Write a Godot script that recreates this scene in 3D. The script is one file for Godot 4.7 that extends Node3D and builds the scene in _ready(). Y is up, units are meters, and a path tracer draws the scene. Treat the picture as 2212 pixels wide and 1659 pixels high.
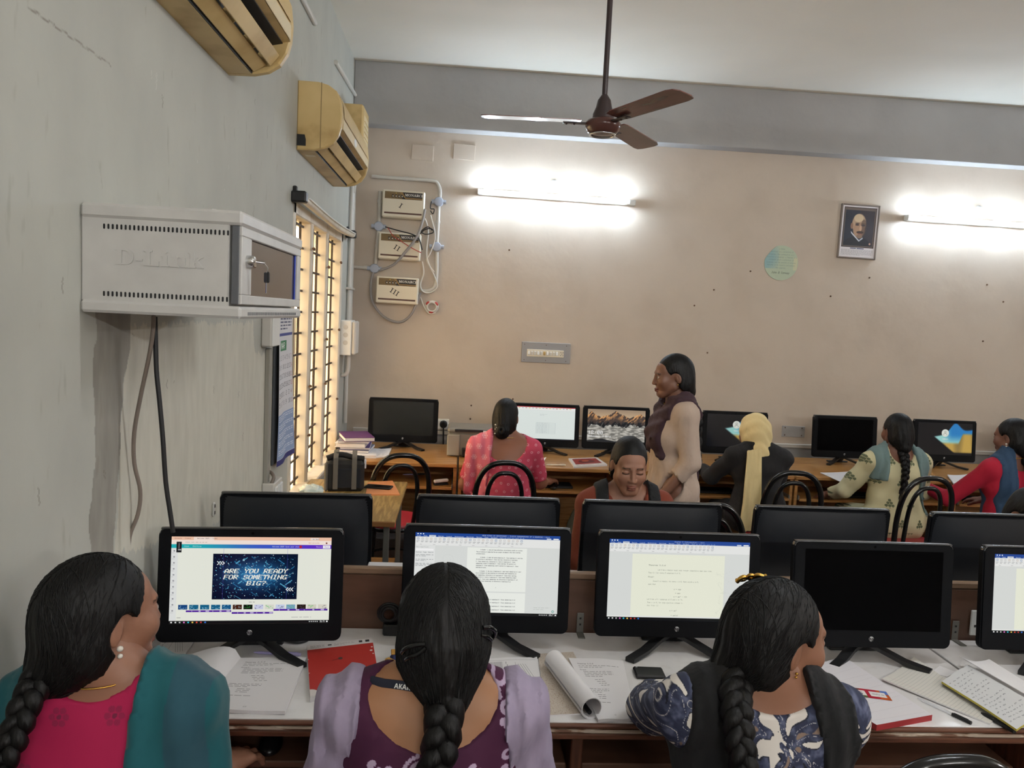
extends Node3D
# A computer lab seen from above the front row of desks. Units are metres; the back wall is at z = -6, the left wall at x = -0.85.

const EYE := Vector3(0, 1.75, 0)
const FOCAL := 1660.0          # in pixels of the 2212 x 1659 picture
var cam_basis := Basis(Vector3(0.99666176, 0.04825931, 0.06585114), Vector3(-0.04222784, 0.99503742, -0.09009634), Vector3(-0.06987234, 0.08701482, 0.99375363))
const WX := -0.85              # left wall
const WZ := -6.0               # back wall
const CEIL := 3.56
const DESK := 0.75
var M := {}                    # materials
var used_names := {}

# ---------------------------------------------------------------- pixels to places
func ray(px: float, py: float) -> Vector3:
	return cam_basis * Vector3(px - 1106.0, 829.5 - py, -FOCAL)
func on_z(px: float, py: float, z: float) -> Vector3:
	var d := ray(px, py)
	return EYE + d * ((z - EYE.z) / d.z)
func on_x(px: float, py: float, x: float) -> Vector3:
	var d := ray(px, py)
	return EYE + d * ((x - EYE.x) / d.x)
func on_y(px: float, py: float, y: float) -> Vector3:
	var d := ray(px, py)
	return EYE + d * ((y - EYE.y) / d.y)

# ---------------------------------------------------------------- mesh builder
class MB:
	var v := PackedVector3Array()
	var n := PackedVector3Array()
	var uv := PackedVector2Array()
	var c := PackedColorArray()
	var ix := PackedInt32Array()
	var xf := Transform3D()
	var col := Color(1, 1, 1)
	func pt(p: Vector3, nn: Vector3, t := Vector2.ZERO) -> int:
		v.append(xf * p)
		n.append((xf.basis * nn).normalized())
		uv.append(t)
		c.append(col)
		return v.size() - 1
	func face(i: int, j: int, k: int) -> void:
		var f := (v[j] - v[i]).cross(v[k] - v[i])
		if f.dot(n[i] + n[j] + n[k]) > 0.0:
			ix.append(i); ix.append(k); ix.append(j)
		else:
			ix.append(i); ix.append(j); ix.append(k)
	func quad(a: Vector3, b: Vector3, d: Vector3, e: Vector3, nn: Vector3, u0 := Vector2(0, 1), u1 := Vector2(1, 0)) -> void:
		# a b d e run round the quad; a = lower left, b = lower right, d = upper right, e = upper left of the texture
		var i := pt(a, nn, Vector2(u0.x, u0.y))
		pt(b, nn, Vector2(u1.x, u0.y)); pt(d, nn, Vector2(u1.x, u1.y)); pt(e, nn, Vector2(u0.x, u1.y))
		face(i, i + 1, i + 2); face(i, i + 2, i + 3)
	func tri(a: Vector3, b: Vector3, d: Vector3, nn: Vector3) -> void:
		var i := pt(a, nn); pt(b, nn); pt(d, nn)
		face(i, i + 1, i + 2)
	func box(ctr: Vector3, size: Vector3, bev := 0.003, rot := Basis()) -> void:
		var keep := xf
		xf = xf * Transform3D(rot, ctr)
		var h := size * 0.5
		var b := minf(bev, minf(h.x, minf(h.y, h.z)) * 0.9)
		var q := h - Vector3(b, b, b)
		for ax in 3:
			var a1 := (ax + 1) % 3
			var a2 := (ax + 2) % 3
			for s in [-1.0, 1.0]:
				var nn := Vector3.ZERO; nn[ax] = s
				var p := []
				for k in [[-1, -1], [1, -1], [1, 1], [-1, 1]]:
					var w := Vector3.ZERO
					w[ax] = s * h[ax]; w[a1] = k[0] * q[a1]; w[a2] = k[1] * q[a2]
					p.append(w)
				quad(p[0], p[1], p[2], p[3], nn)
		if b > 0.0:
			for ax in 3:
				var a1 := (ax + 1) % 3
				var a2 := (ax + 2) % 3
				for s1 in [-1.0, 1.0]:
					for s2 in [-1.0, 1.0]:
						var nn := Vector3.ZERO; nn[a1] = s1; nn[a2] = s2
						var p := []
						for e in [[-1.0, 0], [1.0, 0], [1.0, 1], [-1.0, 1]]:
							var w := Vector3.ZERO
							w[ax] = e[0] * q[ax]
							w[a1] = s1 * (h[a1] if e[1] == 0 else q[a1])
							w[a2] = s2 * (q[a2] if e[1] == 0 else h[a2])
							p.append(w)
						quad(p[0], p[1], p[2], p[3], nn.normalized())
			for sx in [-1.0, 1.0]:
				for sy in [-1.0, 1.0]:
					for sz in [-1.0, 1.0]:
						tri(Vector3(sx * h.x, sy * q.y, sz * q.z), Vector3(sx * q.x, sy * h.y, sz * q.z), Vector3(sx * q.x, sy * q.y, sz * h.z), Vector3(sx, sy, sz))
		xf = keep
	func grid(rows: Array, closed: bool, flip := false, uvs := Vector2(1, 1)) -> void:
		# rows of PackedVector3Array with equal counts; smooth normals from neighbours
		var R := rows.size()
		var K: int = rows[0].size()
		var base := v.size()
		for r in R:
			var row: PackedVector3Array = rows[r]
			var up: PackedVector3Array = rows[mini(r + 1, R - 1)]
			var dn: PackedVector3Array = rows[maxi(r - 1, 0)]
			for k in K:
				var k1 := (k + 1) % K if closed else mini(k + 1, K - 1)
				var k0 := (k + K - 1) % K if closed else maxi(k - 1, 0)
				var nn := (row[k1] - row[k0]).cross(up[k] - dn[k])
				if nn.length_squared() < 1e-20:
					nn = Vector3(0, 1, 0) if r > 0 else Vector3(0, -1, 0)
				nn = nn.normalized() * (-1.0 if flip else 1.0)
				pt(row[k], nn, Vector2(float(k) / maxf(1.0, K - (0 if closed else 1)), 1.0 - float(r) / (R - 1)) * uvs)
		for r in R - 1:
			for k in (K if closed else K - 1):
				var k1 := (k + 1) % K
				var i := base + r * K + k
				var j := base + r * K + k1
				face(i, j, j + K); face(i, j + K, i + K)
	func fan(ring: PackedVector3Array, nn: Vector3) -> void:
		var ctr := Vector3.ZERO
		for p in ring: ctr += p
		ctr /= ring.size()
		var i := pt(ctr, nn)
		for p in ring: pt(p, nn)
		for k in ring.size():
			face(i, i + 1 + k, i + 1 + (k + 1) % ring.size())
	func tube(pts: Array, rad: Variant, sides := 8, caps := true, flat := 1.0) -> void:
		# rad: a number or one per point; flat squeezes the section
		var rows := []
		var t0: Vector3 = (pts[1] - pts[0]).normalized()
		var side := t0.cross(Vector3.UP)
		if side.length() < 0.05: side = t0.cross(Vector3.RIGHT)
		side = side.normalized()
		for i in pts.size():
			var t: Vector3 = (pts[mini(i + 1, pts.size() - 1)] - pts[maxi(i - 1, 0)]).normalized()
			side = (side - t * side.dot(t)).normalized()
			var o := t.cross(side)
			var r: float = rad[i] if rad is Array or rad is PackedFloat32Array else rad
			var ring := PackedVector3Array()
			for k in sides:
				var a := TAU * k / sides
				ring.append(pts[i] + (side * cos(a) + o * sin(a) * flat) * r)
			rows.append(ring)
		grid(rows, true)
		if caps:
			fan(rows[0], -t0)
			fan(rows[-1], (pts[-1] - pts[-2]).normalized())
	func lathe(prof: Array, sides := 20, at := Transform3D()) -> void:
		# prof: Vector2(radius, height) from bottom to top, turned round local y
		var keep := xf
		xf = xf * at
		var rows := []
		for p in prof:
			var ring := PackedVector3Array()
			for k in sides:
				var a := -TAU * k / sides
				ring.append(Vector3(cos(a) * p.x, p.y, sin(a) * p.x))
			rows.append(ring)
		grid(rows, true)
		if prof[0].x > 1e-4: fan(rows[0], Vector3.DOWN)
		if prof[-1].x > 1e-4: fan(rows[-1], Vector3.UP)
		xf = keep
	func slab(outline: PackedVector2Array, z0: float, z1: float, bev := 0.0, uvbox := Rect2()) -> void:
		# outline in local xy, extruded from z0 to z1, edges chamfered
		var rings := []
		var zz := [z0, z1] if bev <= 0.0 else [z0, z0 + bev, z1 - bev, z1]
		var inner := outline
		if bev > 0.0:
			var off := Geometry2D.offset_polygon(outline, -bev)
			if off.size() == 1 and off[0].size() == outline.size(): inner = off[0]
			else:
				var ctr := Vector2.ZERO
				for p in outline: ctr += p
				ctr /= outline.size()
				inner = PackedVector2Array()
				for p in outline: inner.append(p - (p - ctr).normalized() * bev)
		var N := outline.size()
		for i in zz.size():
			var ring := PackedVector3Array()
			var src := inner if bev > 0.0 and (i == 0 or i == zz.size() - 1) else outline
			for p in src: ring.append(Vector3(p.x, p.y, zz[i]))
			rings.append(ring)
		var area := 0.0
		for k in N: area += outline[k].cross(outline[(k + 1) % N])
		for i in rings.size() - 1:
			for k in N:
				var a: Vector3 = rings[i][k]
				var b: Vector3 = rings[i][(k + 1) % N]
				var d: Vector3 = rings[i + 1][(k + 1) % N]
				var e: Vector3 = rings[i + 1][k]
				var nn := (b - a).cross(e - a) * signf(area)
				if nn.length_squared() < 1e-18: continue
				quad(a, b, d, e, nn.normalized())
		var tr := Geometry2D.triangulate_polygon(inner)
		for s in 2:
			var nn := Vector3(0, 0, -1 if s == 0 else 1)
			var ring: PackedVector3Array = rings[0 if s == 0 else -1]
			var i0 := v.size()
			for p in ring:
				var t := Vector2.ZERO
				if uvbox.size.x > 0.0: t = Vector2((p.x - uvbox.position.x) / uvbox.size.x, 1.0 - (p.y - uvbox.position.y) / uvbox.size.y)
				pt(p, nn, t)
			for k in range(0, tr.size(), 3):
				face(i0 + tr[k], i0 + tr[k + 1], i0 + tr[k + 2])
	func add(o: MB, t: Transform3D) -> void:
		var b := v.size()
		for i in o.v.size():
			v.append(t * o.v[i]); n.append((t.basis * o.n[i]).normalized()); uv.append(o.uv[i]); c.append(o.c[i])
		for i in o.ix: ix.append(b + i)
	func mesh() -> ArrayMesh:
		var a := []
		a.resize(Mesh.ARRAY_MAX)
		a[Mesh.ARRAY_VERTEX] = v
		a[Mesh.ARRAY_NORMAL] = n
		a[Mesh.ARRAY_TEX_UV] = uv
		a[Mesh.ARRAY_COLOR] = c
		a[Mesh.ARRAY_INDEX] = ix
		var m := ArrayMesh.new()
		m.add_surface_from_arrays(Mesh.PRIMITIVE_TRIANGLES, a)
		return m

func rrect(w: float, h: float, r: float, seg := 5, ctr := Vector2.ZERO) -> PackedVector2Array:
	var p := PackedVector2Array()
	for q in 4:
		var cc := Vector2((w * 0.5 - r) * [1, -1, -1, 1][q], (h * 0.5 - r) * [1, 1, -1, -1][q]) + ctr
		for k in seg + 1:
			var a: float = PI * 0.5 * (q + float(k) / seg)
			p.append(cc + Vector2(cos(a), sin(a)) * r)
	return p

# smooth curve through points
func curve(pts: Array, per := 6) -> Array:
	var out := []
	for i in pts.size() - 1:
		var a: Vector3 = pts[maxi(i - 1, 0)]
		var b: Vector3 = pts[i]
		var c: Vector3 = pts[i + 1]
		var d: Vector3 = pts[mini(i + 2, pts.size() - 1)]
		for k in per:
			out.append(b.cubic_interpolate(c, a, d, float(k) / per))
	out.append(pts[-1])
	return out

# ---------------------------------------------------------------- objects
func numbered(called: String) -> String:
	if not used_names.has(called):
		used_names[called] = 0
		return called
	used_names[called] += 1
	return "%s_%03d" % [called, used_names[called]]
func thing(called: String, label: String, category: String, at := Vector3.ZERO, turn := 0.0, group := "") -> Node3D:
	var o := Node3D.new()
	o.name = numbered(called)
	add_child(o)
	o.position = at
	o.rotation.y = turn
	tag(o, label, category, group)
	return o
func tag(o: Node, label: String, category: String, group := "") -> void:
	o.set_meta("label", label)
	o.set_meta("category", category)
	if group: o.set_meta("group", group)
func put(called: String, m: Mesh, material: Material, parent: Node, at := Vector3.ZERO, label := "") -> MeshInstance3D:
	var o := MeshInstance3D.new()
	o.name = called if parent != self else numbered(called)
	o.mesh = m
	o.material_override = material
	o.position = at
	parent.add_child(o, true)
	if label: o.set_meta("label", label)
	return o
func obj(called: String, b: MB, material: Material, parent: Node, label := "") -> MeshInstance3D:
	return put(called, b.mesh(), material, parent, Vector3.ZERO, label)
func struct(called: String, b: MB, material: Material) -> MeshInstance3D:
	var o := put(called, b.mesh(), material, self)
	o.set_meta("kind", "structure")
	return o
func bx(size: Vector3, ctr := Vector3.ZERO, bev := 0.003, rot := Basis()) -> MB:
	var b := MB.new()
	b.box(ctr, size, bev, rot)
	return b
func dup(root: Node3D, at: Vector3, turn: float, label := "") -> Node3D:
	var r: Node3D = root.duplicate()
	r.name = numbered(String(root.name))
	add_child(r)
	r.position = at
	r.rotation.y = turn
	if label: r.set_meta("label", label)
	return r
func text(called: String, words: String, height: float, material: Material, parent: Node, xf: Transform3D, bold := true, serif := false, depth := 0.001, stretch := 1.0) -> MeshInstance3D:
	var f := SystemFont.new()
	f.font_names = PackedStringArray(["Droid Serif" if serif else "Droid Sans"])
	f.font_weight = 700 if bold else 400
	var t := TextMesh.new()
	t.font = f
	t.text = words
	t.font_size = 32
	t.pixel_size = height / 23.0
	t.depth = depth
	t.curve_step = 2.0
	var o := put(called, t, material, parent)
	o.transform = xf.scaled_local(Vector3(stretch, 1, 1))
	return o

# ---------------------------------------------------------------- materials
func mat(col: Color, rough := 0.6, metal := 0.0, spec := 0.5) -> StandardMaterial3D:
	var m := StandardMaterial3D.new()
	m.albedo_color = col
	m.roughness = rough
	m.metallic = metal
	m.metallic_specular = spec
	return m
func c8(r: int, g: int, b: int) -> Color:
	return Color(r / 255.0, g / 255.0, b / 255.0)
func noise_tex(freq: float, ramp: Array, size := 512, seed_ := 1, oct := 4, kind := FastNoiseLite.TYPE_SIMPLEX_SMOOTH, normal := 0.0) -> NoiseTexture2D:
	var f := FastNoiseLite.new()
	f.seed = seed_
	f.frequency = freq
	f.fractal_octaves = oct
	f.noise_type = kind
	var t := NoiseTexture2D.new()
	t.width = size; t.height = size
	t.seamless = true
	t.noise = f
	if normal > 0.0:
		t.as_normal_map = true
		t.bump_strength = normal
	elif ramp.size():
		var g := Gradient.new()
		g.offsets = PackedFloat32Array(); g.colors = PackedColorArray()
		var os := PackedFloat32Array(); var cs := PackedColorArray()
		for r in ramp:
			os.append(r[0]); cs.append(r[1])
		g.offsets = os; g.colors = cs
		t.color_ramp = g
	return t
func tri_mat(col: Color, rough: float, tex: Texture2D, scale: Vector3, nrm: Texture2D = null, nscale := 0.5, world := true) -> StandardMaterial3D:
	var m := mat(col, rough)
	m.albedo_texture = tex
	m.uv1_triplanar = true
	m.uv1_world_triplanar = world
	m.uv1_scale = scale
	if nrm:
		m.normal_enabled = true
		m.normal_texture = nrm
		m.normal_scale = nscale
	return m
func img_mat(im: Image, rough := 0.6, emit := 0.0) -> StandardMaterial3D:
	var t := ImageTexture.create_from_image(im)
	var m := mat(Color.WHITE, rough)
	if emit > 0.0:
		m.albedo_color = Color(0.01, 0.01, 0.012)
		m.emission_enabled = true
		m.emission = Color.WHITE
		m.emission_operator = BaseMaterial3D.EMISSION_OP_MULTIPLY
		m.emission_texture = t
		m.emission_energy_multiplier = emit
	else:
		m.albedo_texture = t
	return m

# ---------------------------------------------------------------- lettering for flat print: five columns of eight dots a letter
const LETTERS := {
	" ": [0, 0, 0, 0, 0], "!": [0, 0, 95, 0, 0], "'": [0, 8, 7, 3, 0], "(": [0, 28, 34, 65, 0], ")": [0, 65, 34, 28, 0], "+": [8, 8, 62, 8, 8],
	",": [0, 128, 112, 48, 0], "-": [8, 8, 8, 8, 8], ".": [0, 0, 96, 96, 0], "/": [32, 16, 8, 4, 2], "0": [62, 81, 73, 69, 62], "1": [0, 66, 127, 64, 0],
	"2": [114, 73, 73, 73, 70], "3": [33, 65, 73, 77, 51], "4": [24, 20, 18, 127, 16], "5": [39, 69, 69, 69, 57], "6": [60, 74, 73, 73, 49], "7": [65, 33, 17, 9, 7],
	"8": [54, 73, 73, 73, 54], "9": [70, 73, 73, 41, 30], ":": [0, 0, 20, 0, 0], "<": [0, 8, 20, 34, 65], "=": [20, 20, 20, 20, 20], ">": [0, 65, 34, 20, 8],
	"?": [2, 1, 89, 9, 6], "A": [124, 18, 17, 18, 124], "B": [127, 73, 73, 73, 54], "C": [62, 65, 65, 65, 34], "D": [127, 65, 65, 65, 62], "E": [127, 73, 73, 73, 65],
	"F": [127, 9, 9, 9, 1], "G": [62, 65, 65, 81, 115], "H": [127, 8, 8, 8, 127], "I": [0, 65, 127, 65, 0], "J": [32, 64, 65, 63, 1], "K": [127, 8, 20, 34, 65],
	"L": [127, 64, 64, 64, 64], "M": [127, 2, 28, 2, 127], "N": [127, 4, 8, 16, 127], "O": [62, 65, 65, 65, 62], "P": [127, 9, 9, 9, 6], "Q": [62, 65, 81, 33, 94],
	"R": [127, 9, 25, 41, 70], "S": [38, 73, 73, 73, 50], "T": [3, 1, 127, 1, 3], "U": [63, 64, 64, 64, 63], "V": [31, 32, 64, 32, 31], "W": [63, 64, 56, 64, 63],
	"X": [99, 20, 8, 20, 99], "Y": [3, 4, 120, 4, 3], "Z": [97, 89, 73, 77, 67], "a": [32, 84, 84, 120, 64], "b": [127, 40, 68, 68, 56], "c": [56, 68, 68, 68, 40],
	"d": [56, 68, 68, 40, 127], "e": [56, 84, 84, 84, 24], "f": [0, 8, 126, 9, 2], "g": [24, 164, 164, 156, 120], "h": [127, 8, 4, 4, 120], "i": [0, 68, 125, 64, 0],
	"j": [32, 64, 64, 61, 0], "k": [127, 16, 40, 68, 0], "l": [0, 65, 127, 64, 0], "m": [124, 4, 120, 4, 120], "n": [124, 8, 4, 4, 120], "o": [56, 68, 68, 68, 56],
	"p": [252, 24, 36, 36, 24], "q": [24, 36, 36, 24, 252], "r": [124, 8, 4, 4, 8], "s": [72, 84, 84, 84, 36], "t": [4, 4, 63, 68, 36], "u": [60, 64, 64, 32, 124],
	"v": [28, 32, 64, 32, 28], "w": [60, 64, 48, 64, 60], "x": [68, 40, 16, 40, 68], "y": [76, 144, 144, 144, 124], "z": [68, 100, 84, 76, 68],
}
func write(im: Image, words: String, x: float, y: float, sx: float, sy: float, col: Color, lean := 0.0, bold := 0.0) -> void:
	for ch in words:
		if LETTERS.has(ch):
			var cols: Array = LETTERS[ch]
			for k in 5:
				for r in 8:
					if (cols[k] >> r) & 1:
						im.fill_rect(Rect2i(roundi(x + k * sx + lean * (7 - r) * sy), roundi(y + r * sy), maxi(1, roundi(sx + bold)), maxi(1, roundi(sy))), col)
		x += 6 * sx
func rect(im: Image, x: float, y: float, w: float, h: float, col: Color) -> void:
	im.fill_rect(Rect2i(roundi(x), roundi(y), roundi(w), roundi(h)), col)
# lines of print too small to read, made of word-length dashes
func scrawl(im: Image, x: float, y: float, w: float, lines: int, step: float, th: float, col: Color, rng: RandomNumberGenerator, last := 0.6) -> void:
	for i in lines:
		var xx := x
		var end := x + w * (last if i == lines - 1 else 1.0)
		while xx < end:
			var l := rng.randf_range(2.0, 7.0) * th * 1.6
			rect(im, xx, y + i * step, minf(l, end - xx), th, col)
			xx += l + th * 2.0
func disc(im: Image, x: float, y: float, r: float, col: Color) -> void:
	for yy in range(int(y - r), int(y + r) + 1):
		var d := r * r - (yy - y) * (yy - y)
		if d >= 0: im.fill_rect(Rect2i(int(x - sqrt(d)), yy, int(2 * sqrt(d)) + 1, 1), col)
func line(im: Image, a: Vector2, b: Vector2, th: float, col: Color) -> void:
	var n := int(a.distance_to(b) / maxf(1.0, th * 0.5)) + 1
	for i in n + 1:
		var p := a.lerp(b, float(i) / n)
		rect(im, p.x - th / 2, p.y - th / 2, maxf(1, th), maxf(1, th), col)
func canvas(w: int, h: int, col: Color) -> Image:
	var im := Image.create(w, h, false, Image.FORMAT_RGB8)
	im.fill(col)
	return im

# ---------------------------------------------------------------- camera, sky, light
func camera_and_light() -> void:
	var cam := Camera3D.new()
	cam.name = "camera"
	cam.transform = Transform3D(cam_basis.orthonormalized(), EYE)
	cam.fov = rad_to_deg(2.0 * atan(829.5 / FOCAL))
	cam.near = 0.02
	add_child(cam)
	cam.current = true
	var we := WorldEnvironment.new()
	we.name = "world_environment"
	var env := Environment.new()
	var sky_m := ProceduralSkyMaterial.new()
	sky_m.sky_top_color = Color(0.75, 0.74, 0.72)
	sky_m.sky_horizon_color = Color(0.98, 0.9, 0.78)
	sky_m.ground_horizon_color = Color(0.8, 0.7, 0.55)
	sky_m.ground_bottom_color = Color(0.5, 0.43, 0.34)
	sky_m.sky_energy_multiplier = 3.0
	var sky := Sky.new()
	sky.sky_material = sky_m
	env.background_mode = Environment.BG_SKY
	env.sky = sky
	env.tonemap_mode = Environment.TONE_MAPPER_LINEAR
	env.tonemap_exposure = 1.36
	env.sdfgi_enabled = true
	env.ssao_enabled = true
	env.ssil_enabled = true
	we.environment = env
	add_child(we)
	var sun := DirectionalLight3D.new()
	sun.name = "sun"
	sun.rotation_degrees = Vector3(-48, 62, 0)     # high, from the room's side of the building: it lights the house opposite, not the room
	sun.light_color = Color(1.0, 0.92, 0.78)
	sun.light_energy = 5.0
	sun.light_angular_distance = 0.5
	sun.shadow_enabled = true
	add_child(sun)

func quad_uv(b: MB, p0: Vector3, p1: Vector3, p2: Vector3, p3: Vector3, nn: Vector3, t: Array) -> void:
	var i := b.pt(p0, nn, t[0]); b.pt(p1, nn, t[1]); b.pt(p2, nn, t[2]); b.pt(p3, nn, t[3])
	b.face(i, i + 1, i + 2); b.face(i, i + 2, i + 3)

# a fluorescent batten: base strip, tube, caps; its light comes from points along the tube
func tube_light(at: Vector3, turn: float, label: String, energy: float, length := 1.19, visible_wire := true, tint := Color(0.84, 0.92, 1.0), roll := 0.0) -> void:
	var t := thing("tube_light", label, "tube light", at, turn)
	t.rotation.z = roll
	obj("batten", bx(Vector3(length + 0.1, 0.045, 0.03), Vector3(0.03, 0, 0.016), 0.006), M.lamp_white, t)
	var tb := MB.new()
	tb.tube([Vector3(-length / 2, -0.002, 0.062), Vector3(length / 2, -0.002, 0.062)], 0.0185, 16)
	obj("tube", tb, M.tube_glow, t)
	for s in [-1, 1]:
		var cp := MB.new()
		cp.tube([Vector3(s * length / 2, -0.002, 0.062), Vector3(s * (length / 2 + 0.022), -0.002, 0.062)], 0.02, 14)
		cp.box(Vector3(s * (length / 2 + 0.012), -0.002, 0.04), Vector3(0.022, 0.034, 0.04), 0.003)
		obj("end_cap", cp, M.lamp_white, t)
	if visible_wire:
		var w := MB.new()
		w.tube(curve([Vector3(0.0, 0.1, 0.006), Vector3(0.02, 0.075, 0.03), Vector3(0.05, 0.05, 0.03), Vector3(0.1, 0.035, 0.04), Vector3(0.13, 0.03, 0.03)], 5), 0.003, 6)
		obj("wire", w, M.cable_white, t)
		var rose := MB.new()
		rose.lathe([Vector2(0.028, 0), Vector2(0.028, 0.01), Vector2(0.018, 0.02), Vector2(0.0, 0.022)], 16, Transform3D(Basis(Vector3.RIGHT, PI / 2), Vector3(0, 0.11, 0.0)))
		obj("ceiling_rose", rose, M.lamp_white, t)
	var k := 4
	for i in k:
		var l := OmniLight3D.new()
		l.name = "tube_lamp"
		l.position = Vector3(lerpf(-0.5, 0.5, i / float(k - 1)) * length * 0.92, -0.002, 0.09)
		l.light_color = tint
		l.light_energy = energy / k
		l.light_size = 0.02
		l.omni_range = 14.0
		l.omni_attenuation = 2.0
		l.shadow_enabled = true
		t.add_child(l, true)

# ---------------------------------------------------------------- room
func lw_px(px: float, py: float) -> Vector2:
	var p := on_x(px, py, WX)
	return Vector2((p.z + 6.0) / 5.0 * 1280.0, (1.0 - p.y / CEIL) * 912.0)

func inside(poly: PackedVector2Array, p: Vector2) -> bool:
	return Geometry2D.is_point_in_polygon(p, poly)

func left_wall_image() -> Image:
	var W := 1280
	var H := 912
	var im := Image.create(W, H, false, Image.FORMAT_RGB8)
	var f := FastNoiseLite.new(); f.seed = 5; f.frequency = 0.012; f.fractal_octaves = 4
	var g := FastNoiseLite.new(); g.seed = 9; g.frequency = 0.05; g.fractal_octaves = 3
	var patch := PackedVector2Array()
	for q in [[278, 704], [320, 700], [360, 698], [420, 694], [470, 697], [546, 694], [549, 757], [562, 763], [590, 766], [587, 880], [584, 1062], [470, 1130], [250, 1200], [262, 1000], [258, 930], [266, 830], [277, 760]]:
		patch.append(lw_px(q[0], q[1]))
	var cement := PackedVector2Array()
	for q in [[209, 660], [282, 660], [280, 758], [264, 830], [258, 925], [262, 960], [250, 1080], [247, 1215], [196, 1215], [206, 900], [204, 760]]:
		cement.append(lw_px(q[0], q[1]))
	for y in H:
		for x in W:
			var a := f.get_noise_2d(x, y * 0.6)
			var b := g.get_noise_2d(x * 1.5, y * 0.35)
			var p := Vector2(x + b * 5.0, y + b * 3.0 + g.get_noise_2d(x * 4.0, 7.0) * 4.0)
			var c := Vector3(0.715, 0.715, 0.68)
			if y > 300 and inside(cement, p): c = Vector3(0.59, 0.575, 0.54) + Vector3.ONE * b * 0.05
			elif y > 300 and inside(patch, p): c = Vector3(0.80, 0.785, 0.73) + Vector3.ONE * b * 0.03
			c += Vector3(1.0, 1.0, 0.9) * a * 0.028
			if b > 0.42 and a > 0.1: c -= Vector3(0.05, 0.055, 0.06) * (b - 0.42) * 4.0
			im.set_pixel(x, y, Color(c.x, c.y, c.z))
	var rng := RandomNumberGenerator.new(); rng.seed = 4
	for i in 130:
		var px := rng.randi_range(10, W - 10)
		var py := rng.randi_range(60, H - 20)
		var dark := rng.randf() < 0.75
		var col := Color(0.44, 0.41, 0.36) if dark else Color(0.86, 0.85, 0.82)
		for k in rng.randi_range(2, 14):
			im.set_pixel(clampi(px + rng.randi_range(-1, 1), 0, W - 1), mini(py + k, H - 1), im.get_pixel(px, mini(py + k, H - 1)).lerp(col, 0.55))
	# long hair crack high on the wall
	for i in 300:
		var q := lw_px(60 + i * 0.6, 15 + i * 0.42 + sin(i * 0.7) * 0.8 + sin(i * 0.13) * 1.5)
		if q.x > 1 and q.x < W - 1 and q.y > 1 and q.y < H - 1: im.set_pixelv(Vector2i(q), im.get_pixelv(Vector2i(q)).lerp(Color(0.5, 0.46, 0.42), 0.3 if i % 40 > 12 else 0.1))
	return im

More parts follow.
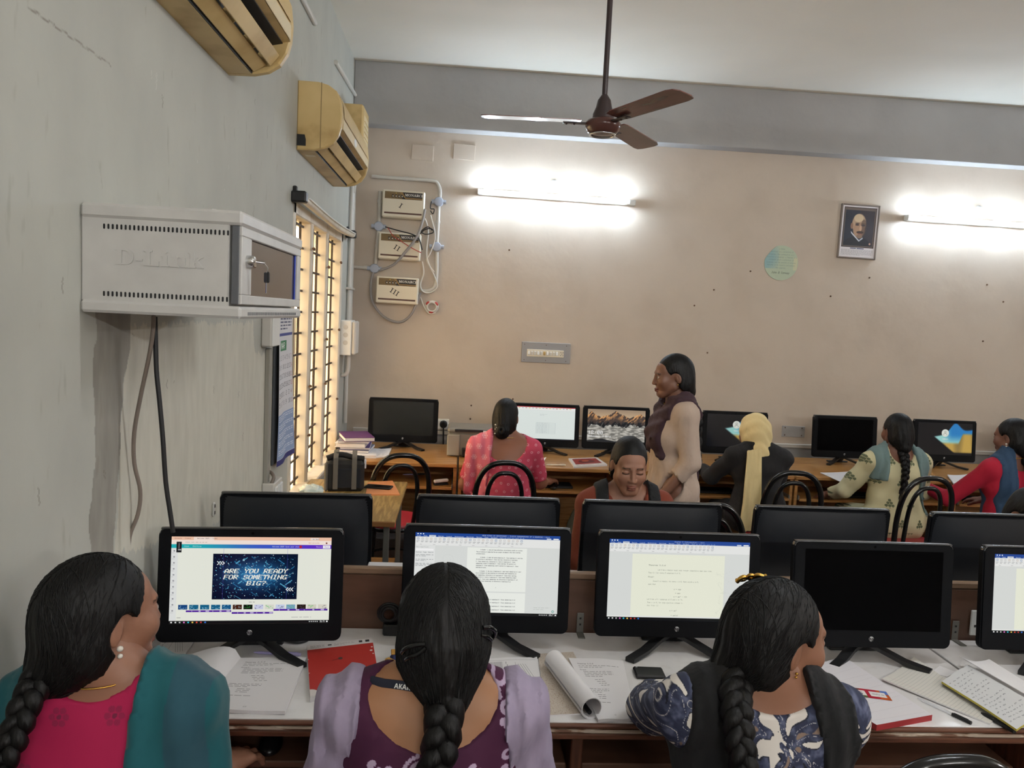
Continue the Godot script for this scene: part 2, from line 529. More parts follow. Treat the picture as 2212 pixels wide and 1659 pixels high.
func room() -> void:
	# left wall with the window opening
	var wz0 := -5.52
	var wz1 := -3.93
	var wy0 := 0.72
	var wy1 := 2.27
	var im := left_wall_image()
	M.wall_left = img_mat(im, 0.8)
	var pl_n := noise_tex(0.02, [], 512, 21, 5, FastNoiseLite.TYPE_SIMPLEX_SMOOTH, 3.0)
	var b := MB.new()
	var pieces := [[-6.3, wz0, 0.0, CEIL + 0.2], [wz0, wz1, 0.0, wy0], [wz0, wz1, wy1, CEIL + 0.2], [wz1, -1.0, 0.0, CEIL + 0.2], [-1.0, 3.2, 0.0, CEIL + 0.2]]
	for q in pieces:
		var t := []
		for k in [[q[0], q[2]], [q[1], q[2]], [q[1], q[3]], [q[0], q[3]]]:
			t.append(Vector2((k[0] + 6.0) / 5.0, 1.0 - k[1] / CEIL))
		quad_uv(b, Vector3(WX, q[2], q[0]), Vector3(WX, q[2], q[1]), Vector3(WX, q[3], q[1]), Vector3(WX, q[3], q[0]), Vector3(1, 0, 0), t)
		b.box(Vector3(WX - 0.1215, (q[2] + q[3]) / 2, (q[0] + q[1]) / 2), Vector3(0.24, q[3] - q[2], q[1] - q[0]), 0.0)
	struct("wall_left", b, M.wall_left)
	# back wall and beam
	M.wall_back = tri_mat(c8(203, 189, 173), 0.55, noise_tex(0.006, [[0.0, Color(0.95, 0.945, 0.94)], [0.5, Color(0.985, 0.985, 0.985)], [1.0, Color(1, 1, 1)]], 512, 3, 5), Vector3(0.55, 0.55, 0.55), pl_n, 0.16)
	b = bx(Vector3(9.2, CEIL + 0.2, 0.25), Vector3(WX + 4.3, (CEIL + 0.2) / 2, WZ - 0.125), 0.0)
	struct("wall_back", b, M.wall_back)
	M.beam = tri_mat(c8(172, 171, 170), 0.7, noise_tex(0.008, [[0.0, Color(0.93, 0.93, 0.93)], [1.0, Color(1, 1, 1)]], 256, 8, 4), Vector3(0.5, 0.5, 0.5), pl_n, 0.25)
	b = bx(Vector3(8.6, CEIL - 3.115, 0.14), Vector3(WX + 4.3, (CEIL + 3.115) / 2, WZ + 0.07), 0.004)
	struct("trim_1", b, M.beam)
	M.ceiling = tri_mat(c8(244, 240, 230), 0.8, noise_tex(0.006, [[0.0, Color(0.94, 0.94, 0.93)], [1.0, Color(1, 1, 1)]], 256, 12, 4), Vector3(0.3, 0.3, 0.3))
	b = bx(Vector3(9.0, 0.2, 9.6), Vector3(WX + 4.3, CEIL + 0.1, -1.6), 0.0)
	struct("ceiling", b, M.ceiling)
	M.floor = tri_mat(c8(112, 100, 92), 0.5, noise_tex(0.02, [[0.0, Color(0.8, 0.8, 0.8)], [1.0, Color(1, 1, 1)]], 256, 15, 4), Vector3(0.8, 0.8, 0.8))
	b = bx(Vector3(9.0, 0.2, 9.6), Vector3(WX + 4.3, -0.1, -1.6), 0.0)
	struct("floor", b, M.floor)
	b = bx(Vector3(0.25, CEIL + 0.2, 9.4), Vector3(7.55, (CEIL + 0.2) / 2, -1.55), 0.0)
	struct("wall_right", b, M.wall_back)
	b = bx(Vector3(9.0, CEIL + 0.2, 0.25), Vector3(WX + 4.3, (CEIL + 0.2) / 2, 3.1), 0.0)
	struct("wall_front", b, M.wall_back)
	window(wz0, wz1, wy0, wy1)
	# the sunlit house across the lane that is seen through the grille
	var hb := thing("neighbouring_house", "sunlit cream house wall outside behind the window grille", "building", Vector3(-4.2, -3.0, -5.0))
	obj("wall", bx(Vector3(0.3, 9.0, 22.0), Vector3(0, 4.5, 0), 0.0), mat(c8(238, 218, 182), 0.9), hb)

func window(z0: float, z1: float, y0: float, y1: float) -> void:
	var fr := Node3D.new()
	fr.name = "window_1"
	fr.set_meta("kind", "structure")
	add_child(fr)
	var m: Material = M.frame_paint
	var xc := WX - 0.03
	obj("frame_head", bx(Vector3(0.07, 0.06, z1 - z0), Vector3(xc, y1 - 0.03, (z0 + z1) / 2), 0.006), m, fr)
	obj("window_sill", bx(Vector3(0.3, 0.03, z1 - z0 + 0.04), Vector3(WX - 0.1, y0 + 0.015, (z0 + z1) / 2), 0.006), m, fr)
	obj("jamb", bx(Vector3(0.07, y1 - y0, 0.05), Vector3(xc, (y0 + y1) / 2, z1 - 0.025), 0.006), m, fr)
	obj("jamb", bx(Vector3(0.07, y1 - y0, 0.06), Vector3(xc, (y0 + y1) / 2, z0 + 0.03), 0.006), m, fr)
	for zz in [-4.43, -4.93]:
		obj("mullion", bx(Vector3(0.065, y1 - y0, 0.06), Vector3(xc, (y0 + y1) / 2, zz), 0.008), m, fr)
	# painted steel grille and hasps
	var spans := [[-4.40, z1 - 0.05], [-4.90, -4.46], [z0 + 0.06, -4.96]]
	for s in spans:
		var g := Node3D.new()
		g.name = "grille"
		fr.add_child(g, true)
		for k in 3:
			var zz: float = lerpf(s[0], s[1], (k + 0.6) / 3.2)
			var v := MB.new()
			v.box(Vector3(WX - 0.045, (y0 + y1) / 2, zz), Vector3(0.012, y1 - y0, 0.012), 0.001)
			obj("upright_bar", v, M.grille, g)
		for k in 13:
			var yy := lerpf(y0 + 0.06, y1 - 0.08, k / 12.0)
			var v := MB.new()
			v.box(Vector3(WX - 0.045, yy, (s[0] + s[1]) / 2), Vector3(0.01, 0.012, s[1] - s[0]), 0.001)
			obj("cross_bar", v, M.grille, g)
	for q in [[-4.46, 2.07], [-4.46, 1.3], [-4.46, 1.02], [-4.96, 2.0], [-4.96, 1.55], [-4.96, 1.27], [-5.44, 2.06], [-5.44, 1.6], [-5.44, 1.12]]:
		var v := MB.new()
		v.tube([Vector3(WX + 0.014, q[1], q[0] + 0.03), Vector3(WX + 0.016, q[1] + 0.004, q[0] + 0.06), Vector3(WX + 0.016, q[1] + 0.004, q[0] + 0.08)], [0.006, 0.009, 0.006], 8)
		obj("hasp", v, M.rusty, fr)
	# frosted panes of the shutters outside
	for s in spans:
		var pn := bx(Vector3(0.004, y1 - y0 - 0.1, s[1] - s[0] - 0.02), Vector3(WX - 0.085, (y0 + y1) / 2, (s[0] + s[1]) / 2), 0.0)
		obj("pane", pn, M.pane, fr)
	# rolled-up blind along the top of the window
	var rb := thing("rolled_blind", "white rolled blind with black end brackets above the window", "blind", Vector3(WX, 2.28, -4.75))
	var t := MB.new()
	t.tube(curve([Vector3(0.05, 0.0, 0.83), Vector3(0.052, -0.012, 0.3), Vector3(0.052, -0.02, -0.3), Vector3(0.05, 0.0, -0.9)], 6), 0.021, 12)
	obj("roll", t, M.frame_paint, rb)
	var slip := MB.new()
	slip.tube(curve([Vector3(0.075, 0.006, 0.8), Vector3(0.078, -0.012, 0.0), Vector3(0.075, 0.004, -0.86)], 8), 0.005, 6)
	obj("hem", slip, M.lamp_white, rb)
	for zz in [0.85, -0.92]:
		var e := MB.new()
		e.box(Vector3(0.035, 0.005, zz), Vector3(0.075, 0.055, 0.06), 0.008)
		e.box(Vector3(0.01, 0.03, zz - 0.02), Vector3(0.02, 0.06, 0.03), 0.004)
		obj("bracket", e, M.black_plastic, rb)

func materials() -> void:
	M.lamp_white = mat(c8(232, 232, 228), 0.4)
	M.tube_glow = mat(Color.WHITE, 0.3)
	M.tube_glow.emission_enabled = true
	M.tube_glow.emission = Color(0.93, 0.97, 1.0)
	M.tube_glow.emission_energy_multiplier = 6.0
	M.cable_white = mat(c8(215, 210, 200), 0.5)
	M.cable_black = mat(c8(24, 24, 26), 0.45)
	M.cable_grey = mat(c8(128, 116, 106), 0.5)
	M.cable_red = mat(c8(176, 52, 44), 0.5)
	M.frame_paint = tri_mat(c8(226, 218, 204), 0.5, noise_tex(0.015, [[0.0, Color(0.84, 0.8, 0.74)], [0.45, Color(0.97, 0.96, 0.94)], [1.0, Color(1, 1, 1)]], 256, 31, 5), Vector3(1.2, 0.5, 1.2))
	M.grille = mat(c8(72, 60, 50), 0.6, 0.3)
	M.rusty = mat(c8(104, 78, 60), 0.7, 0.4)
	M.pane = mat(Color(1.0, 0.97, 0.92, 0.25), 0.1)
	M.pane.transparency = BaseMaterial3D.TRANSPARENCY_ALPHA
	M.black_plastic = mat(c8(22, 22, 24), 0.45)
	M.aio = mat(c8(15, 16, 19), 0.5, 0.0, 0.22)
	M.aio_rim = mat(c8(34, 35, 38), 0.24, 0.0, 0.8)
	M.aio_back = mat(c8(26, 29, 34), 0.36, 0.0, 0.5)
	M.screen_off = mat(c8(4, 4, 5), 0.3, 0.0, 0.15)
	M.logo = mat(c8(190, 192, 196), 0.3, 0.8)
	M.laminate = tri_mat(c8(230, 227, 226), 0.14, noise_tex(0.02, [[0.0, Color(0.95, 0.945, 0.94)], [0.35, Color(0.98, 0.98, 0.98)], [1.0, Color(1, 1, 1)]], 512, 41, 6), Vector3(1.3, 1.3, 1.3))
	M.edge_wood = tri_mat(c8(112, 72, 52), 0.45, noise_tex(0.03, [[0.0, Color(0.6, 0.55, 0.5)], [0.55, Color(0.95, 0.92, 0.9)], [1.0, Color(1, 1, 1)]], 256, 43, 5), Vector3(0.6, 8.0, 8.0))
	M.edge_worn = tri_mat(c8(196, 182, 164), 0.6, noise_tex(0.02, [[0.0, Color(0.45, 0.3, 0.22)], [0.42, Color(0.5, 0.35, 0.26)], [0.5, Color(1, 1, 1)], [1.0, Color(1, 1, 1)]], 256, 44, 5), Vector3(1.0, 6.0, 6.0))
	M.panel_brown = tri_mat(c8(104, 74, 58), 0.4, noise_tex(0.02, [[0.0, Color(0.82, 0.8, 0.78)], [1.0, Color(1, 1, 1)]], 256, 45, 4), Vector3(0.6, 3.0, 3.0))
	M.panel_lit_edge = tri_mat(c8(150, 122, 98), 0.5, noise_tex(0.03, [[0.0, Color(0.8, 0.78, 0.75)], [1.0, Color(1, 1, 1)]], 256, 46, 4), Vector3(0.7, 5.0, 5.0))  # paler brown standing for light on the divider top
	M.wood_dark = tri_mat(c8(98, 58, 38), 0.5, noise_tex(0.03, [[0.0, Color(0.55, 0.5, 0.45)], [1.0, Color(1, 1, 1)]], 256, 47, 5), Vector3(6.0, 0.5, 6.0))
	var grain := noise_tex(0.02, [[0.0, Color(0.72, 0.62, 0.5)], [0.45, Color(0.92, 0.88, 0.82)], [1.0, Color(1, 1, 1)]], 512, 48, 5)
	M.wood_desk = tri_mat(c8(192, 146, 90), 0.32, grain, Vector3(0.35, 4.0, 3.2))
	M.wood_yellow = tri_mat(c8(186, 156, 96), 0.35, noise_tex(0.018, [[0.0, Color(0.66, 0.6, 0.5)], [0.42, Color(0.85, 0.82, 0.75)], [0.5, Color(0.78, 0.74, 0.66)], [0.58, Color(0.94, 0.92, 0.88)], [1.0, Color(1, 1, 1)]], 512, 49, 5), Vector3(5.0, 5.0, 0.45))
	M.wood_rim = mat(c8(140, 96, 52), 0.5)
	M.steel_grey = mat(c8(120, 118, 112), 0.45, 0.3)
	M.chair_black = mat(c8(16, 16, 17), 0.16)
	M.seat_red = mat(c8(170, 46, 58), 0.35)
	M.paper = mat(c8(226, 223, 224), 0.75)
	M.chrome = mat(c8(205, 205, 205), 0.18, 1.0)
	M.gold = mat(c8(214, 170, 84), 0.25, 1.0)
	M.pvc = mat(c8(206, 202, 194), 0.45)
	M.pvc_blue = mat(c8(176, 184, 200), 0.5)
	M.ac_cream = tri_mat(c8(216, 188, 132), 0.42, noise_tex(0.01, [[0.0, Color(0.82, 0.78, 0.7)], [0.4, Color(0.96, 0.95, 0.92)], [1.0, Color(1, 1, 1)]], 256, 51, 5), Vector3(1.4, 1.4, 1.4))
	M.ac_pale = mat(c8(224, 204, 162), 0.3)
	M.ac_seam = mat(c8(130, 108, 66), 0.6)
	M.ac_dark = mat(c8(26, 26, 26), 0.6)
	M.rack_grey = tri_mat(c8(208, 206, 202), 0.5, noise_tex(0.02, [[0.0, Color(0.94, 0.94, 0.94)], [1.0, Color(1, 1, 1)]], 256, 52, 5), Vector3(1.5, 1.5, 1.5))
	M.rack_dark = mat(c8(92, 94, 98), 0.5)
	M.rack_glass = mat(c8(84, 74, 68), 0.08)
	M.blue = mat(c8(30, 60, 170), 0.35)
	M.slate = mat(c8(66, 68, 72), 0.7)
	M.cement = mat(c8(150, 146, 136), 0.8)
	M.stab = mat(c8(228, 220, 200), 0.45)
	M.maroon = mat(c8(92, 62, 50), 0.5)
	M.ink = mat(c8(46, 40, 40), 0.7)
	M.cable_steel = mat(c8(150, 146, 144), 0.5)
	M.frame_grey = mat(c8(128, 116, 108), 0.5)
	M.plate_grey = mat(c8(158, 158, 160), 0.5)
	M.fan_dark = mat(c8(52, 40, 40), 0.35)
	M.fan_brown = mat(c8(88, 54, 48), 0.2)
	M.fan_blade = tri_mat(c8(112, 70, 62), 0.22, noise_tex(0.01, [[0.0, Color(0.8, 0.78, 0.76)], [1.0, Color(1, 1, 1)]], 256, 53, 4), Vector3(1.0, 4.0, 4.0), null, 0.5, false)
	M.clip = mat(c8(14, 14, 15), 0.08)
	M.navy = mat(c8(24, 28, 46), 0.6)
	M.lan_blue = mat(c8(60, 90, 150), 0.6)
	M.olive = mat(c8(86, 84, 66), 0.5)
	M.olive_dark = mat(c8(40, 38, 30), 0.6)
	M.red_edge = mat(c8(160, 44, 48), 0.6)
	M.yellow = mat(c8(206, 192, 84), 0.6)
	M.lilac = mat(c8(176, 168, 214), 0.3)
	M.clear = mat(Color(0.9, 0.92, 0.94, 0.35), 0.08)
	M.clear.transparency = BaseMaterial3D.TRANSPARENCY_ALPHA
	M.pink_print = mat(c8(206, 140, 176), 0.6)
	M.navy_blue = mat(c8(34, 44, 92), 0.7)
	M.mustard = mat(c8(190, 140, 62), 0.7)
	M.mouse = mat(c8(12, 12, 13), 0.3)
	M.bag_black = mat(c8(20, 20, 22), 0.7)
	M.bag_dark = mat(c8(16, 20, 28), 0.8)
	M.bag_grey = mat(c8(96, 92, 86), 0.8)
	M.film = mat(c8(222, 232, 226), 0.25)
	M.film.backlight_enabled = true
	M.film.backlight = Color(0.5, 0.55, 0.52)
	M.orange = mat(c8(214, 138, 84), 0.7)
	M.book_grey = mat(c8(126, 128, 148), 0.5)
	M.book_violet = mat(c8(84, 66, 130), 0.5)
	M.book_purple = mat(c8(96, 52, 104), 0.5)
	M.silver = mat(c8(132, 130, 124), 0.4, 0.2)
	M.silver_light = mat(c8(170, 168, 160), 0.3, 0.3)

func lights() -> void:
	tube_light(on_z(1195, 427, WZ) , 0.0, "glowing tube light on the back wall above the switchboard", 0.66, 1.12, true, Color(0.84, 0.92, 1.0), -0.012)
	tube_light(on_z(2110, 482, WZ), 0.0, "glowing tube light on the back wall beside the framed portrait", 0.66, 1.19, true, Color(0.84, 0.92, 1.0), -0.006)
	# the tubes of the rest of the room, out of the picture; the hanging one is added
	tube_light(Vector3(0.9, 2.75, 2.97), PI, "tube light on the wall behind the camera", 2.5, 1.19, false, Color(0.97, 0.985, 1.0))
	tube_light(Vector3(3.8, 2.75, 2.97), PI, "tube light on the wall behind the camera beside the right wall", 2.5, 1.19, false, Color(0.97, 0.985, 1.0))
	added_pendant_tube(Vector3(1.7, 2.98, -1.75), "added unseen tube light hanging on rods over the front desks", 0.8)
	tube_light(Vector3(7.42, 2.75, -1.5), -PI / 2, "tube light on the right wall", 2.5, 1.19, false, Color(0.97, 0.985, 1.0))

# an unseen tube on two rods, added to brighten the ceiling
func added_pendant_tube(at: Vector3, label: String, energy: float) -> void:
	var t := thing("added_pendant_light", label, "tube light", at)
	obj("batten", bx(Vector3(1.3, 0.03, 0.05), Vector3(0, 0.035, 0), 0.006), M.lamp_white, t)
	var tb := MB.new()
	tb.tube([Vector3(-0.6, 0, 0), Vector3(0.6, 0, 0)], 0.0185, 16)
	obj("tube", tb, M.tube_glow, t)
	for s in [-1, 1]:
		obj("end_cap", bx(Vector3(0.025, 0.06, 0.036), Vector3(s * 0.612, 0.01, 0), 0.004), M.lamp_white, t)
		var r := MB.new()
		r.tube([Vector3(s * 0.4, 0.045, 0), Vector3(s * 0.4, CEIL - at.y, 0)], 0.006, 8)
		obj("rod", r, M.lamp_white, t)
	for i in 4:
		var l := OmniLight3D.new()
		l.name = "tube_lamp"
		l.position = Vector3(lerpf(-0.5, 0.5, i / 3.0), -0.045, 0)
		l.light_color = Color(0.97, 0.985, 1.0)
		l.light_energy = energy / 4.0
		l.light_size = 0.02
		l.omni_range = 14.0
		l.omni_attenuation = 2.0
		l.shadow_enabled = true
		t.add_child(l, true)

# ---------------------------------------------------------------- what the screens show
func screen_video_editor() -> Image:
	var im := canvas(960, 540, c8(240, 242, 230))
	var rng := RandomNumberGenerator.new(); rng.seed = 11
	rect(im, 0, 0, 960, 21, c8(247, 200, 172))
	rect(im, 130, 2, 120, 19, c8(252, 232, 220))
	write(im, "Animate   Videos", 18, 7, 1, 1, c8(150, 110, 100)); write(im, "Welcome 2025 - Video", 150, 7, 1, 1, c8(120, 100, 100))
	rect(im, 832, 4, 50, 13, c8(255, 245, 238)); write(im, "+ Ask Gemini", 836, 7, 0.7, 1, c8(120, 90, 90))
	rect(im, 0, 21, 960, 26, c8(252, 236, 226))
	scrawl(im, 80, 33, 215, 1, 4, 3, c8(190, 176, 170), rng)
	write(im, "Not private", 820, 31, 1, 1, c8(210, 110, 90)); disc(im, 930, 35, 5, c8(120, 40, 50))
	for x in 960:
		var t := x / 960.0
		var c := c8(30, 178, 184).lerp(c8(62, 90, 205), smoothstep(0.1, 0.62, t)).lerp(c8(100, 40, 205), smoothstep(0.6, 0.95, t))
		rect(im, x, 47, 1, 24, c)
	write(im, "Home", 76, 55, 1.2, 1.2, Color.WHITE); write(im, "Editing", 126, 55, 1.2, 1.2, Color.WHITE)
	write(im, "Welcome 2025", 600, 55, 1, 1.1, Color.WHITE); write(im, "Save your changes", 680, 55, 1, 1.1, Color.WHITE)
	disc(im, 772, 59, 9, c8(190, 40, 60)); write(im, "Resize", 868, 55, 1, 1.1, Color.WHITE); rect(im, 908, 50, 46, 18, Color.WHITE); write(im, "Share", 918, 55, 1, 1.1, c8(90, 60, 170))
	rect(im, 0, 71, 40, 450, c8(232, 234, 232))
	for i in 11:
		rect(im, 13, 84 + i * 37, 10, 9, c8(160, 160, 165)); scrawl(im, 6, 100 + i * 37, 26, 1, 3, 2, c8(176, 176, 180), rng)
	rect(im, 30, 32, 30, 66, c8(18, 18, 24)); write(im, "oo", 40, 74, 1.5, 1.5, Color.WHITE); rect(im, 43, 40, 3, 34, c8(170, 170, 180))
	# the slide
	var x0 := 248
	var y0 := 105
	var w := 510
	var h := 284
	for y in h:
		for x in w:
			var dx := (x - w * 0.5) / w
			var dy := (y - h * 0.47) / h
			var g := exp(-(dx * dx * 9.0 + dy * dy * 12.0))
			im.set_pixel(x0 + x, y0 + y, Color(0.02 + g * 0.16, 0.06 + g * 0.42, 0.16 + g * 0.55))
	for i in 70:
		var a := rng.randf() * TAU
		var r := rng.randf_range(0.15, 1.0)
		var p := Vector2(x0 + w * 0.5 + cos(a) * w * 0.5 * r, y0 + h * 0.5 + sin(a) * h * 0.5 * r)
		var d := (Vector2(1, 0.75) if rng.randf() < 0.5 else Vector2(1, -0.75)).normalized() * rng.randf_range(6, 46)
		var q := (p + d).clamp(Vector2(x0 + 2, y0 + 2), Vector2(x0 + w - 3, y0 + h - 3))
		line(im, p.clamp(Vector2(x0 + 2, y0 + 2), Vector2(x0 + w - 3, y0 + h - 3)), q, rng.randf_range(1, 6), Color(0.16, 0.42, 0.6) if rng.randf() < 0.6 else Color(0.35, 0.66, 0.8))
	for i in 330:
		var p := Vector2(rng.randf_range(x0 + 3, x0 + w - 5), rng.randf_range(y0 + 3, y0 + h - 5))
		disc(im, p.x, p.y, rng.randf_range(0.6, 2.6), Color(0.45, 0.85, 1.0) if rng.randf() < 0.7 else Color(0.9, 0.98, 1.0))
	line(im, Vector2(x0 + 62, 72), Vector2(x0 + 62, y0 + h), 1, c8(90, 80, 190)); line(im, Vector2(x0 + 446, 72), Vector2(x0 + 446, y0 + h), 1, c8(90, 80, 190))
	for i in 3:
		for s in [-1.0, 1.0]:
			line(im, Vector2(x0 + 26 + i * 15, y0 + 58 + s * 10), Vector2(x0 + 38 + i * 15, y0 + 58), 4, Color.WHITE)
			line(im, Vector2(x0 + 456 + i * 15, y0 + 222 + s * 10), Vector2(x0 + 444 + i * 15, y0 + 222), 4, Color.WHITE)
	write(im, "ARE YOU READY", x0 + 66, y0 + 93, 4.9, 4, Color(1, 0.99, 0.93), 0.3, 1.6)
	write(im, "FOR SOMETHING", x0 + 62, y0 + 131, 4.9, 4, Color(1, 0.99, 0.93), 0.3, 1.6)
	write(im, "BIG?", x0 + 200, y0 + 169, 4.9, 4, Color(1, 0.99, 0.93), 0.3, 1.6)
	scrawl(im, 470, 405, 60, 1, 3, 3, c8(140, 140, 140), rng)
	var tints := [c8(20, 70, 130), c8(24, 100, 140), c8(24, 100, 140), c8(24, 100, 140), c8(20, 90, 140), c8(70, 36, 20), c8(14, 26, 16), c8(210, 214, 240), c8(226, 226, 214), c8(206, 216, 240), c8(130, 170, 200), c8(44, 32, 26), c8(220, 216, 200), c8(224, 220, 206)]
	for i in 14:
		rect(im, 52 + i * 64.5, 422, 54, 29, tints[i])
		for k in 7: rect(im, 54 + i * 64.5 + rng.randf() * 44, 424 + rng.randf() * 22, 7, 4, tints[i].lerp(Color(0.8, 0.95, 1.0) if i < 6 else [c8(60, 200, 80), c8(90, 90, 120)][i % 2], 0.6))
	for q in [[98, 456, 268], [370, 468, 248], [620, 450, 330]]:
		rect(im, q[0], q[1], q[2], 11, c8(84, 36, 160))
		for k in 6: rect(im, q[0] + 34 + k * q[2] / 6.5, q[1] + 2, 3 + (k % 3) * 9, 7, c8(206, 190, 236))
	scrawl(im, 46, 500, 36, 1, 3, 4, c8(170, 170, 170), rng); scrawl(im, 730, 500, 200, 1, 3, 4, c8(190, 190, 190), rng)
	taskbar(im, rng)
	return im

func taskbar(im: Image, rng: RandomNumberGenerator) -> void:
	rect(im, 0, 521, 960, 19, c8(14, 18, 20))
	var tint := [c8(240, 240, 240), c8(220, 220, 220), c8(190, 190, 190), c8(220, 120, 200), c8(60, 200, 220), c8(240, 200, 90), c8(230, 80, 60), c8(200, 60, 60), c8(60, 120, 220)]
	for i in 9: disc(im, 14 + i * 25, 530, 5, tint[i])
	for i in 5: rect(im, 838 + i * 12, 527, 7, 6, c8(220, 220, 220))
	scrawl(im, 905, 525, 30, 2, 6, 3, c8(220, 220, 220), rng, 1.0)
	rect(im, 944, 526, 10, 8, Color.WHITE)

func screen_document(title: String, kind: int) -> Image:
	var im := canvas(960, 540, c8(226, 229, 226))
	var rng := RandomNumberGenerator.new(); rng.seed = 20 + kind
	var blue := c8(30, 74, 158)
	rect(im, 0, 0, 960, 27, blue)
	for i in 3: rect(im, 12 + i * 18, 5, 8, 7, Color.WHITE)
	write(im, title, 440, 6, 1.1, 1.1, Color.WHITE)
	var tabs := ["File", "Home", "Insert", "Design", "Layout", "References", "Mailings", "Review", "View", "Acrobat"]
	var xx := 12.0
	for i in 10:
		if i == 2: rect(im, xx - 6, 16, 44, 12, c8(240, 241, 240))
		write(im, tabs[i], xx, 18, 1, 1, blue if i == 2 else Color.WHITE)
		xx += tabs[i].length() * 6 + 18
	write(im, "Tell me what you want to do", xx, 18, 1, 1, c8(200, 214, 240))
	rect(im, 870, 18, 30, 7, c8(220, 228, 245)); rect(im, 915, 18, 36, 7, Color.WHITE)
	rect(im, 0, 27, 960, 58, c8(241, 242, 240))
	for i in 25:
		var gx := 8 + i * 28.5
		var tone: Color = [c8(40, 90, 160), c8(150, 150, 150), c8(170, 172, 175), c8(180, 150, 120), c8(160, 165, 170), c8(176, 150, 140)][i % 6]
		rect(im, gx + 4, 34, 13, 13, tone.lerp(Color.WHITE, 0.25)); rect(im, gx + 6, 36, 9, 9, c8(238, 238, 236))
		scrawl(im, gx, 54, 20, 2, 7, 3, c8(168, 170, 172), rng, 0.7)
	for i in 8: scrawl(im, 30 + i * 86, 76, 26, 1, 3, 3, c8(190, 190, 190), rng)
	rect(im, 0, 84, 960, 1, c8(206, 208, 206))
	var ink := c8(104, 108, 110)
	if kind == 0:
		rect(im, 0, 85, 134, 436, c8(236, 238, 236)); rect(im, 134, 85, 1, 436, c8(200, 204, 202))
		write(im, "Navigation", 6, 90, 1.4, 1.4, c8(120, 124, 126)); rect(im, 6, 106, 116, 13, Color.WHITE)
		write(im, "Headings  Pages  Results", 6, 126, 0.8, 1, c8(130, 134, 138))
		for q in [[146, 2], [176, 2], [202, 3]]: scrawl(im, 6, q[0], 116, q[1], 8, 3, c8(150, 154, 156), rng)
		rect(im, 345, 90, 396, 290, c8(246, 249, 242)); rect(im, 345, 388, 396, 132, c8(246, 249, 242))
		var y := 100.0
		for para in [["In Chapter - 1, some well known definitions and preliminary results are recalled.", "They are necessary to understand the new concepts introduced in this thesis and thus", "presented herein."], ["In Chapter - 2, under the heading Semiprimary N - flocus semirings of a near-ring", "the definition of semiprimary N - flocus semirings, intersection of semiprimary", "N - flocus subsemirings, intersection of a family of semiprimary N - flocus", "subsemirings, product of semiprimary N - flocus semirings. The quotient N of", "semiprimary N - flocus subsemirings, and N-1 quotient N of semiprimary N - flocus", "semirings are given."], ["In Chapter - 3, the idea of Semiprimary N - upper normal subsemirings of a near-", "ring is introduced and some properties are established, upper homomorphism and", "anti homomorphism, intersection of all semiprimary N - flocus normal semirings,", "intersection of a family of semiprimary N - flocus normal subsemiring, product", "normally N - flocus normal subsemirings, the intersections of semiprimary N - all", "rings, N - flocus subsemirings, an intersection of semiprimary N are"]]:
			for i in para.size():
				var l: String = para[i]
				write(im, l, 405 + (26 if i == 0 else 0), y, 0.58, 1.0, ink)
				y += 13.5
			y += 10
		write(im, "1", 540, 350, 1, 1, ink)
		for i in 4: write(im, "some well known definitions of semiprimary N - flocus subsemirings of all", 405, 430 + i * 24 - (0 if i < 1 else 4), 0.62, 1.0, ink)
		for i in 26:
			var a := i * 0.35
			line(im, Vector2(215 + cos(a) * (22 + i), 170 + sin(a) * (18 + i * 0.8)), Vector2(215 + cos(a + 0.35) * (23 + i), 170 + sin(a + 0.35) * (19 + i * 0.8)), 1, c8(206, 210, 208))
		disc(im, 930, 505, 8, c8(30, 130, 120)); disc(im, 930, 505, 5, c8(220, 235, 230))
		scrawl(im, 800, 480, 110, 2, 12, 3, c8(196, 200, 196), rng)
	else:
		rect(im, 158, 96, 632, 425, c8(243, 245, 226))
		var lines := [[270, 165, "Theorem 3.3.6", 1.5], [335, 196, "Let R be a regular quasi weak n-power commutative semi near ring.", 0.95], [270, 216, "Then N = for every R subgroup N of R.", 1.0], [270, 244, "Proof:", 1.2], [304, 272, "Since R is regular, for every x in R, there exists y in R,", 0.9], [272, 293, "such that", 0.95], [448, 324, "x = xyx", 1.2], [458, 350, "= yxx", 1.2], [448, 374, "x = yx' - (1)", 1.2], [268, 394, "Let N be a R - subgroup of R and x in 'N.", 1.0], [270, 416, "Then x in N, for some positive integer k.", 1.0], [270, 436, "Now from (1)", 1.1], [424, 468, "x = yx'", 1.2], [434, 500, "= yx(x)", 1.2]]
		for l in lines: write(im, l[2], l[0], l[1], l[3], 1.35, c8(120, 126, 118), 0.0, 0.5 if l[3] > 1.1 else 0.0)
		for i in 60:
			var a := i * 0.5
			var b := Vector2(760 - absf(sin(i * 0.21)) * 90 + 80, 190 + i * 5.2)
			line(im, b + Vector2(cos(a), sin(a)) * (9 + i % 7 * 2), b + Vector2(cos(a + 0.9), sin(a + 0.9)) * (9 + i % 7 * 2), 1, c8(210, 214, 200))
		rect(im, 0, 512, 960, 9, c8(238, 240, 236))
	taskbar(im, rng)
	return im

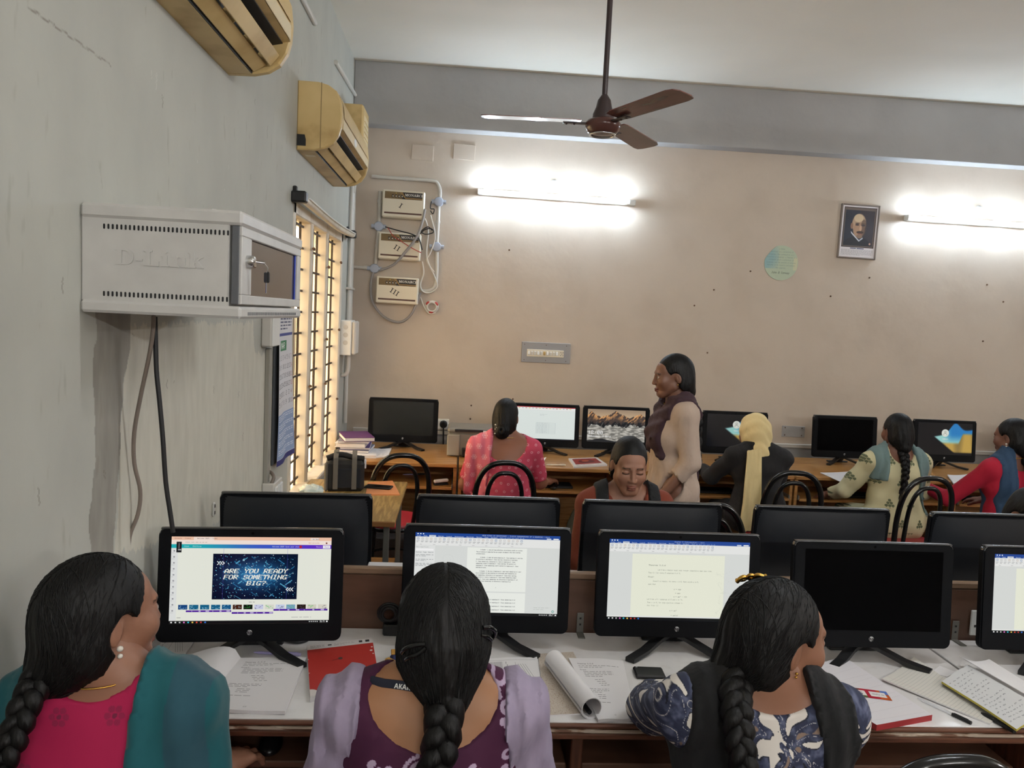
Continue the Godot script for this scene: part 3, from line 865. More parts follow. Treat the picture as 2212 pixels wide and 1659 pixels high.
func screen_plan() -> Image:
	var im := canvas(480, 270, c8(232, 240, 236))
	var rng := RandomNumberGenerator.new(); rng.seed = 31
	rect(im, 0, 0, 480, 6, c8(190, 50, 60)); rect(im, 0, 6, 480, 24, c8(244, 246, 244))
	for i in 16: rect(im, 12 + i * 28, 10, 14, 5, [c8(226, 200, 60), c8(170, 175, 180), c8(190, 120, 90)][i % 3]); 
	rect(im, 0, 29, 480, 1, c8(200, 205, 205))
	scrawl(im, 190, 60, 60, 2, 8, 2, c8(180, 186, 190), rng)
	for i in 9: line(im, Vector2(160, 130 + i * 11), Vector2(320, 130 + i * 11), 1, c8(170, 180, 184))
	for i in 4: line(im, Vector2(160 + i * 53, 130), Vector2(160 + i * 53, 218), 1, c8(170, 180, 184))
	for i in 8: scrawl(im, 166, 133 + i * 11, 148, 1, 4, 2, c8(176, 184, 190), rng)
	rect(im, 0, 261, 480, 9, c8(30, 34, 40))
	return im

func screen_mountain() -> Image:
	var W := 480
	var H := 270
	var im := canvas(W, H, c8(120, 100, 84))
	var f := FastNoiseLite.new(); f.seed = 3; f.frequency = 0.02; f.fractal_octaves = 5
	var pk := [[-20, 74], [30, 14], [70, 50], [110, 64], [150, 52], [190, 40], [232, 10], [268, 34], [300, 46], [345, 66], [390, 52], [436, 26], [470, 48], [500, 60]]
	for x in W:
		var ridge := 70.0
		for i in pk.size() - 1:
			if x >= pk[i][0] and x < pk[i + 1][0]: ridge = lerpf(pk[i][1], pk[i + 1][1], float(x - pk[i][0]) / (pk[i + 1][0] - pk[i][0]))
		ridge += f.get_noise_2d(x * 3.0, 0) * 9.0
		var dark := 96.0 + absf(f.get_noise_2d(x * 0.8, 300)) * 60.0
		var mist := 134.0 + f.get_noise_2d(x * 0.6, 600) * 34.0
		for y in H:
			var c: Color
			var n := f.get_noise_2d((x + y * 0.8) * 1.6, y * 0.9)
			if y < ridge: c = c8(156, 134, 112).lerp(c8(206, 178, 142), y / 70.0)
			elif y < dark: c = c8(70, 58, 54).lerp(c8(232, 168, 106), smoothstep(-0.12, 0.2, n) * clampf(1.15 - (y - ridge) / 60.0, 0, 1))
			elif y < mist: c = c8(26, 28, 32).lerp(c8(86, 84, 82), smoothstep(0.0, 0.4, n))
			else: c = c8(120, 118, 112).lerp(c8(200, 196, 186), clampf(0.5 + f.get_noise_2d(x * 0.8, y * 2.6) * 1.6, 0, 1))
			im.set_pixel(x, y, c)
	for x in W:
		var hump := 262.0 - 34.0 * exp(-pow((x - 330) / 50.0, 2)) - 20.0 * exp(-pow((x - 110) / 70.0, 2))
		for y in range(int(hump), H): im.set_pixel(x, y, c8(46, 46, 48))
	write(im, "12:00", 8, 178, 4.2, 4.0, Color.WHITE)
	write(im, "Wednesday, 18 March", 8, 216, 1.7, 2.0, Color.WHITE)
	return im

func screen_sign_in(shift: float) -> Image:
	var W := 480
	var H := 270
	var im := canvas(W, H, c8(26, 28, 36))
	for y in H:
		for x in W:
			var u := float(x) / W + shift
			var v := float(y) / H
			var c := Color(0.07, 0.075, 0.1)
			var cave := smoothstep(0.0, 0.06, u - (0.26 + maxf(0.0, v - 0.42) * 0.75)) * smoothstep(0.0, 0.07, v - (0.5 - u * 0.35 - 0.3 * exp(-pow((u - 0.68) / 0.12, 2)))) * smoothstep(0.0, 0.08, 0.96 - v)
			var sky := c8(170, 232, 226).lerp(c8(44, 140, 214), smoothstep(0.45, 0.64, u) * smoothstep(0.7, 0.3, v))
			var sand := c8(214, 176, 88).lerp(c8(90, 80, 60), clampf(0.35 + sin(u * 19.0) * 0.3 - v * 0.3, 0, 1))
			var land := smoothstep(-0.05, 0.06, v - 0.62 + smoothstep(0.74, 0.84, u) * 0.3)
			c = c.lerp(sky.lerp(sand, land), clampf(cave, 0, 1))
			im.set_pixel(x, y, c)
	var cx := W * (0.5 - shift)
	disc(im, cx, 84, 32, c8(246, 250, 240))
	disc(im, cx, 76, 9, c8(150, 150, 140)); disc(im, cx, 76, 6, c8(246, 250, 240))
	for i in 18:
		var a := PI + PI * i / 17.0
		disc(im, cx + cos(a) * 15, 102 + sin(a) * 15, 1.5, c8(150, 150, 140))
	write(im, "Admin", cx - 22, 128, 1.6, 1.8, Color.WHITE)
	write(im, "Sign in", cx - 22, 152, 1.3, 1.4, c8(226, 232, 230))
	return im

# ---------------------------------------------------------------- all-in-one computers
const AW := 0.505
const AH := 0.318
var aio_mesh := {}
func aio_shapes() -> void:
	var tilt := Transform3D(Basis(Vector3.RIGHT, deg_to_rad(-5.0)), Vector3(0, 0.05, 0))
	var up := Transform3D(Basis(), Vector3(0, AH / 2, 0))
	var b := MB.new()
	b.xf = tilt * up
	b.slab(rrect(AW, AH, 0.02), -0.014, 0.012, 0.004)
	aio_mesh.casing = b.mesh()
	b = MB.new()
	b.xf = tilt * up
	b.tube(curve([Vector3(-AW / 2 + 0.004, AH / 2 - 0.014, -0.001), Vector3(-AW / 2 + 0.012, AH / 2 - 0.003, -0.001), Vector3(-AW / 2 + 0.05, AH / 2 - 0.0003, -0.001), Vector3(AW / 2 - 0.05, AH / 2 - 0.0003, -0.001), Vector3(AW / 2 - 0.012, AH / 2 - 0.003, -0.001), Vector3(AW / 2 - 0.004, AH / 2 - 0.014, -0.001)], 4), 0.0115, 14, true, 0.32)
	aio_mesh.rim = b.mesh()
	b = MB.new()          # ribbed back cover, bulging and narrowing downwards
	b.xf = tilt * up
	var rows := []
	var NR := 64
	for r in NR + 1:
		var t := float(r) / NR
		var y := lerpf(-AH / 2 + 0.008, AH / 2 - 0.008, t)
		var bulge := 0.014 + 0.022 * sin(PI * clampf(t * 0.9 + 0.05, 0, 1)) + (0.0026 if r % 2 == 0 else 0.0)
		var wv := AW / 2 - 0.006
		var row := PackedVector3Array()
		for k in 13:
			var s := k / 6.0 - 1.0
			row.append(Vector3(s * wv, y, -(0.012 + (bulge - 0.012) * (1.0 - pow(absf(s), 6.0)))))
		rows.append(row)
	b.grid(rows, false, true)
	aio_mesh.back = b.mesh()
	b = MB.new()
	b.xf = tilt * up
	b.quad(Vector3(-0.2175, -0.1065, 0.0126), Vector3(0.2175, -0.1065, 0.0126), Vector3(0.2175, 0.1375, 0.0126), Vector3(-0.2175, 0.1375, 0.0126), Vector3(0, 0, 1))
	aio_mesh.screen = b.mesh()
	b = MB.new()
	b.xf = tilt * up
	b.lathe([Vector2(0.0075, 0), Vector2(0.0075, 0.0008), Vector2(0.006, 0.001)], 20, Transform3D(Basis(Vector3.RIGHT, PI / 2), Vector3(0, -0.132, 0.012)))
	aio_mesh.logo = b.mesh()
	b = MB.new()
	b.xf = tilt * up
	b.lathe([Vector2(0.004, 0), Vector2(0.004, 0.0006), Vector2(0.0025, 0.0007), Vector2(0.0, 0.0002)], 14, Transform3D(Basis(Vector3.RIGHT, PI / 2), Vector3(0, 0.148, 0.012)))
	aio_mesh.webcam = b.mesh()
	for s in [-1, 1]:
		b = MB.new()
		var pts := [Vector3(s * 0.012, 0.05, -0.03), Vector3(s * 0.05, 0.035, -0.012), Vector3(s * 0.1, 0.016, 0.03), Vector3(s * 0.155, 0.007, 0.075)]
		var rows2 := []
		for p in pts:
			var w := 0.011
			rows2.append(PackedVector3Array([p + Vector3(-w, -0.006, w * s * 0.9), p + Vector3(-w, 0.006, w * s * 0.9), p + Vector3(w, 0.006, -w * s * 0.9), p + Vector3(w, -0.006, -w * s * 0.9)]))
		var flatr := MB.new()
		for i in 3:
			for k in 4:
				var a: Vector3 = rows2[i][k]; var d: Vector3 = rows2[i][(k + 1) % 4]; var e: Vector3 = rows2[i + 1][(k + 1) % 4]; var f: Vector3 = rows2[i + 1][k]
				var nn := (d - a).cross(f - a).normalized()
				var mid: Vector3 = (a + d + e + f) / 4.0 - (pts[i] + pts[i + 1]) / 2.0
				flatr.quad(a, d, e, f, nn if nn.dot(mid) > 0 else -nn)
		flatr.fan(rows2[3], Vector3(s, 0, 1).normalized())
		aio_mesh["leg%d" % s] = flatr.mesh()
	b = MB.new()          # hinge and rear prop
	b.tube([Vector3(-0.05, 0.06, -0.035), Vector3(0.05, 0.06, -0.035)], 0.016, 12)
	b.box(Vector3(0, 0.035, -0.06), Vector3(0.07, 0.014, 0.09), 0.004, Basis(Vector3.RIGHT, -0.75))
	b.box(Vector3(0, 0.005, -0.095), Vector3(0.16, 0.01, 0.03), 0.003)
	aio_mesh.hinge = b.mesh()
	b = MB.new()
	b.lathe([Vector2(0.045, 0), Vector2(0.04, 0.02), Vector2(0.022, 0.034), Vector2(0, 0.038)], 16, Transform3D(Basis(Vector3.RIGHT, -PI / 2), Vector3(0, 0.2, -0.052)))
	aio_mesh.boss = b.mesh()

func computer(at: Vector3, turn: float, label: String, screen: Material, group := "") -> Node3D:
	var t := thing("desktop_computer", label, "computer", at, turn, group)
	put("casing", aio_mesh.casing, M.aio, t)
	put("back_cover", aio_mesh.back, M.aio_back, t)
	put("top_rim", aio_mesh.rim, M.aio_rim, t)
	put("screen", aio_mesh.screen, screen, t)
	var lg := put("logo_badge", aio_mesh.logo, M.logo, t)
	var tt := Transform3D(Basis(Vector3.RIGHT, deg_to_rad(-5.0)), Vector3(0, 0.05, 0)) * Transform3D(Basis(), Vector3(0, AH / 2 - 0.132, 0.0133))
	text("logo_lettering", "hp", 0.009, M.aio, lg, tt, true, false, 0.0004)
	put("webcam", aio_mesh.webcam, M.screen_off, t)
	put("stand_leg", aio_mesh["leg-1"], M.black_plastic, t)
	put("stand_leg", aio_mesh["leg1"], M.black_plastic, t)
	put("stand_hinge", aio_mesh.hinge, M.black_plastic, t)
	put("rear_boss", aio_mesh.boss, M.black_plastic, t)
	return t

func computers() -> void:
	aio_shapes()
	var off: Material = M.screen_off
	var s1 := img_mat(screen_video_editor(), 0.15, 0.62)
	var s2 := img_mat(screen_document("NEAR RINGS ON SEMIPRIMARY - FLOCUS SUBSEMIRINGS OF A NEARRING - Word", 0), 0.15, 0.62)
	var s3 := img_mat(screen_document("Chapter 3 (Introduction) - Word", 1), 0.15, 0.62)
	M.scr = [s1, s2, s3]
	# front row, screens to the camera
	computer(Vector3(-0.558, DESK, -2.15), deg_to_rad(4), "black desktop computer showing the slide ARE YOU READY FOR SOMETHING BIG", s1)
	computer(Vector3(0.11, DESK, -2.245), 0.0, "black desktop computer showing a text document behind the woman in purple", s2)
	computer(Vector3(0.695, DESK, -2.235), 0.0, "black desktop computer showing a page headed Theorem with large blank margins", s3)
	computer(Vector3(1.285, DESK, -2.19), 0.0, "black desktop computer with a dark screen on the white front desk", off)
	computer(Vector3(1.885, DESK, -2.19), 0.0, "black desktop computer showing a document beside the one with a dark screen", s3)
	# second row, ribbed backs to the camera
	var xs := [-0.53, 0.125, 0.71, 1.335, 1.98]
	var who := ["next to the left wall", "between the pink saree and the low screen divider", "in front of the woman looking down", "in front of the woman with the cream headscarf", "in front of the child at the far end"]
	for i in 5:
		computer(Vector3(xs[i], DESK, [-2.64, -2.68, -2.68, -2.68, -2.66][i]), PI + deg_to_rad([3, 0, 0, 0, 0][i]), "back of a black ribbed desktop computer " + who[i], off)
	# row along the back wall
	var si := img_mat(screen_sign_in(0.0), 0.15, 0.5)
	computer(Vector3(-0.388, DESK, -5.6), 0.0, "grey-black desktop computer with a dark screen near the window corner", mat(c8(30, 32, 32), 0.2))
	computer(Vector3(0.66, DESK, -5.62), 0.0, "desktop computer with a white table on its screen before the woman in pink", img_mat(screen_plan(), 0.15, 0.6))
	computer(Vector3(1.19, DESK, -5.62), 0.0, "desktop computer showing snowy mountains and the time 12:00", img_mat(screen_mountain(), 0.15, 0.6))
	computer(Vector3(2.1, DESK, -5.62), 0.0, "desktop computer with a sign-in screen before the woman in the cream headscarf", img_mat(screen_sign_in(-0.02), 0.15, 0.45))
	computer(Vector3(2.96, DESK, -5.62), 0.0, "desktop computer with a black screen on the back desk beside white papers", off)
	computer(Vector3(3.755, DESK, -5.62), 0.0, "desktop computer with a sign-in screen between the green and the red tunic", si)
	computer(Vector3(4.52, DESK, -5.62), 0.0, "desktop computer with a blue and sand coloured screen at the end of the back row", img_mat(screen_sign_in(0.35), 0.15, 0.5))

# ---------------------------------------------------------------- desks
func front_desk(x0: float, x1: float, label: String, uprights: Array) -> void:
	var zf := -1.81
	var zb := -2.37
	var d := thing("computer_desk", label, "desk", Vector3((x0 + x1) / 2, 0, (zf + zb) / 2))
	var w := x1 - x0
	var dp := zf - zb
	obj("desk_top", bx(Vector3(w - 0.004, 0.022, dp - 0.012), Vector3(0, DESK - 0.011, -0.006), 0.002), M.laminate, d)
	obj("edge_moulding", bx(Vector3(w - 0.004, 0.012, 0.014), Vector3(0, DESK - 0.007, dp / 2 - 0.006), 0.004), M.edge_wood, d)
	obj("edge_band", bx(Vector3(w - 0.004, 0.01, 0.017), Vector3(0, DESK - 0.0185, dp / 2 - 0.005), 0.004), M.edge_worn, d)
	obj("edge_moulding", bx(Vector3(w - 0.004, 0.016, 0.014), Vector3(0, DESK - 0.032, dp / 2 - 0.006), 0.003), M.edge_wood, d)
	for ux in uprights:
		obj("side_panel", bx(Vector3(0.03, DESK - 0.04, dp - 0.02), Vector3(ux - d.position.x, (DESK - 0.04) / 2, 0), 0.003), M.wood_dark, d)
	obj("modesty_panel", bx(Vector3(w - 0.01, 0.62, 0.018), Vector3(0, 0.4, -dp / 2 + 0.06), 0.002), M.panel_brown, d)
	for i in uprights.size() - 1:
		var a: float = uprights[i] + 0.02
		var c: float = uprights[i + 1] - 0.02
		obj("keyboard_tray", bx(Vector3(c - a, 0.018, 0.36), Vector3((a + c) / 2 - d.position.x, 0.615, 0.06), 0.003), M.panel_brown, d)
	var v := thing("desk_divider", "low brown wooden divider with a top edge coloured paler as if lit, behind the " + ("front row of computers" if x0 < 0.0 else "computer at the desk seam"), "divider", Vector3(d.position.x, 0, zb - 0.016))
	obj("panel", bx(Vector3(w - 0.004, DESK + 0.172, 0.02), Vector3(0, (DESK + 0.172) / 2, 0), 0.003), M.panel_brown, v)
	obj("cap", bx(Vector3(w - 0.004, 0.022, 0.024), Vector3(0, DESK + 0.184, 0), 0.004), M.panel_lit_edge, v)  # lit top of the divider, its light put into the colour

func facing_desk(x0: float, x1: float, label: String) -> void:
	var zf := -2.41
	var zb := -2.98
	var d := thing("facing_desk", label, "desk", Vector3((x0 + x1) / 2, 0, (zf + zb) / 2))
	var w := x1 - x0
	obj("desk_top", bx(Vector3(w - 0.004, 0.025, zf - zb), Vector3(0, DESK - 0.0125, 0), 0.003), M.laminate, d)
	obj("edge_moulding", bx(Vector3(w - 0.004, 0.035, 0.016), Vector3(0, DESK - 0.02, -(zf - zb) / 2 - 0.008), 0.004), M.edge_wood, d)
	for s in [-1, 1]:
		obj("side_panel", bx(Vector3(0.025, DESK - 0.026, zf - zb - 0.02), Vector3(s * (w / 2 - 0.02), (DESK - 0.026) / 2, 0), 0.003), M.wood_dark, d)
	obj("keyboard_tray", bx(Vector3(w - 0.1, 0.018, 0.3), Vector3(0, 0.62, -0.1), 0.003), M.panel_brown, d)

func back_desk(x0: float, x1: float, label: String) -> void:
	var zf := -5.08
	var zb := -5.86
	var d := thing("wooden_desk", label, "desk", Vector3((x0 + x1) / 2, 0, (zf + zb) / 2), 0.0)
	var w := x1 - x0
	var dp := zf - zb
	obj("desk_top", bx(Vector3(w - 0.008, 0.024, dp), Vector3(0, DESK - 0.012, 0), 0.004), M.wood_desk, d)
	for s in [-1, 1]:
		obj("side_panel", bx(Vector3(0.022, DESK - 0.025, dp - 0.03), Vector3(s * (w / 2 - 0.016), (DESK - 0.025) / 2, 0), 0.003), M.wood_desk, d)
	obj("back_panel", bx(Vector3(w - 0.06, 0.6, 0.016), Vector3(0, 0.42, -dp / 2 + 0.1), 0.002), M.wood_desk, d)
	obj("keyboard_tray", bx(Vector3(w - 0.07, 0.018, 0.42), Vector3(0, 0.585, dp / 2 - 0.2), 0.003), M.wood_desk, d)
	for s in [-1, 1]: obj("tray_rail", bx(Vector3(0.01, 0.03, 0.4), Vector3(s * (w / 2 - 0.032), 0.6, dp / 2 - 0.2), 0.002), M.steel_grey, d)

func desks() -> void:
	front_desk(WX + 0.005, 1.552, "white laminate front desk with dark wooden edge and a brown low divider", [WX + 0.02, -0.29, 0.335, 0.95, 1.535])
	front_desk(1.558, 2.95, "white laminate desk joined at the seam beside the yellow-edged notebook", [1.575, 2.2, 2.93])
	facing_desk(WX + 0.005, 1.55, "white desk behind the low divider holding the backs of computers")
	facing_desk(1.556, 2.95, "white desk behind the divider at the far end of the row")
	back_desk(WX + 0.01, 0.02, "orange-brown wooden desk in the corner by the window")
	back_desk(0.024, 1.19, "orange-brown wooden desk before the woman in pink")
	back_desk(1.194, 2.345, "orange-brown wooden desk before the woman in the cream headscarf")
	back_desk(2.349, 3.5, "orange-brown wooden desk with white papers before the woman in green print")
	back_desk(3.504, 4.75, "orange-brown wooden desk before the woman in red")

# ---------------------------------------------------------------- on the left wall
func air_conditioner(z_near: float, y0: float, label: String, length := 1.1) -> void:
	var t := thing("air_conditioner", label, "air conditioner", Vector3(WX, y0, z_near - length / 2))
	var full := PackedVector2Array([Vector2(0.0, 0), Vector2(0.0, 0.335), Vector2(0.1, 0.334), Vector2(0.15, 0.322), Vector2(0.19, 0.295), Vector2(0.212, 0.25), Vector2(0.22, 0.18), Vector2(0.216, 0.12), Vector2(0.205, 0.08), Vector2(0.18, 0.04), Vector2(0.14, 0.014), Vector2(0.09, 0.002)])
	var notched := PackedVector2Array([Vector2(0.0, 0), Vector2(0.0, 0.335), Vector2(0.1, 0.334), Vector2(0.15, 0.322), Vector2(0.19, 0.295), Vector2(0.212, 0.25), Vector2(0.22, 0.18), Vector2(0.216, 0.12), Vector2(0.19, 0.115), Vector2(0.12, 0.1), Vector2(0.085, 0.05), Vector2(0.085, 0.002)])
	var b := MB.new()
	b.slab(notched, -length / 2 + 0.035, length / 2 - 0.035, 0.0)
	obj("body", b, M.ac_cream, t)
	for s in [-1, 1]:
		b = MB.new()
		b.slab(full, s * length / 2 - (0.0 if s < 0 else 0.036), s * length / 2 + (0.036 if s < 0 else 0.0), 0.006)
		obj("end_cover", b, M.ac_cream, t)
		b = MB.new()
		b.slab(PackedVector2Array([Vector2(0.115, 0.332), Vector2(0.118, 0.332), Vector2(0.118, 0.012), Vector2(0.115, 0.012)]), s * (length / 2 + 0.0004) - 0.0004, s * (length / 2 + 0.0004) + 0.0004)
		obj("seam", b, M.ac_seam, t)
	b = MB.new()
	b.slab(PackedVector2Array([Vector2(0.002, 0.02), Vector2(0.002, 0.075), Vector2(0.04, 0.075), Vector2(0.046, 0.05), Vector2(0.046, 0.02)]), length / 2, length / 2 + 0.0012)
	obj("pipe_cutout", b, M.ac_dark, t)
	b = MB.new()           # dark lining of the air outlet
	b.slab(PackedVector2Array([Vector2(0.19, 0.1145), Vector2(0.12, 0.0995), Vector2(0.0855, 0.05), Vector2(0.0855, 0.003), Vector2(0.088, 0.003), Vector2(0.089, 0.048), Vector2(0.122, 0.096), Vector2(0.19, 0.111)]), -length / 2 + 0.037, length / 2 - 0.037)
	obj("outlet_lining", b, M.ac_dark, t)
	for q in [[0.165, 0.05, 0.9], [0.115, 0.022, 0.55]]:
		b = MB.new()
		b.box(Vector3(q[0], q[1], 0), Vector3(0.05, 0.006, length - 0.09), 0.002, Basis(Vector3(0, 0, 1), q[2]))
		obj("louvre", b, M.ac_cream, t)
	for k in 4:
		b = MB.new()
		b.box(Vector3(0.135, 0.06, (k - 1.5) * length * 0.2), Vector3(0.03, 0.05, 0.004), 0.001, Basis(Vector3(0, 0, 1), 0.7))
		obj("deflector", b, M.ac_cream, t)
	# ribbed front
	var rows := []
	for r in 25:
		var f := r / 24.0
		var p := Vector2(0.2195, 0.175).lerp(Vector2(0.186, 0.298), f) + Vector2(0.009, 0.004) * sin(PI * f)
		p += Vector2(0.0032, 0.0008) * (1.0 if r % 2 == 0 else 0.0)
		rows.append(PackedVector3Array([Vector3(p.x + 0.001, p.y, length / 2 - 0.06), Vector3(p.x + 0.001, p.y, -length / 2 + 0.06)]))
	b = MB.new()
	b.grid(rows, false)
	obj("front_grille", b, M.ac_cream, t)
	b = MB.new()
	b.box(Vector3(0.219, 0.145, 0), Vector3(0.004, 0.05, length - 0.1), 0.0018)
	obj("front_strip", b, M.ac_pale, t)
	b = MB.new()
	b.lathe([Vector2(0.022, 0), Vector2(0.02, 0.003), Vector2(0, 0.004)], 20, Transform3D(Basis(Vector3(0, 0, 1), -PI / 2).scaled(Vector3(1, 1, 1.9)), Vector3(0.221, 0.147, 0.08)))
	obj("badge", b, M.lamp_white, t)
	b = MB.new()
	b.box(Vector3(0.0435, 0.0, length / 2 - 0.14), Vector3(0.05, 0.0015, 0.05), 0.0)
	obj("service_cover", b, M.ac_pale, t)

func rack() -> void:
	var zn := -1.785
	var zf := -2.44
	var x1 := on_z(524, 464, zn).x
	var y0 := 1.715
	var y1 := 1.957
	var t := thing("network_rack", "pale grey wall-mounted network cabinet with a tinted glass door and hanging key", "cabinet", Vector3(WX, y0, (zn + zf) / 2))
	var w := x1 - WX
	var d := zn - zf
	var h := y1 - y0
	obj("body", bx(Vector3(w - 0.03, h - 0.05, d - 0.012), Vector3((w - 0.03) / 2, h / 2, 0), 0.003), M.rack_grey, t)
	obj("top_cover", bx(Vector3(w, 0.032, d), Vector3(w / 2, h - 0.016, 0), 0.006), M.rack_grey, t)
	obj("bottom_cover", bx(Vector3(w, 0.028, d), Vector3(w / 2, 0.014, 0), 0.006), M.rack_grey, t)
	for yy in [h - 0.05, 0.043]:
		var sl := MB.new()
		for k in 30:
			sl.slab(rrect(0.0042, 0.0115, 0.002, 3, Vector2(0.05 + k * 0.0093, yy)), d / 2 - 0.0062, d / 2 - 0.0054)
		var o := obj("vent_slots", sl, M.black_plastic, t)
		o.set_meta("kind", "stuff")
	var bs := MB.new()
	for k in 46: bs.box(Vector3(w + 0.0002, 0.012, d / 2 - 0.06 - k * 0.0115), Vector3(0.001, 0.008, 0.005), 0.0)
	obj("lower_vents", bs, M.rack_dark, t).set_meta("kind", "stuff")
	var tx := text("embossed_lettering", "D-Link", 0.033, M.rack_grey, t, Transform3D(Basis(), Vector3(0.17, h / 2 + 0.004, d / 2 - 0.0052)), true, true, 0.004, 1.25)
	tx.set_meta("label", "embossed lettering in the panel's own grey")
	# door, facing the room
	var door := Node3D.new()
	door.name = "door"
	door.position = Vector3(w - 0.012, h / 2, 0)
	t.add_child(door)
	var fw := 0.05
	var dh := h - 0.066
	var dw := d - 0.02
	obj("frame_rail", bx(Vector3(0.02, 0.022, dw), Vector3(0, dh / 2 - 0.011, 0), 0.002), M.rack_grey, door)
	obj("frame_rail", bx(Vector3(0.02, 0.022, dw), Vector3(0, -dh / 2 + 0.011, 0), 0.002), M.rack_grey, door)
	obj("frame_stile", bx(Vector3(0.02, dh - 0.044, fw + 0.03), Vector3(0, 0, dw / 2 - (fw + 0.03) / 2), 0.002), M.rack_grey, door)
	obj("frame_stile", bx(Vector3(0.02, dh - 0.044, fw - 0.01), Vector3(0, 0, -dw / 2 + (fw - 0.01) / 2), 0.002), M.rack_grey, door)
	obj("door_edge", bx(Vector3(0.016, dh, 0.004), Vector3(-0.004, 0, dw / 2 + 0.003), 0.001), M.rack_dark, door)
	obj("glass", bx(Vector3(0.006, dh - 0.044, dw - 2 * fw - 0.02), Vector3(-0.002, 0, -0.02), 0.0), M.rack_glass, door)
	for zz in [dw / 2 - fw - 0.034, -dw / 2 + fw]:
		obj("blue_strip", bx(Vector3(0.004, dh - 0.044, 0.008), Vector3(0.0032, 0, zz), 0.001), M.blue, door)
	var lk := MB.new()
	lk.lathe([Vector2(0.014, 0), Vector2(0.014, 0.016), Vector2(0.011, 0.02), Vector2(0, 0.02)], 18, Transform3D(Basis(Vector3(0, 0, 1), -PI / 2), Vector3(0.008, 0.012, dw / 2 - 0.04)))
	lk.box(Vector3(0.015, 0.012, dw / 2 - 0.066), Vector3(0.012, 0.026, 0.035), 0.003)
	obj("lock", lk, M.chrome, door)
	var ky := MB.new()
	ky.tube([Vector3(0.03, 0.012, dw / 2 - 0.04), Vector3(0.05, 0.01, dw / 2 - 0.045)], 0.003, 6)
	ky.tube(curve([Vector3(0.045, 0.012, dw / 2 - 0.045), Vector3(0.055, 0.0, dw / 2 - 0.05), Vector3(0.052, -0.012, dw / 2 - 0.052)], 5), 0.0012, 5)
	obj("key_ring", ky, M.chrome, door)
	obj("key_bow", bx(Vector3(0.006, 0.026, 0.026), Vector3(0.052, -0.022, dw / 2 - 0.055), 0.003, Basis(Vector3.UP, 0.6)), M.black_plastic, door)
	obj("key_blade", bx(Vector3(0.002, 0.026, 0.006), Vector3(0.051, -0.046, dw / 2 - 0.056), 0.0008, Basis(Vector3.UP, 0.6)), M.chrome, door)
	# handwritten note stuck above the cabinet
	var p0 := on_z(486, 455, -2.25)
	var im := canvas(128, 96, c8(222, 222, 220))
	write(im, "The Only Way", 18, 34, 1.2, 2.6, c8(110, 110, 112), 0.15)
	var nt := thing("paper_note", "white handwritten paper note standing on the network cabinet", "note", Vector3(p0.x, y1, -2.25), 0.25)
	var b := MB.new()
	b.slab(PackedVector2Array([Vector2(-0.034, 0), Vector2(0.036, 0), Vector2(0.038, 0.046), Vector2(-0.034, 0.054)]), -0.0008, 0.0008, 0.0, Rect2(-0.036, 0.0, 0.074, 0.054))
	obj("sheet", b, img_mat(im, 0.8), nt)
	# two cables hanging from under the cabinet, down behind the front row
	var q := []
	for k in [[332, 682], [330, 720], [322, 770], [303, 860], [290, 935], [290, 1000], [303, 1060], [298, 1110], [280, 1160], [278, 1220]]:
		var f: float = clampf((k[1] - 680.0) / 400.0, 0, 1)
		q.append(on_z(k[0], k[1], lerpf(-1.95, -2.06, f)) )
	var c1 := thing("hanging_cable", "thin brown-grey cable hanging from the network cabinet", "cable", q[0])
	b = MB.new()
	b.xf = Transform3D(Basis(), -q[0])
	b.tube(curve(q, 5), 0.0052, 8)
	obj("sleeve", b, M.cable_grey, c1)
	q = []
	for k in [[335, 684], [336, 730], [338, 800], [345, 870], [352, 950], [358, 1040], [368, 1110], [374, 1150]]:
		q.append(on_z(k[0], k[1], -1.98))
	c1 = thing("hanging_cable", "thick black cable hanging from the network cabinet", "cable", q[0])
	b = MB.new()
	b.xf = Transform3D(Basis(), -q[0])
	b.tube(curve(q, 5), 0.0062, 8)
	obj("sleeve", b, M.cable_black, c1)

func wall_calendar() -> void:
	var p := on_x(612, 830, WX)
	var t := thing("wall_calendar", "printed hanging wall calendar with a blue lower band beside the window", "calendar", Vector3(WX + 0.012, 0, -3.72))
	var im := canvas(256, 640, c8(222, 222, 226))
	var rng := RandomNumberGenerator.new(); rng.seed = 8
	scrawl(im, 20, 12, 216, 4, 14, 6, c8(90, 94, 120), rng)
	rect(im, 0, 76, 256, 12, c8(60, 70, 140)); rect(im, 30, 108, 110, 44, c8(60, 130, 90))
	write(im, "MAR", 44, 116, 4, 4, Color.WHITE)
	for r in 6:
		for c in 7: write(im, str((r * 7 + c) % 31 + 1), 14 + c * 34, 172 + r * 40, 2.4, 3, c8(170, 40, 40) if c == 6 else c8(60, 60, 76))
	rect(im, 0, 424, 256, 190, c8(150, 170, 205))
	for i in 5: scrawl(im, 14, 432 + i * 36, 228, 3, 9, 4, c8(220, 228, 240), rng)
	rect(im, 0, 616, 256, 24, c8(56, 60, 120))
	var rows := []
	for r in 21:
		var f := r / 20.0
		var y := lerpf(1.0, 1.705, f)
		var row := PackedVector3Array()
		for k in 9:
			var u := k / 8.0
			row.append(Vector3(0.012 + 0.008 * sin(u * 7.0 + f * 3.0) * (1.0 - f) + 0.02 * (1.0 - f) * (1.0 - f) * u, y + 0.02 * u * (1.0 - f), 0.13 - u * 0.27))
		rows.append(row)
	var b := MB.new()
	b.grid(rows, false)
	obj("sheets", b, img_mat(im, 0.6), t)
	obj("backing_board", bx(Vector3(0.008, 0.68, 0.26), Vector3(-0.006, 1.35, 0.02), 0.002), M.slate, t)

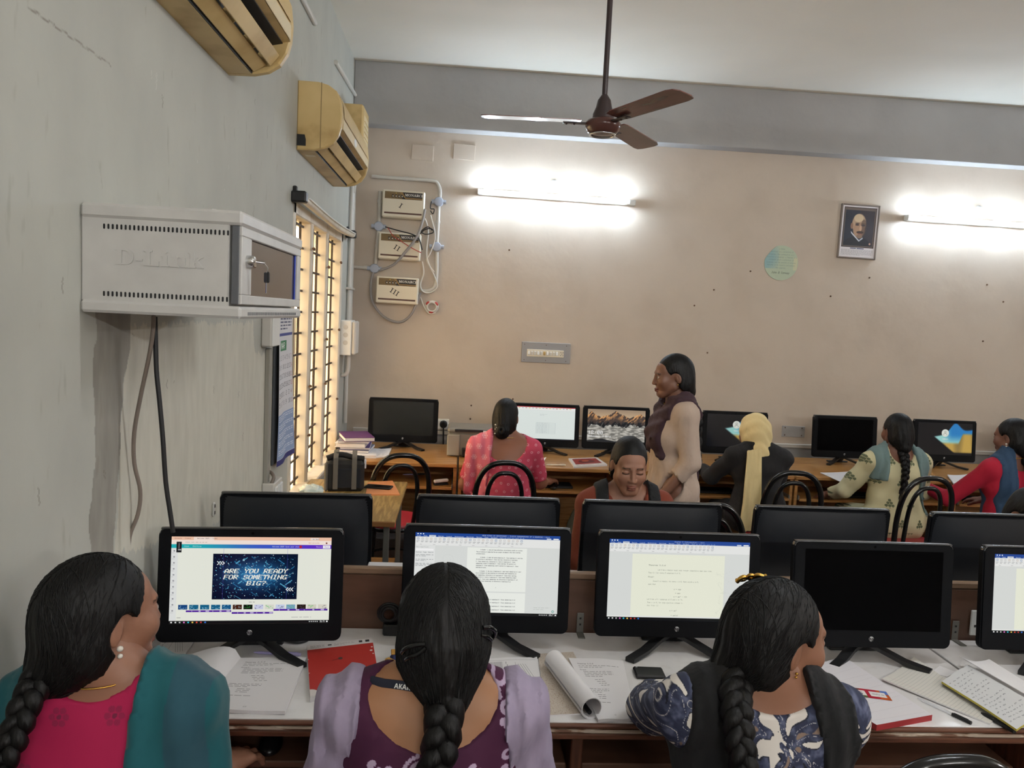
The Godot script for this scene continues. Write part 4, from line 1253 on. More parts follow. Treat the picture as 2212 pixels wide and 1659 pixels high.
func left_wall_things() -> void:
	air_conditioner(-1.76, 2.548, "yellowed wall air conditioner above the network cabinet", 1.1)
	air_conditioner(-3.965, 2.525, "yellowed wall air conditioner above the window", 1.12)
	# beige box beyond the second unit
	var bp := on_x(756, 300, WX)
	var t := thing("wall_box", "tan louvred wall box high in the room corner", "box", Vector3(WX, 2.76, -5.5))
	obj("body", bx(Vector3(0.14, 0.36, 0.3), Vector3(0.07, 0.18, 0), 0.01), M.ac_cream, t)
	obj("window", bx(Vector3(0.004, 0.2, 0.22), Vector3(0.141, 0.2, 0), 0.001), M.ac_pale, t)
	for k in 5: obj("slat", bx(Vector3(0.006, 0.006, 0.2), Vector3(0.144, 0.12 + k * 0.035, 0), 0.002), M.ac_cream, t)
	rack()
	wall_calendar()
	# white blank box under the cabinet
	var p := on_x(600, 700, WX)
	t = thing("junction_box", "white blank electrical box on the wall under the network cabinet", "box", Vector3(WX, 1.57, -3.42))
	obj("box", bx(Vector3(0.045, 0.15, 0.13), Vector3(0.0225, 0.075, 0), 0.006), M.pvc, t)
	obj("cover", bx(Vector3(0.006, 0.142, 0.122), Vector3(0.048, 0.075, 0), 0.002), M.lamp_white, t)
	t = thing("wire_casing", "grey wire casing running down the wall beside the calendar", "casing", Vector3(WX, 0.92, -3.46))
	obj("channel", bx(Vector3(0.02, 0.64, 0.045), Vector3(0.01, 0.32, 0), 0.003), M.cement, t)
	# switch box by the calendar foot
	t = thing("switch_box", "cream surface switch box with sockets below the calendar", "switch", Vector3(WX, 0.87, -3.5))
	obj("box", bx(Vector3(0.055, 0.09, 0.16), Vector3(0.0275, 0.045, 0), 0.005), M.pvc, t)
	for k in 3:
		obj("switch", bx(Vector3(0.01, 0.05, 0.032), Vector3(0.058, 0.047, 0.05 - k * 0.048), 0.003), M.lamp_white, t)
	var cb := MB.new()
	cb.tube(curve([Vector3(0.03, 0.07, 0.06), Vector3(0.045, 0.11, 0.05), Vector3(0.03, 0.125, 0.02), Vector3(0.01, 0.13, 0.0)], 5), 0.008, 8)
	obj("lead", cb, M.cable_grey, t)
	# small socket plate low on the wall
	var sp := on_x(459, 1100, WX)
	t = thing("socket_plate", "small white two-hole socket plate low on the left wall", "socket", Vector3(WX, sp.y, sp.z))
	obj("plate", bx(Vector3(0.008, 0.05, 0.02), Vector3(0.004, 0, 0), 0.003), M.pvc, t)
	for s in [-1, 1]: obj("hole", bx(Vector3(0.002, 0.012, 0.006), Vector3(0.0085, s * 0.012, 0), 0.0005), M.black_plastic, t)
	# surface trunking near the ceiling
	for q in [[640, -20, 676, 50], [722, 134, 764, 205]]:
		var a := on_x(q[0], q[1], WX)
		var c := on_x(q[2], q[3], WX)
		t = thing("wire_trunking", "white wire trunking near the ceiling " + ("above the first air conditioner" if q[0] < 700 else "beside the room corner"), "trunking", (a + c) / 2)
		var m := MB.new()
		m.xf = Transform3D(Basis(), -t.position)
		m.tube([a + Vector3(0.01, 0, 0), c + Vector3(0.01, 0, 0)], 0.014, 8)
		obj("channel", m, M.pvc, t)
	# vertical pipes in the corner and the fuse box
	t = thing("conduit_pipes", "pair of white conduit pipes running down the room corner", "pipe", Vector3(WX, 0, -5.78))
	for k in 3:
		var m := MB.new()
		m.tube([Vector3(0.018, 1.6 - (0.0 if k < 2 else 0.7), -0.12 + k * 0.06), Vector3(0.018, 3.0 if k != 1 else 2.6, -0.12 + k * 0.06)], 0.014, 10)
		obj("pipe", m, M.pvc, t)
	for yy in [1.9, 2.3, 2.7]:
		obj("clip", bx(Vector3(0.04, 0.016, 0.2), Vector3(0.02, yy, -0.06), 0.003), M.pvc, t)
	var fbp := on_x(765, 775, WX)
	t = thing("fuse_box", "white surface fuse box with knockouts in the room corner", "fuse box", Vector3(WX, 1.42, -5.62))
	obj("body", bx(Vector3(0.08, 0.25, 0.2), Vector3(0.04, 0.125, 0), 0.006), M.lamp_white, t)
	obj("lid", bx(Vector3(0.03, 0.24, 0.18), Vector3(0.095, 0.125, 0), 0.01), M.pvc, t)
	for k in 3:
		var m := MB.new()
		m.lathe([Vector2(0.017, 0), Vector2(0.017, 0.0015), Vector2(0.0, 0.0015)], 16, Transform3D(Basis(Vector3.RIGHT, PI / 2), Vector3(0.04, 0.09 + k * 0.055, 0.1)))
		obj("knockout", m, M.pvc, t)
	var el := MB.new()
	el.tube(curve([Vector3(0.05, 0.0, 0.0), Vector3(0.05, -0.1, 0.0), Vector3(0.035, -0.14, 0.0), Vector3(0.005, -0.15, 0.0)], 5), 0.016, 10)
	obj("elbow", el, M.pvc, t)

# ---------------------------------------------------------------- on the back wall
func stabilizer(px: float, py: float, mark: String, label: String) -> void:
	var p := on_z(px, py, WZ)
	var t := thing("voltage_stabilizer", label, "stabilizer", Vector3(p.x, p.y - 0.2, WZ), 0.0, "stabilizers stacked on the back wall")
	t.rotation.z = -0.012
	obj("body", bx(Vector3(0.315, 0.2, 0.1), Vector3(0.158, 0.1, 0.05), 0.006), M.stab, t)
	obj("front", bx(Vector3(0.305, 0.19, 0.006), Vector3(0.158, 0.1, 0.102), 0.002), M.stab, t)
	var im := canvas(320, 64, c8(74, 60, 40))
	rect(im, 0, 0, 150, 64, c8(122, 100, 64)); rect(im, 150, 0, 170, 64, c8(40, 36, 34))
	for k in 3: line(im, Vector2(130 + k * 9, 2), Vector2(170 + k * 5, 50 + k * 5), 3, c8(176, 140, 84)); 
	for k in 3: line(im, Vector2(170 + k * 5, 48 + k * 5), Vector2(318, 50 + k * 5), 3, c8(176, 140, 84))
	for k in 4: rect(im, 60 + k * 26, 26, 16, 26, c8(40, 36, 32)); rect(im, 66 + k * 26, 34, 8, 12, c8(220, 214, 200))
	disc(im, 96, 12, 4, c8(220, 190, 60))
	var b := MB.new()
	b.quad(Vector3(0.018, 0.135, 0.1056), Vector3(0.298, 0.135, 0.1056), Vector3(0.298, 0.187, 0.1056), Vector3(0.018, 0.187, 0.1056), Vector3(0, 0, 1))
	obj("name_panel", b, img_mat(im, 0.5), t)
	text("lettering", "MONARCH", 0.017, M.lamp_white, t, Transform3D(Basis(), Vector3(0.238, 0.167, 0.1058)), true, true, 0.0006, 1.1)
	text("handwritten_number", mark, 0.035, M.ink, t, Transform3D(Basis(Vector3(0, 0, 1), -0.5), Vector3(0.14, 0.085, 0.1055)), false, true, 0.0006, 1.4)
	obj("vent_strip", bx(Vector3(0.28, 0.012, 0.002), Vector3(0.158, 0.03, 0.1055), 0.0005), M.maroon, t)

func conduits() -> void:
	var z := WZ + 0.02
	var t := thing("conduit_loop", "white conduit pipes with round junction boxes around the stabilizers", "pipe", Vector3(0, 0, WZ))
	var runs := [[[803, 381], [875, 386], [930, 390], [945, 396], [951, 412], [950, 430]], [[948, 445], [944, 525]], [[944, 545], [943, 598], [938, 620], [925, 628], [912, 628]], [[821, 413], [820, 440], [819, 480]], [[818, 497], [814, 540], [811, 570]], [[802, 579], [785, 578], [765, 577]]]
	for r in runs:
		var pts := []
		for q in r: pts.append(on_z(q[0], q[1], z) - t.position)
		var b := MB.new()
		b.tube(curve(pts, 4), 0.0135, 10)
		obj("pipe", b, M.pvc, t)
	for q in [[948, 436], [943, 533], [818, 489], [809, 580]]:
		var p := on_z(q[0], q[1], z) - t.position
		var b := MB.new()
		b.lathe([Vector2(0.036, -0.02), Vector2(0.036, 0.012), Vector2(0.03, 0.018), Vector2(0, 0.018)], 18, Transform3D(Basis(Vector3.RIGHT, PI / 2), p))
		b.tube([p + Vector3(-0.055, 0, 0), p + Vector3(0.055, 0, 0)], 0.016, 10)
		obj("junction_box", b, M.pvc_blue, t)
	for q in [[877, 386], [946, 480], [820, 435], [815, 532], [790, 578]]:
		obj("clip", bx(Vector3(0.034, 0.03, 0.02), on_z(q[0], q[1], z) - t.position, 0.005), M.pvc, t)
	# leads between the boxes
	var leads := [
		["grey sheathed cable looping below the lowest stabilizer", M.cable_steel, 0.0095, [[806, 588], [801, 620], [806, 655], [830, 685], [862, 696], [885, 683], [900, 655], [908, 632]], 0.05],
		["grey sheathed cable slanting across the middle stabilizer", M.cable_steel, 0.0095, [[822, 583], [850, 572], [875, 545], [900, 512], [912, 480], [918, 452]], 0.125],
		["white flex looping between the stabilizers and the conduit", M.cable_white, 0.0055, [[918, 472], [925, 500], [922, 556], [940, 600], [944, 620], [930, 632], [914, 630], [908, 615], [915, 590], [912, 565]], 0.04],
		["white flex hanging beside the upper junction box", M.cable_white, 0.005, [[930, 465], [940, 510], [930, 545], [922, 560], [928, 575], [938, 588]], 0.04],
		["red wire crossing the middle stabilizer", M.cable_red, 0.003, [[838, 492], [850, 510], [868, 522], [890, 536], [910, 546]], 0.125],
		["dark wires from the left junction box to the middle stabilizer", M.cable_black, 0.0045, [[832, 490], [860, 498], [890, 506], [905, 516], [912, 540]], 0.12],
		["black plug lead beside the top stabilizer", M.cable_black, 0.004, [[932, 435], [930, 450], [938, 452], [935, 462], [930, 455]], 0.05],
		["tangle of dark wires between the two upper stabilizers", M.cable_black, 0.004, [[908, 505], [918, 496], [932, 494], [936, 502], [920, 506], [910, 500], [924, 490], [934, 498]], 0.06],
	]
	for l in leads:
		var pts := []
		for q in l[3]: pts.append(on_z(q[0], q[1], WZ + l[4]))
		var c := thing("cable", l[0], "cable", pts[0])
		var b := MB.new()
		b.xf = Transform3D(Basis(), -pts[0])
		b.tube(curve(pts, 5), l[2], 8)
		obj("sleeve", b, l[1], c)
	var cp := on_z(933, 663, WZ + 0.03)
	var coil := thing("cable_coil", "coil of white and red wire hanging at the lowest stabilizer", "cable", cp)
	for k in 2:
		var pts := []
		for i in 25:
			var a := TAU * i / 24.0
			pts.append(Vector3(cos(a) * (0.046 - k * 0.01), sin(a) * (0.042 - k * 0.008), k * 0.012))
		var b := MB.new()
		b.tube(pts, 0.007, 7)
		obj("turn", b, M.cable_white, coil)
	for a in [0.7, 2.4, 4.6]:
		obj("red_tie", bx(Vector3(0.035, 0.02, 0.03), Vector3(cos(a) * 0.044, sin(a) * 0.04, 0.005), 0.008, Basis(Vector3(0, 0, 1), a + PI / 2)), M.cable_red, coil)
	var tail := MB.new()
	tail.tube(curve([Vector3(-0.09, 0.07, 0.01), Vector3(-0.06, 0.0, 0.01), Vector3(-0.02, -0.05, 0.01), Vector3(0.03, -0.045, 0.01)], 5), 0.005, 6)
	obj("tail", tail, M.cable_white, coil)

func portrait() -> void:
	var p := on_z(1853, 501, WZ)
	var t := thing("framed_portrait", "framed portrait print of a bald man with a moustache on the back wall", "picture", Vector3(p.x, p.y, WZ))
	t.rotation.z = -0.012
	var W := 0.315
	var H := 0.425
	for s in [-1, 1]:
		obj("frame_bar", bx(Vector3(0.012, H, 0.022), Vector3(s * (W / 2 - 0.006), 0, 0.011), 0.003), M.frame_grey, t)
		obj("frame_bar", bx(Vector3(W - 0.024, 0.012, 0.022), Vector3(0, s * (H / 2 - 0.006), 0.011), 0.003), M.frame_grey, t)
	var im := canvas(300, 408, c8(226, 220, 222))
	rect(im, 14, 12, 272, 318, c8(58, 44, 44)); rect(im, 20, 18, 260, 306, c8(104, 92, 86)); rect(im, 28, 36, 244, 280, c8(38, 44, 58))
	rect(im, 150, 36, 122, 280, c8(52, 46, 54))
	var soft := func(cx: float, cy: float, rx: float, ry: float, a: Color) -> void:
		for y in range(maxi(37, int(cy - ry)), mini(315, int(cy + ry))):
			for x in range(maxi(29, int(cx - rx)), mini(271, int(cx + rx))):
				var d := pow((x - cx) / rx, 2) + pow((y - cy) / ry, 2)
				if d < 1.0: im.set_pixel(x, y, im.get_pixel(x, y).lerp(a, smoothstep(1.0, 0.75, d) * a.a))
	soft.call(140.0, 330.0, 130.0, 92.0, c8(28, 30, 40))
	soft.call(146.0, 140.0, 62.0, 84.0, c8(186, 156, 128))
	soft.call(150.0, 190.0, 52.0, 64.0, c8(176, 140, 112))
	soft.call(88.0, 160.0, 12.0, 26.0, c8(150, 112, 90))
	soft.call(186.0, 170.0, 26.0, 70.0, Color(0.32, 0.24, 0.2, 0.6))
	soft.call(140.0, 96.0, 42.0, 34.0, Color(0.86, 0.78, 0.64, 0.8))
	for s in [[132.0, 150.0], [184.0, 152.0]]:
		soft.call(s[0], s[1], 18.0, 7.0, c8(66, 56, 58)); soft.call(s[0], s[1] - 12.0, 20.0, 5.0, c8(92, 76, 66))
	soft.call(164.0, 176.0, 10.0, 24.0, Color(0.86, 0.7, 0.58, 0.7))
	soft.call(160.0, 208.0, 32.0, 11.0, c8(72, 56, 48)); soft.call(158.0, 220.0, 20.0, 4.0, c8(140, 84, 74)); soft.call(158.0, 240.0, 26.0, 18.0, c8(140, 112, 92))
	for k in 9:
		line(im, Vector2(84 + k, 206 + k * 2), Vector2(158, 272 + k), 3, c8(206, 208, 216)); line(im, Vector2(158, 272 + k), Vector2(186, 250 + k), 3, c8(190, 194, 206))
	soft.call(250.0, 296.0, 8.0, 9.0, c8(200, 160, 140))
	rect(im, 90, 334, 50, 7, c8(70, 76, 110)); rect(im, 146, 334, 60, 7, c8(70, 76, 110))
	var rng := RandomNumberGenerator.new(); rng.seed = 2
	scrawl(im, 16, 348, 268, 8, 6, 2, c8(140, 136, 138), rng)
	var b := MB.new()
	b.quad(Vector3(-W / 2 + 0.011, -H / 2 + 0.011, 0.014), Vector3(W / 2 - 0.011, -H / 2 + 0.011, 0.014), Vector3(W / 2 - 0.011, H / 2 - 0.011, 0.014), Vector3(-W / 2 + 0.011, H / 2 - 0.011, 0.014), Vector3(0, 0, 1))
	obj("print", b, img_mat(im, 0.5), t)

func back_wall_things() -> void:
	stabilizer(829, 413, "I", "cream MONARCH stabilizer box, topmost of the three on the wall, marked I")
	stabilizer(821, 503, "II", "cream MONARCH stabilizer box, middle one of the three, marked II")
	stabilizer(816, 597, "III", "cream MONARCH stabilizer box, lowest of the three, marked III")
	conduits()
	portrait()
	# round quotation
	var p := on_z(1687, 568, WZ)
	var t := thing("round_plaque", "round pale green paper plaque with a handwritten quotation on the back wall", "plaque", Vector3(p.x, p.y, WZ))
	var im := canvas(360, 360, c8(186, 200, 176))
	for y in 360:
		for x in range(0, 360): 
			if x < 150 and y < 240: im.set_pixel(x, y, c8(186, 200, 176).lerp(c8(120, 168, 190), clampf((150 - x) / 220.0 + (120 - absf(y - 130)) / 420.0, 0, 0.55)))
	rect(im, 308, 120, 40, 130, c8(206, 208, 176))
	var lines := ["A FOCUS", "Functional is a collection of", "examples, then mathematics is a", "collection of examples; a theorem is a", "statement about a collection of", "examples, and the purpose of proving", "theorems is to classify and explain", "the examples."]
	for i in lines.size():
		write(im, lines[i], 178 - lines[i].length() * 4.2, 34 + i * 27, 1.4, 2.0, c8(112, 134, 128), 0.12)
	write(im, "John B Conway", 84, 268, 2.4, 3, c8(38, 40, 40), 0.15)
	var b := MB.new()
	var ring := PackedVector2Array()
	for k in 40:
		var a := TAU * k / 40
		ring.append(Vector2(cos(a), sin(a)) * (0.137 if a < 1.9 or a > 3.0 else 0.137 - 0.012 * sin((a - 1.9) / 1.1 * PI)))
	b.slab(ring, 0.0005, 0.006, 0.001, Rect2(-0.14, -0.14, 0.28, 0.28))
	obj("card", b, img_mat(im, 0.7), t)
	# switchboard
	p = on_z(1179, 762, WZ)
	t = thing("switchboard", "grey switchboard plate with a row of ten cream switches on the back wall", "switchboard", Vector3(p.x, p.y, WZ))
	obj("plate", bx(Vector3(0.385, 0.16, 0.012), Vector3(0, 0, 0.006), 0.003), M.plate_grey, t)
	obj("switch_strip", bx(Vector3(0.29, 0.056, 0.008), Vector3(-0.005, -0.005, 0.015), 0.002), M.stab, t)
	for k in 10:
		obj("switch", bx(Vector3(0.017, 0.03, 0.01), Vector3(-0.135 + k * 0.0245, -0.005, 0.021), 0.003, Basis(Vector3.RIGHT, 0.25 if k % 3 else -0.25)), M.lamp_white if k != 5 else M.ac_cream, t)
	for k in 5:
		var m := MB.new()
		m.lathe([Vector2(0.003, 0), Vector2(0.003, 0.001), Vector2(0, 0.001)], 8, Transform3D(Basis(Vector3.RIGHT, PI / 2), Vector3(0.125 + [-0.008, 0.008, 0, -0.008, 0.008][k], -0.005 + [-0.012, -0.012, 0, 0.012, 0.012][k], 0.019)))
		obj("socket_hole", m, M.black_plastic, t)
	for q in [[-0.17, 0.06], [0, 0.06], [0.16, 0.06], [-0.17, -0.06], [0, -0.06], [0.16, -0.06]]:
		obj("screw", bx(Vector3(0.006, 0.006, 0.002), Vector3(q[0], q[1], 0.0125), 0.001), M.rusty, t)
	# two painted-over cover plates
	for q in [[913, 330, "beside the room corner"], [1003, 329, "nearer the tube light"]]:
		p = on_z(q[0], q[1], WZ)
		t = thing("cover_plate", "blank wall plate painted wall grey below the beam " + q[2], "plate", Vector3(p.x, p.y, WZ))
		t.rotation.z = -0.03
		obj("plate", bx(Vector3(0.165, 0.115, 0.008), Vector3(0, 0, 0.004), 0.002), M.wall_back, t)
	# trunking along the wall above the desks
	t = thing("wall_trunking", "long white wire trunking along the back wall above the desks", "trunking", Vector3(1.9, 0, WZ))
	obj("channel", bx(Vector3(5.4, 0.032, 0.022), Vector3(0, 0.82, 0.011), 0.004), M.pvc, t)
	obj("lower_channel", bx(Vector3(5.4, 0.1, 0.006), Vector3(0, 0.752, 0.003), 0.002), M.beam, t)
	# socket with a black plug
	p = on_z(955, 916, WZ)
	t = thing("wall_socket", "cream wall socket with a black plug and lead beside the dark computer", "socket", Vector3(p.x, p.y, WZ))
	obj("box", bx(Vector3(0.13, 0.085, 0.03), Vector3(-0.01, 0, 0.015), 0.004), M.stab, t)
	obj("face", bx(Vector3(0.12, 0.07, 0.006), Vector3(-0.01, 0, 0.032), 0.002), M.lamp_white, t)
	var b2 := MB.new()
	b2.lathe([Vector2(0.03, 0), Vector2(0.028, 0.02), Vector2(0.012, 0.034), Vector2(0.006, 0.05)], 14, Transform3D(Basis(Vector3.RIGHT, 0.9), Vector3(0.012, 0.0, 0.036)))
	b2.tube(curve([Vector3(0.012, -0.01, 0.06), Vector3(0.014, -0.06, 0.06), Vector3(0.016, -0.14, 0.05), Vector3(0.018, -0.2, 0.06)], 5), 0.006, 8)
	obj("plug_and_lead", b2, M.cable_black, t)
	for q in [[1620, 930, "above the cream headscarf"], [1713, 932, "beside the computer with a black screen"]]:
		p = on_z(q[0], q[1], WZ)
		t = thing("screw_plate", "small painted screw plate on the back wall " + q[2], "plate", Vector3(p.x, p.y, WZ))
		obj("plate", bx(Vector3(0.19, 0.09, 0.006), Vector3(0, 0, 0.003), 0.002), M.beam, t)
		for s in 4: obj("screw", bx(Vector3(0.008, 0.01, 0.004), Vector3([-0.07, 0.07, -0.07, 0.07][s], [-0.03, -0.03, 0.03, 0.03][s], 0.007), 0.002), M.rusty, t)
	# nails and old plugs left in the plaster
	for q in [[1621, 586, "beside the round plaque"], [1878, 600, "under the framed portrait"], [1542, 626, "between the tube light and the round plaque"], [1500, 660, "above the walking woman"], [2132, 615, "under the tube light beside the portrait"], [2167, 652, "lowest under the tube light beside the portrait"], [1794, 640, "between the plaque and the portrait, lower than both"], [1108, 862, "above the woman in pink"], [2123, 737, "above the woman in red"], [1528, 762, "behind the head of the walking woman"], [1018, 876, "above the printer, upper of two"], [1016, 905, "above the printer, lower of two"], [1100, 540, "under the tube light over the switchboard"]]:
		p = on_z(q[0], q[1], WZ)
		var m := MB.new()
		m.lathe([Vector2(0.007, 0), Vector2(0.006, 0.006), Vector2(0, 0.008)], 8, Transform3D(Basis(Vector3.RIGHT, PI / 2), Vector3.ZERO))
		var o := put("wall_plug", m.mesh(), M.rusty, self, p)
		tag(o, "tiny dark wall plug " + q[2], "wall plug", "old wall plugs in the back wall")

func ceiling_fan() -> void:
	var hub := on_z(1303, 262, -3.5)
	var top := Vector3(hub.x, CEIL, hub.z)
	var t := thing("ceiling_fan", "brown three-blade ceiling fan hanging from a long rod", "fan", hub)
	var b := MB.new()
	var lean := Vector3(0.006, 0, 0)
	b.tube([Vector3(0, 0.1, 0), top - hub], 0.0125, 12)
	obj("rod", b, M.fan_dark, t)
	b = MB.new()
	b.lathe([Vector2(0.05, 0.0), Vector2(0.048, 0.03), Vector2(0.036, 0.06), Vector2(0.03, 0.09), Vector2(0.02, 0.105), Vector2(0.013, 0.115)], 20)
	obj("canopy", b, M.fan_dark, t)
	b = MB.new()
	b.lathe([Vector2(0.0, -0.062), Vector2(0.045, -0.06), Vector2(0.066, -0.05), Vector2(0.078, -0.03), Vector2(0.08, -0.012), Vector2(0.072, 0.0), Vector2(0.05, 0.01), Vector2(0.0, 0.012)], 28)
	obj("motor", b, M.fan_brown, t)
	b = MB.new()
	var ring := []
	for i in 33: ring.append(Vector3(cos(TAU * i / 32.0) * 0.055, -0.06, sin(TAU * i / 32.0) * 0.055))
	b.tube(ring, 0.005, 8, false)
	obj("trim_ring", b, M.chrome, t)
	var ends := [on_z(1063, 250, -3.36) - hub, on_z(1470, 188, -3.0) - hub, on_z(1400, 303, -3.95) - hub]
	var angles := [PI + 0.05, 0.0, 0.0]
	# blade directions measured in the picture, one third of a turn apart
	for k in 3:
		var a: float = deg_to_rad(176.0 + k * 120.0)
		var bl := Node3D.new()
		bl.name = "blade"
		bl.rotation.y = a
		t.add_child(bl, true)
		var m := MB.new()
		m.xf = Transform3D(Basis(Vector3.RIGHT, -0.13), Vector3(0.0, -0.012, 0))
		m.slab(PackedVector2Array([Vector2(0.1, -0.048), Vector2(0.13, -0.056), Vector2(0.5, -0.064), Vector2(0.535, -0.054), Vector2(0.548, -0.03), Vector2(0.548, 0.03), Vector2(0.535, 0.054), Vector2(0.5, 0.06), Vector2(0.13, 0.052), Vector2(0.1, 0.042)]), -0.002, 0.002, 0.0)
		var flat := MB.new()
		flat.add(m, Transform3D(Basis(Vector3.RIGHT, -PI / 2), Vector3.ZERO))
		obj("panel", flat, M.fan_blade, bl)
		obj("arm", bx(Vector3(0.13, 0.006, 0.03), Vector3(0.115, -0.014, 0), 0.002), M.fan_dark, bl)
		for s in [0.13, 0.165]: obj("bolt", bx(Vector3(0.012, 0.008, 0.012), Vector3(s, -0.018, 0), 0.003), M.fan_dark, bl)

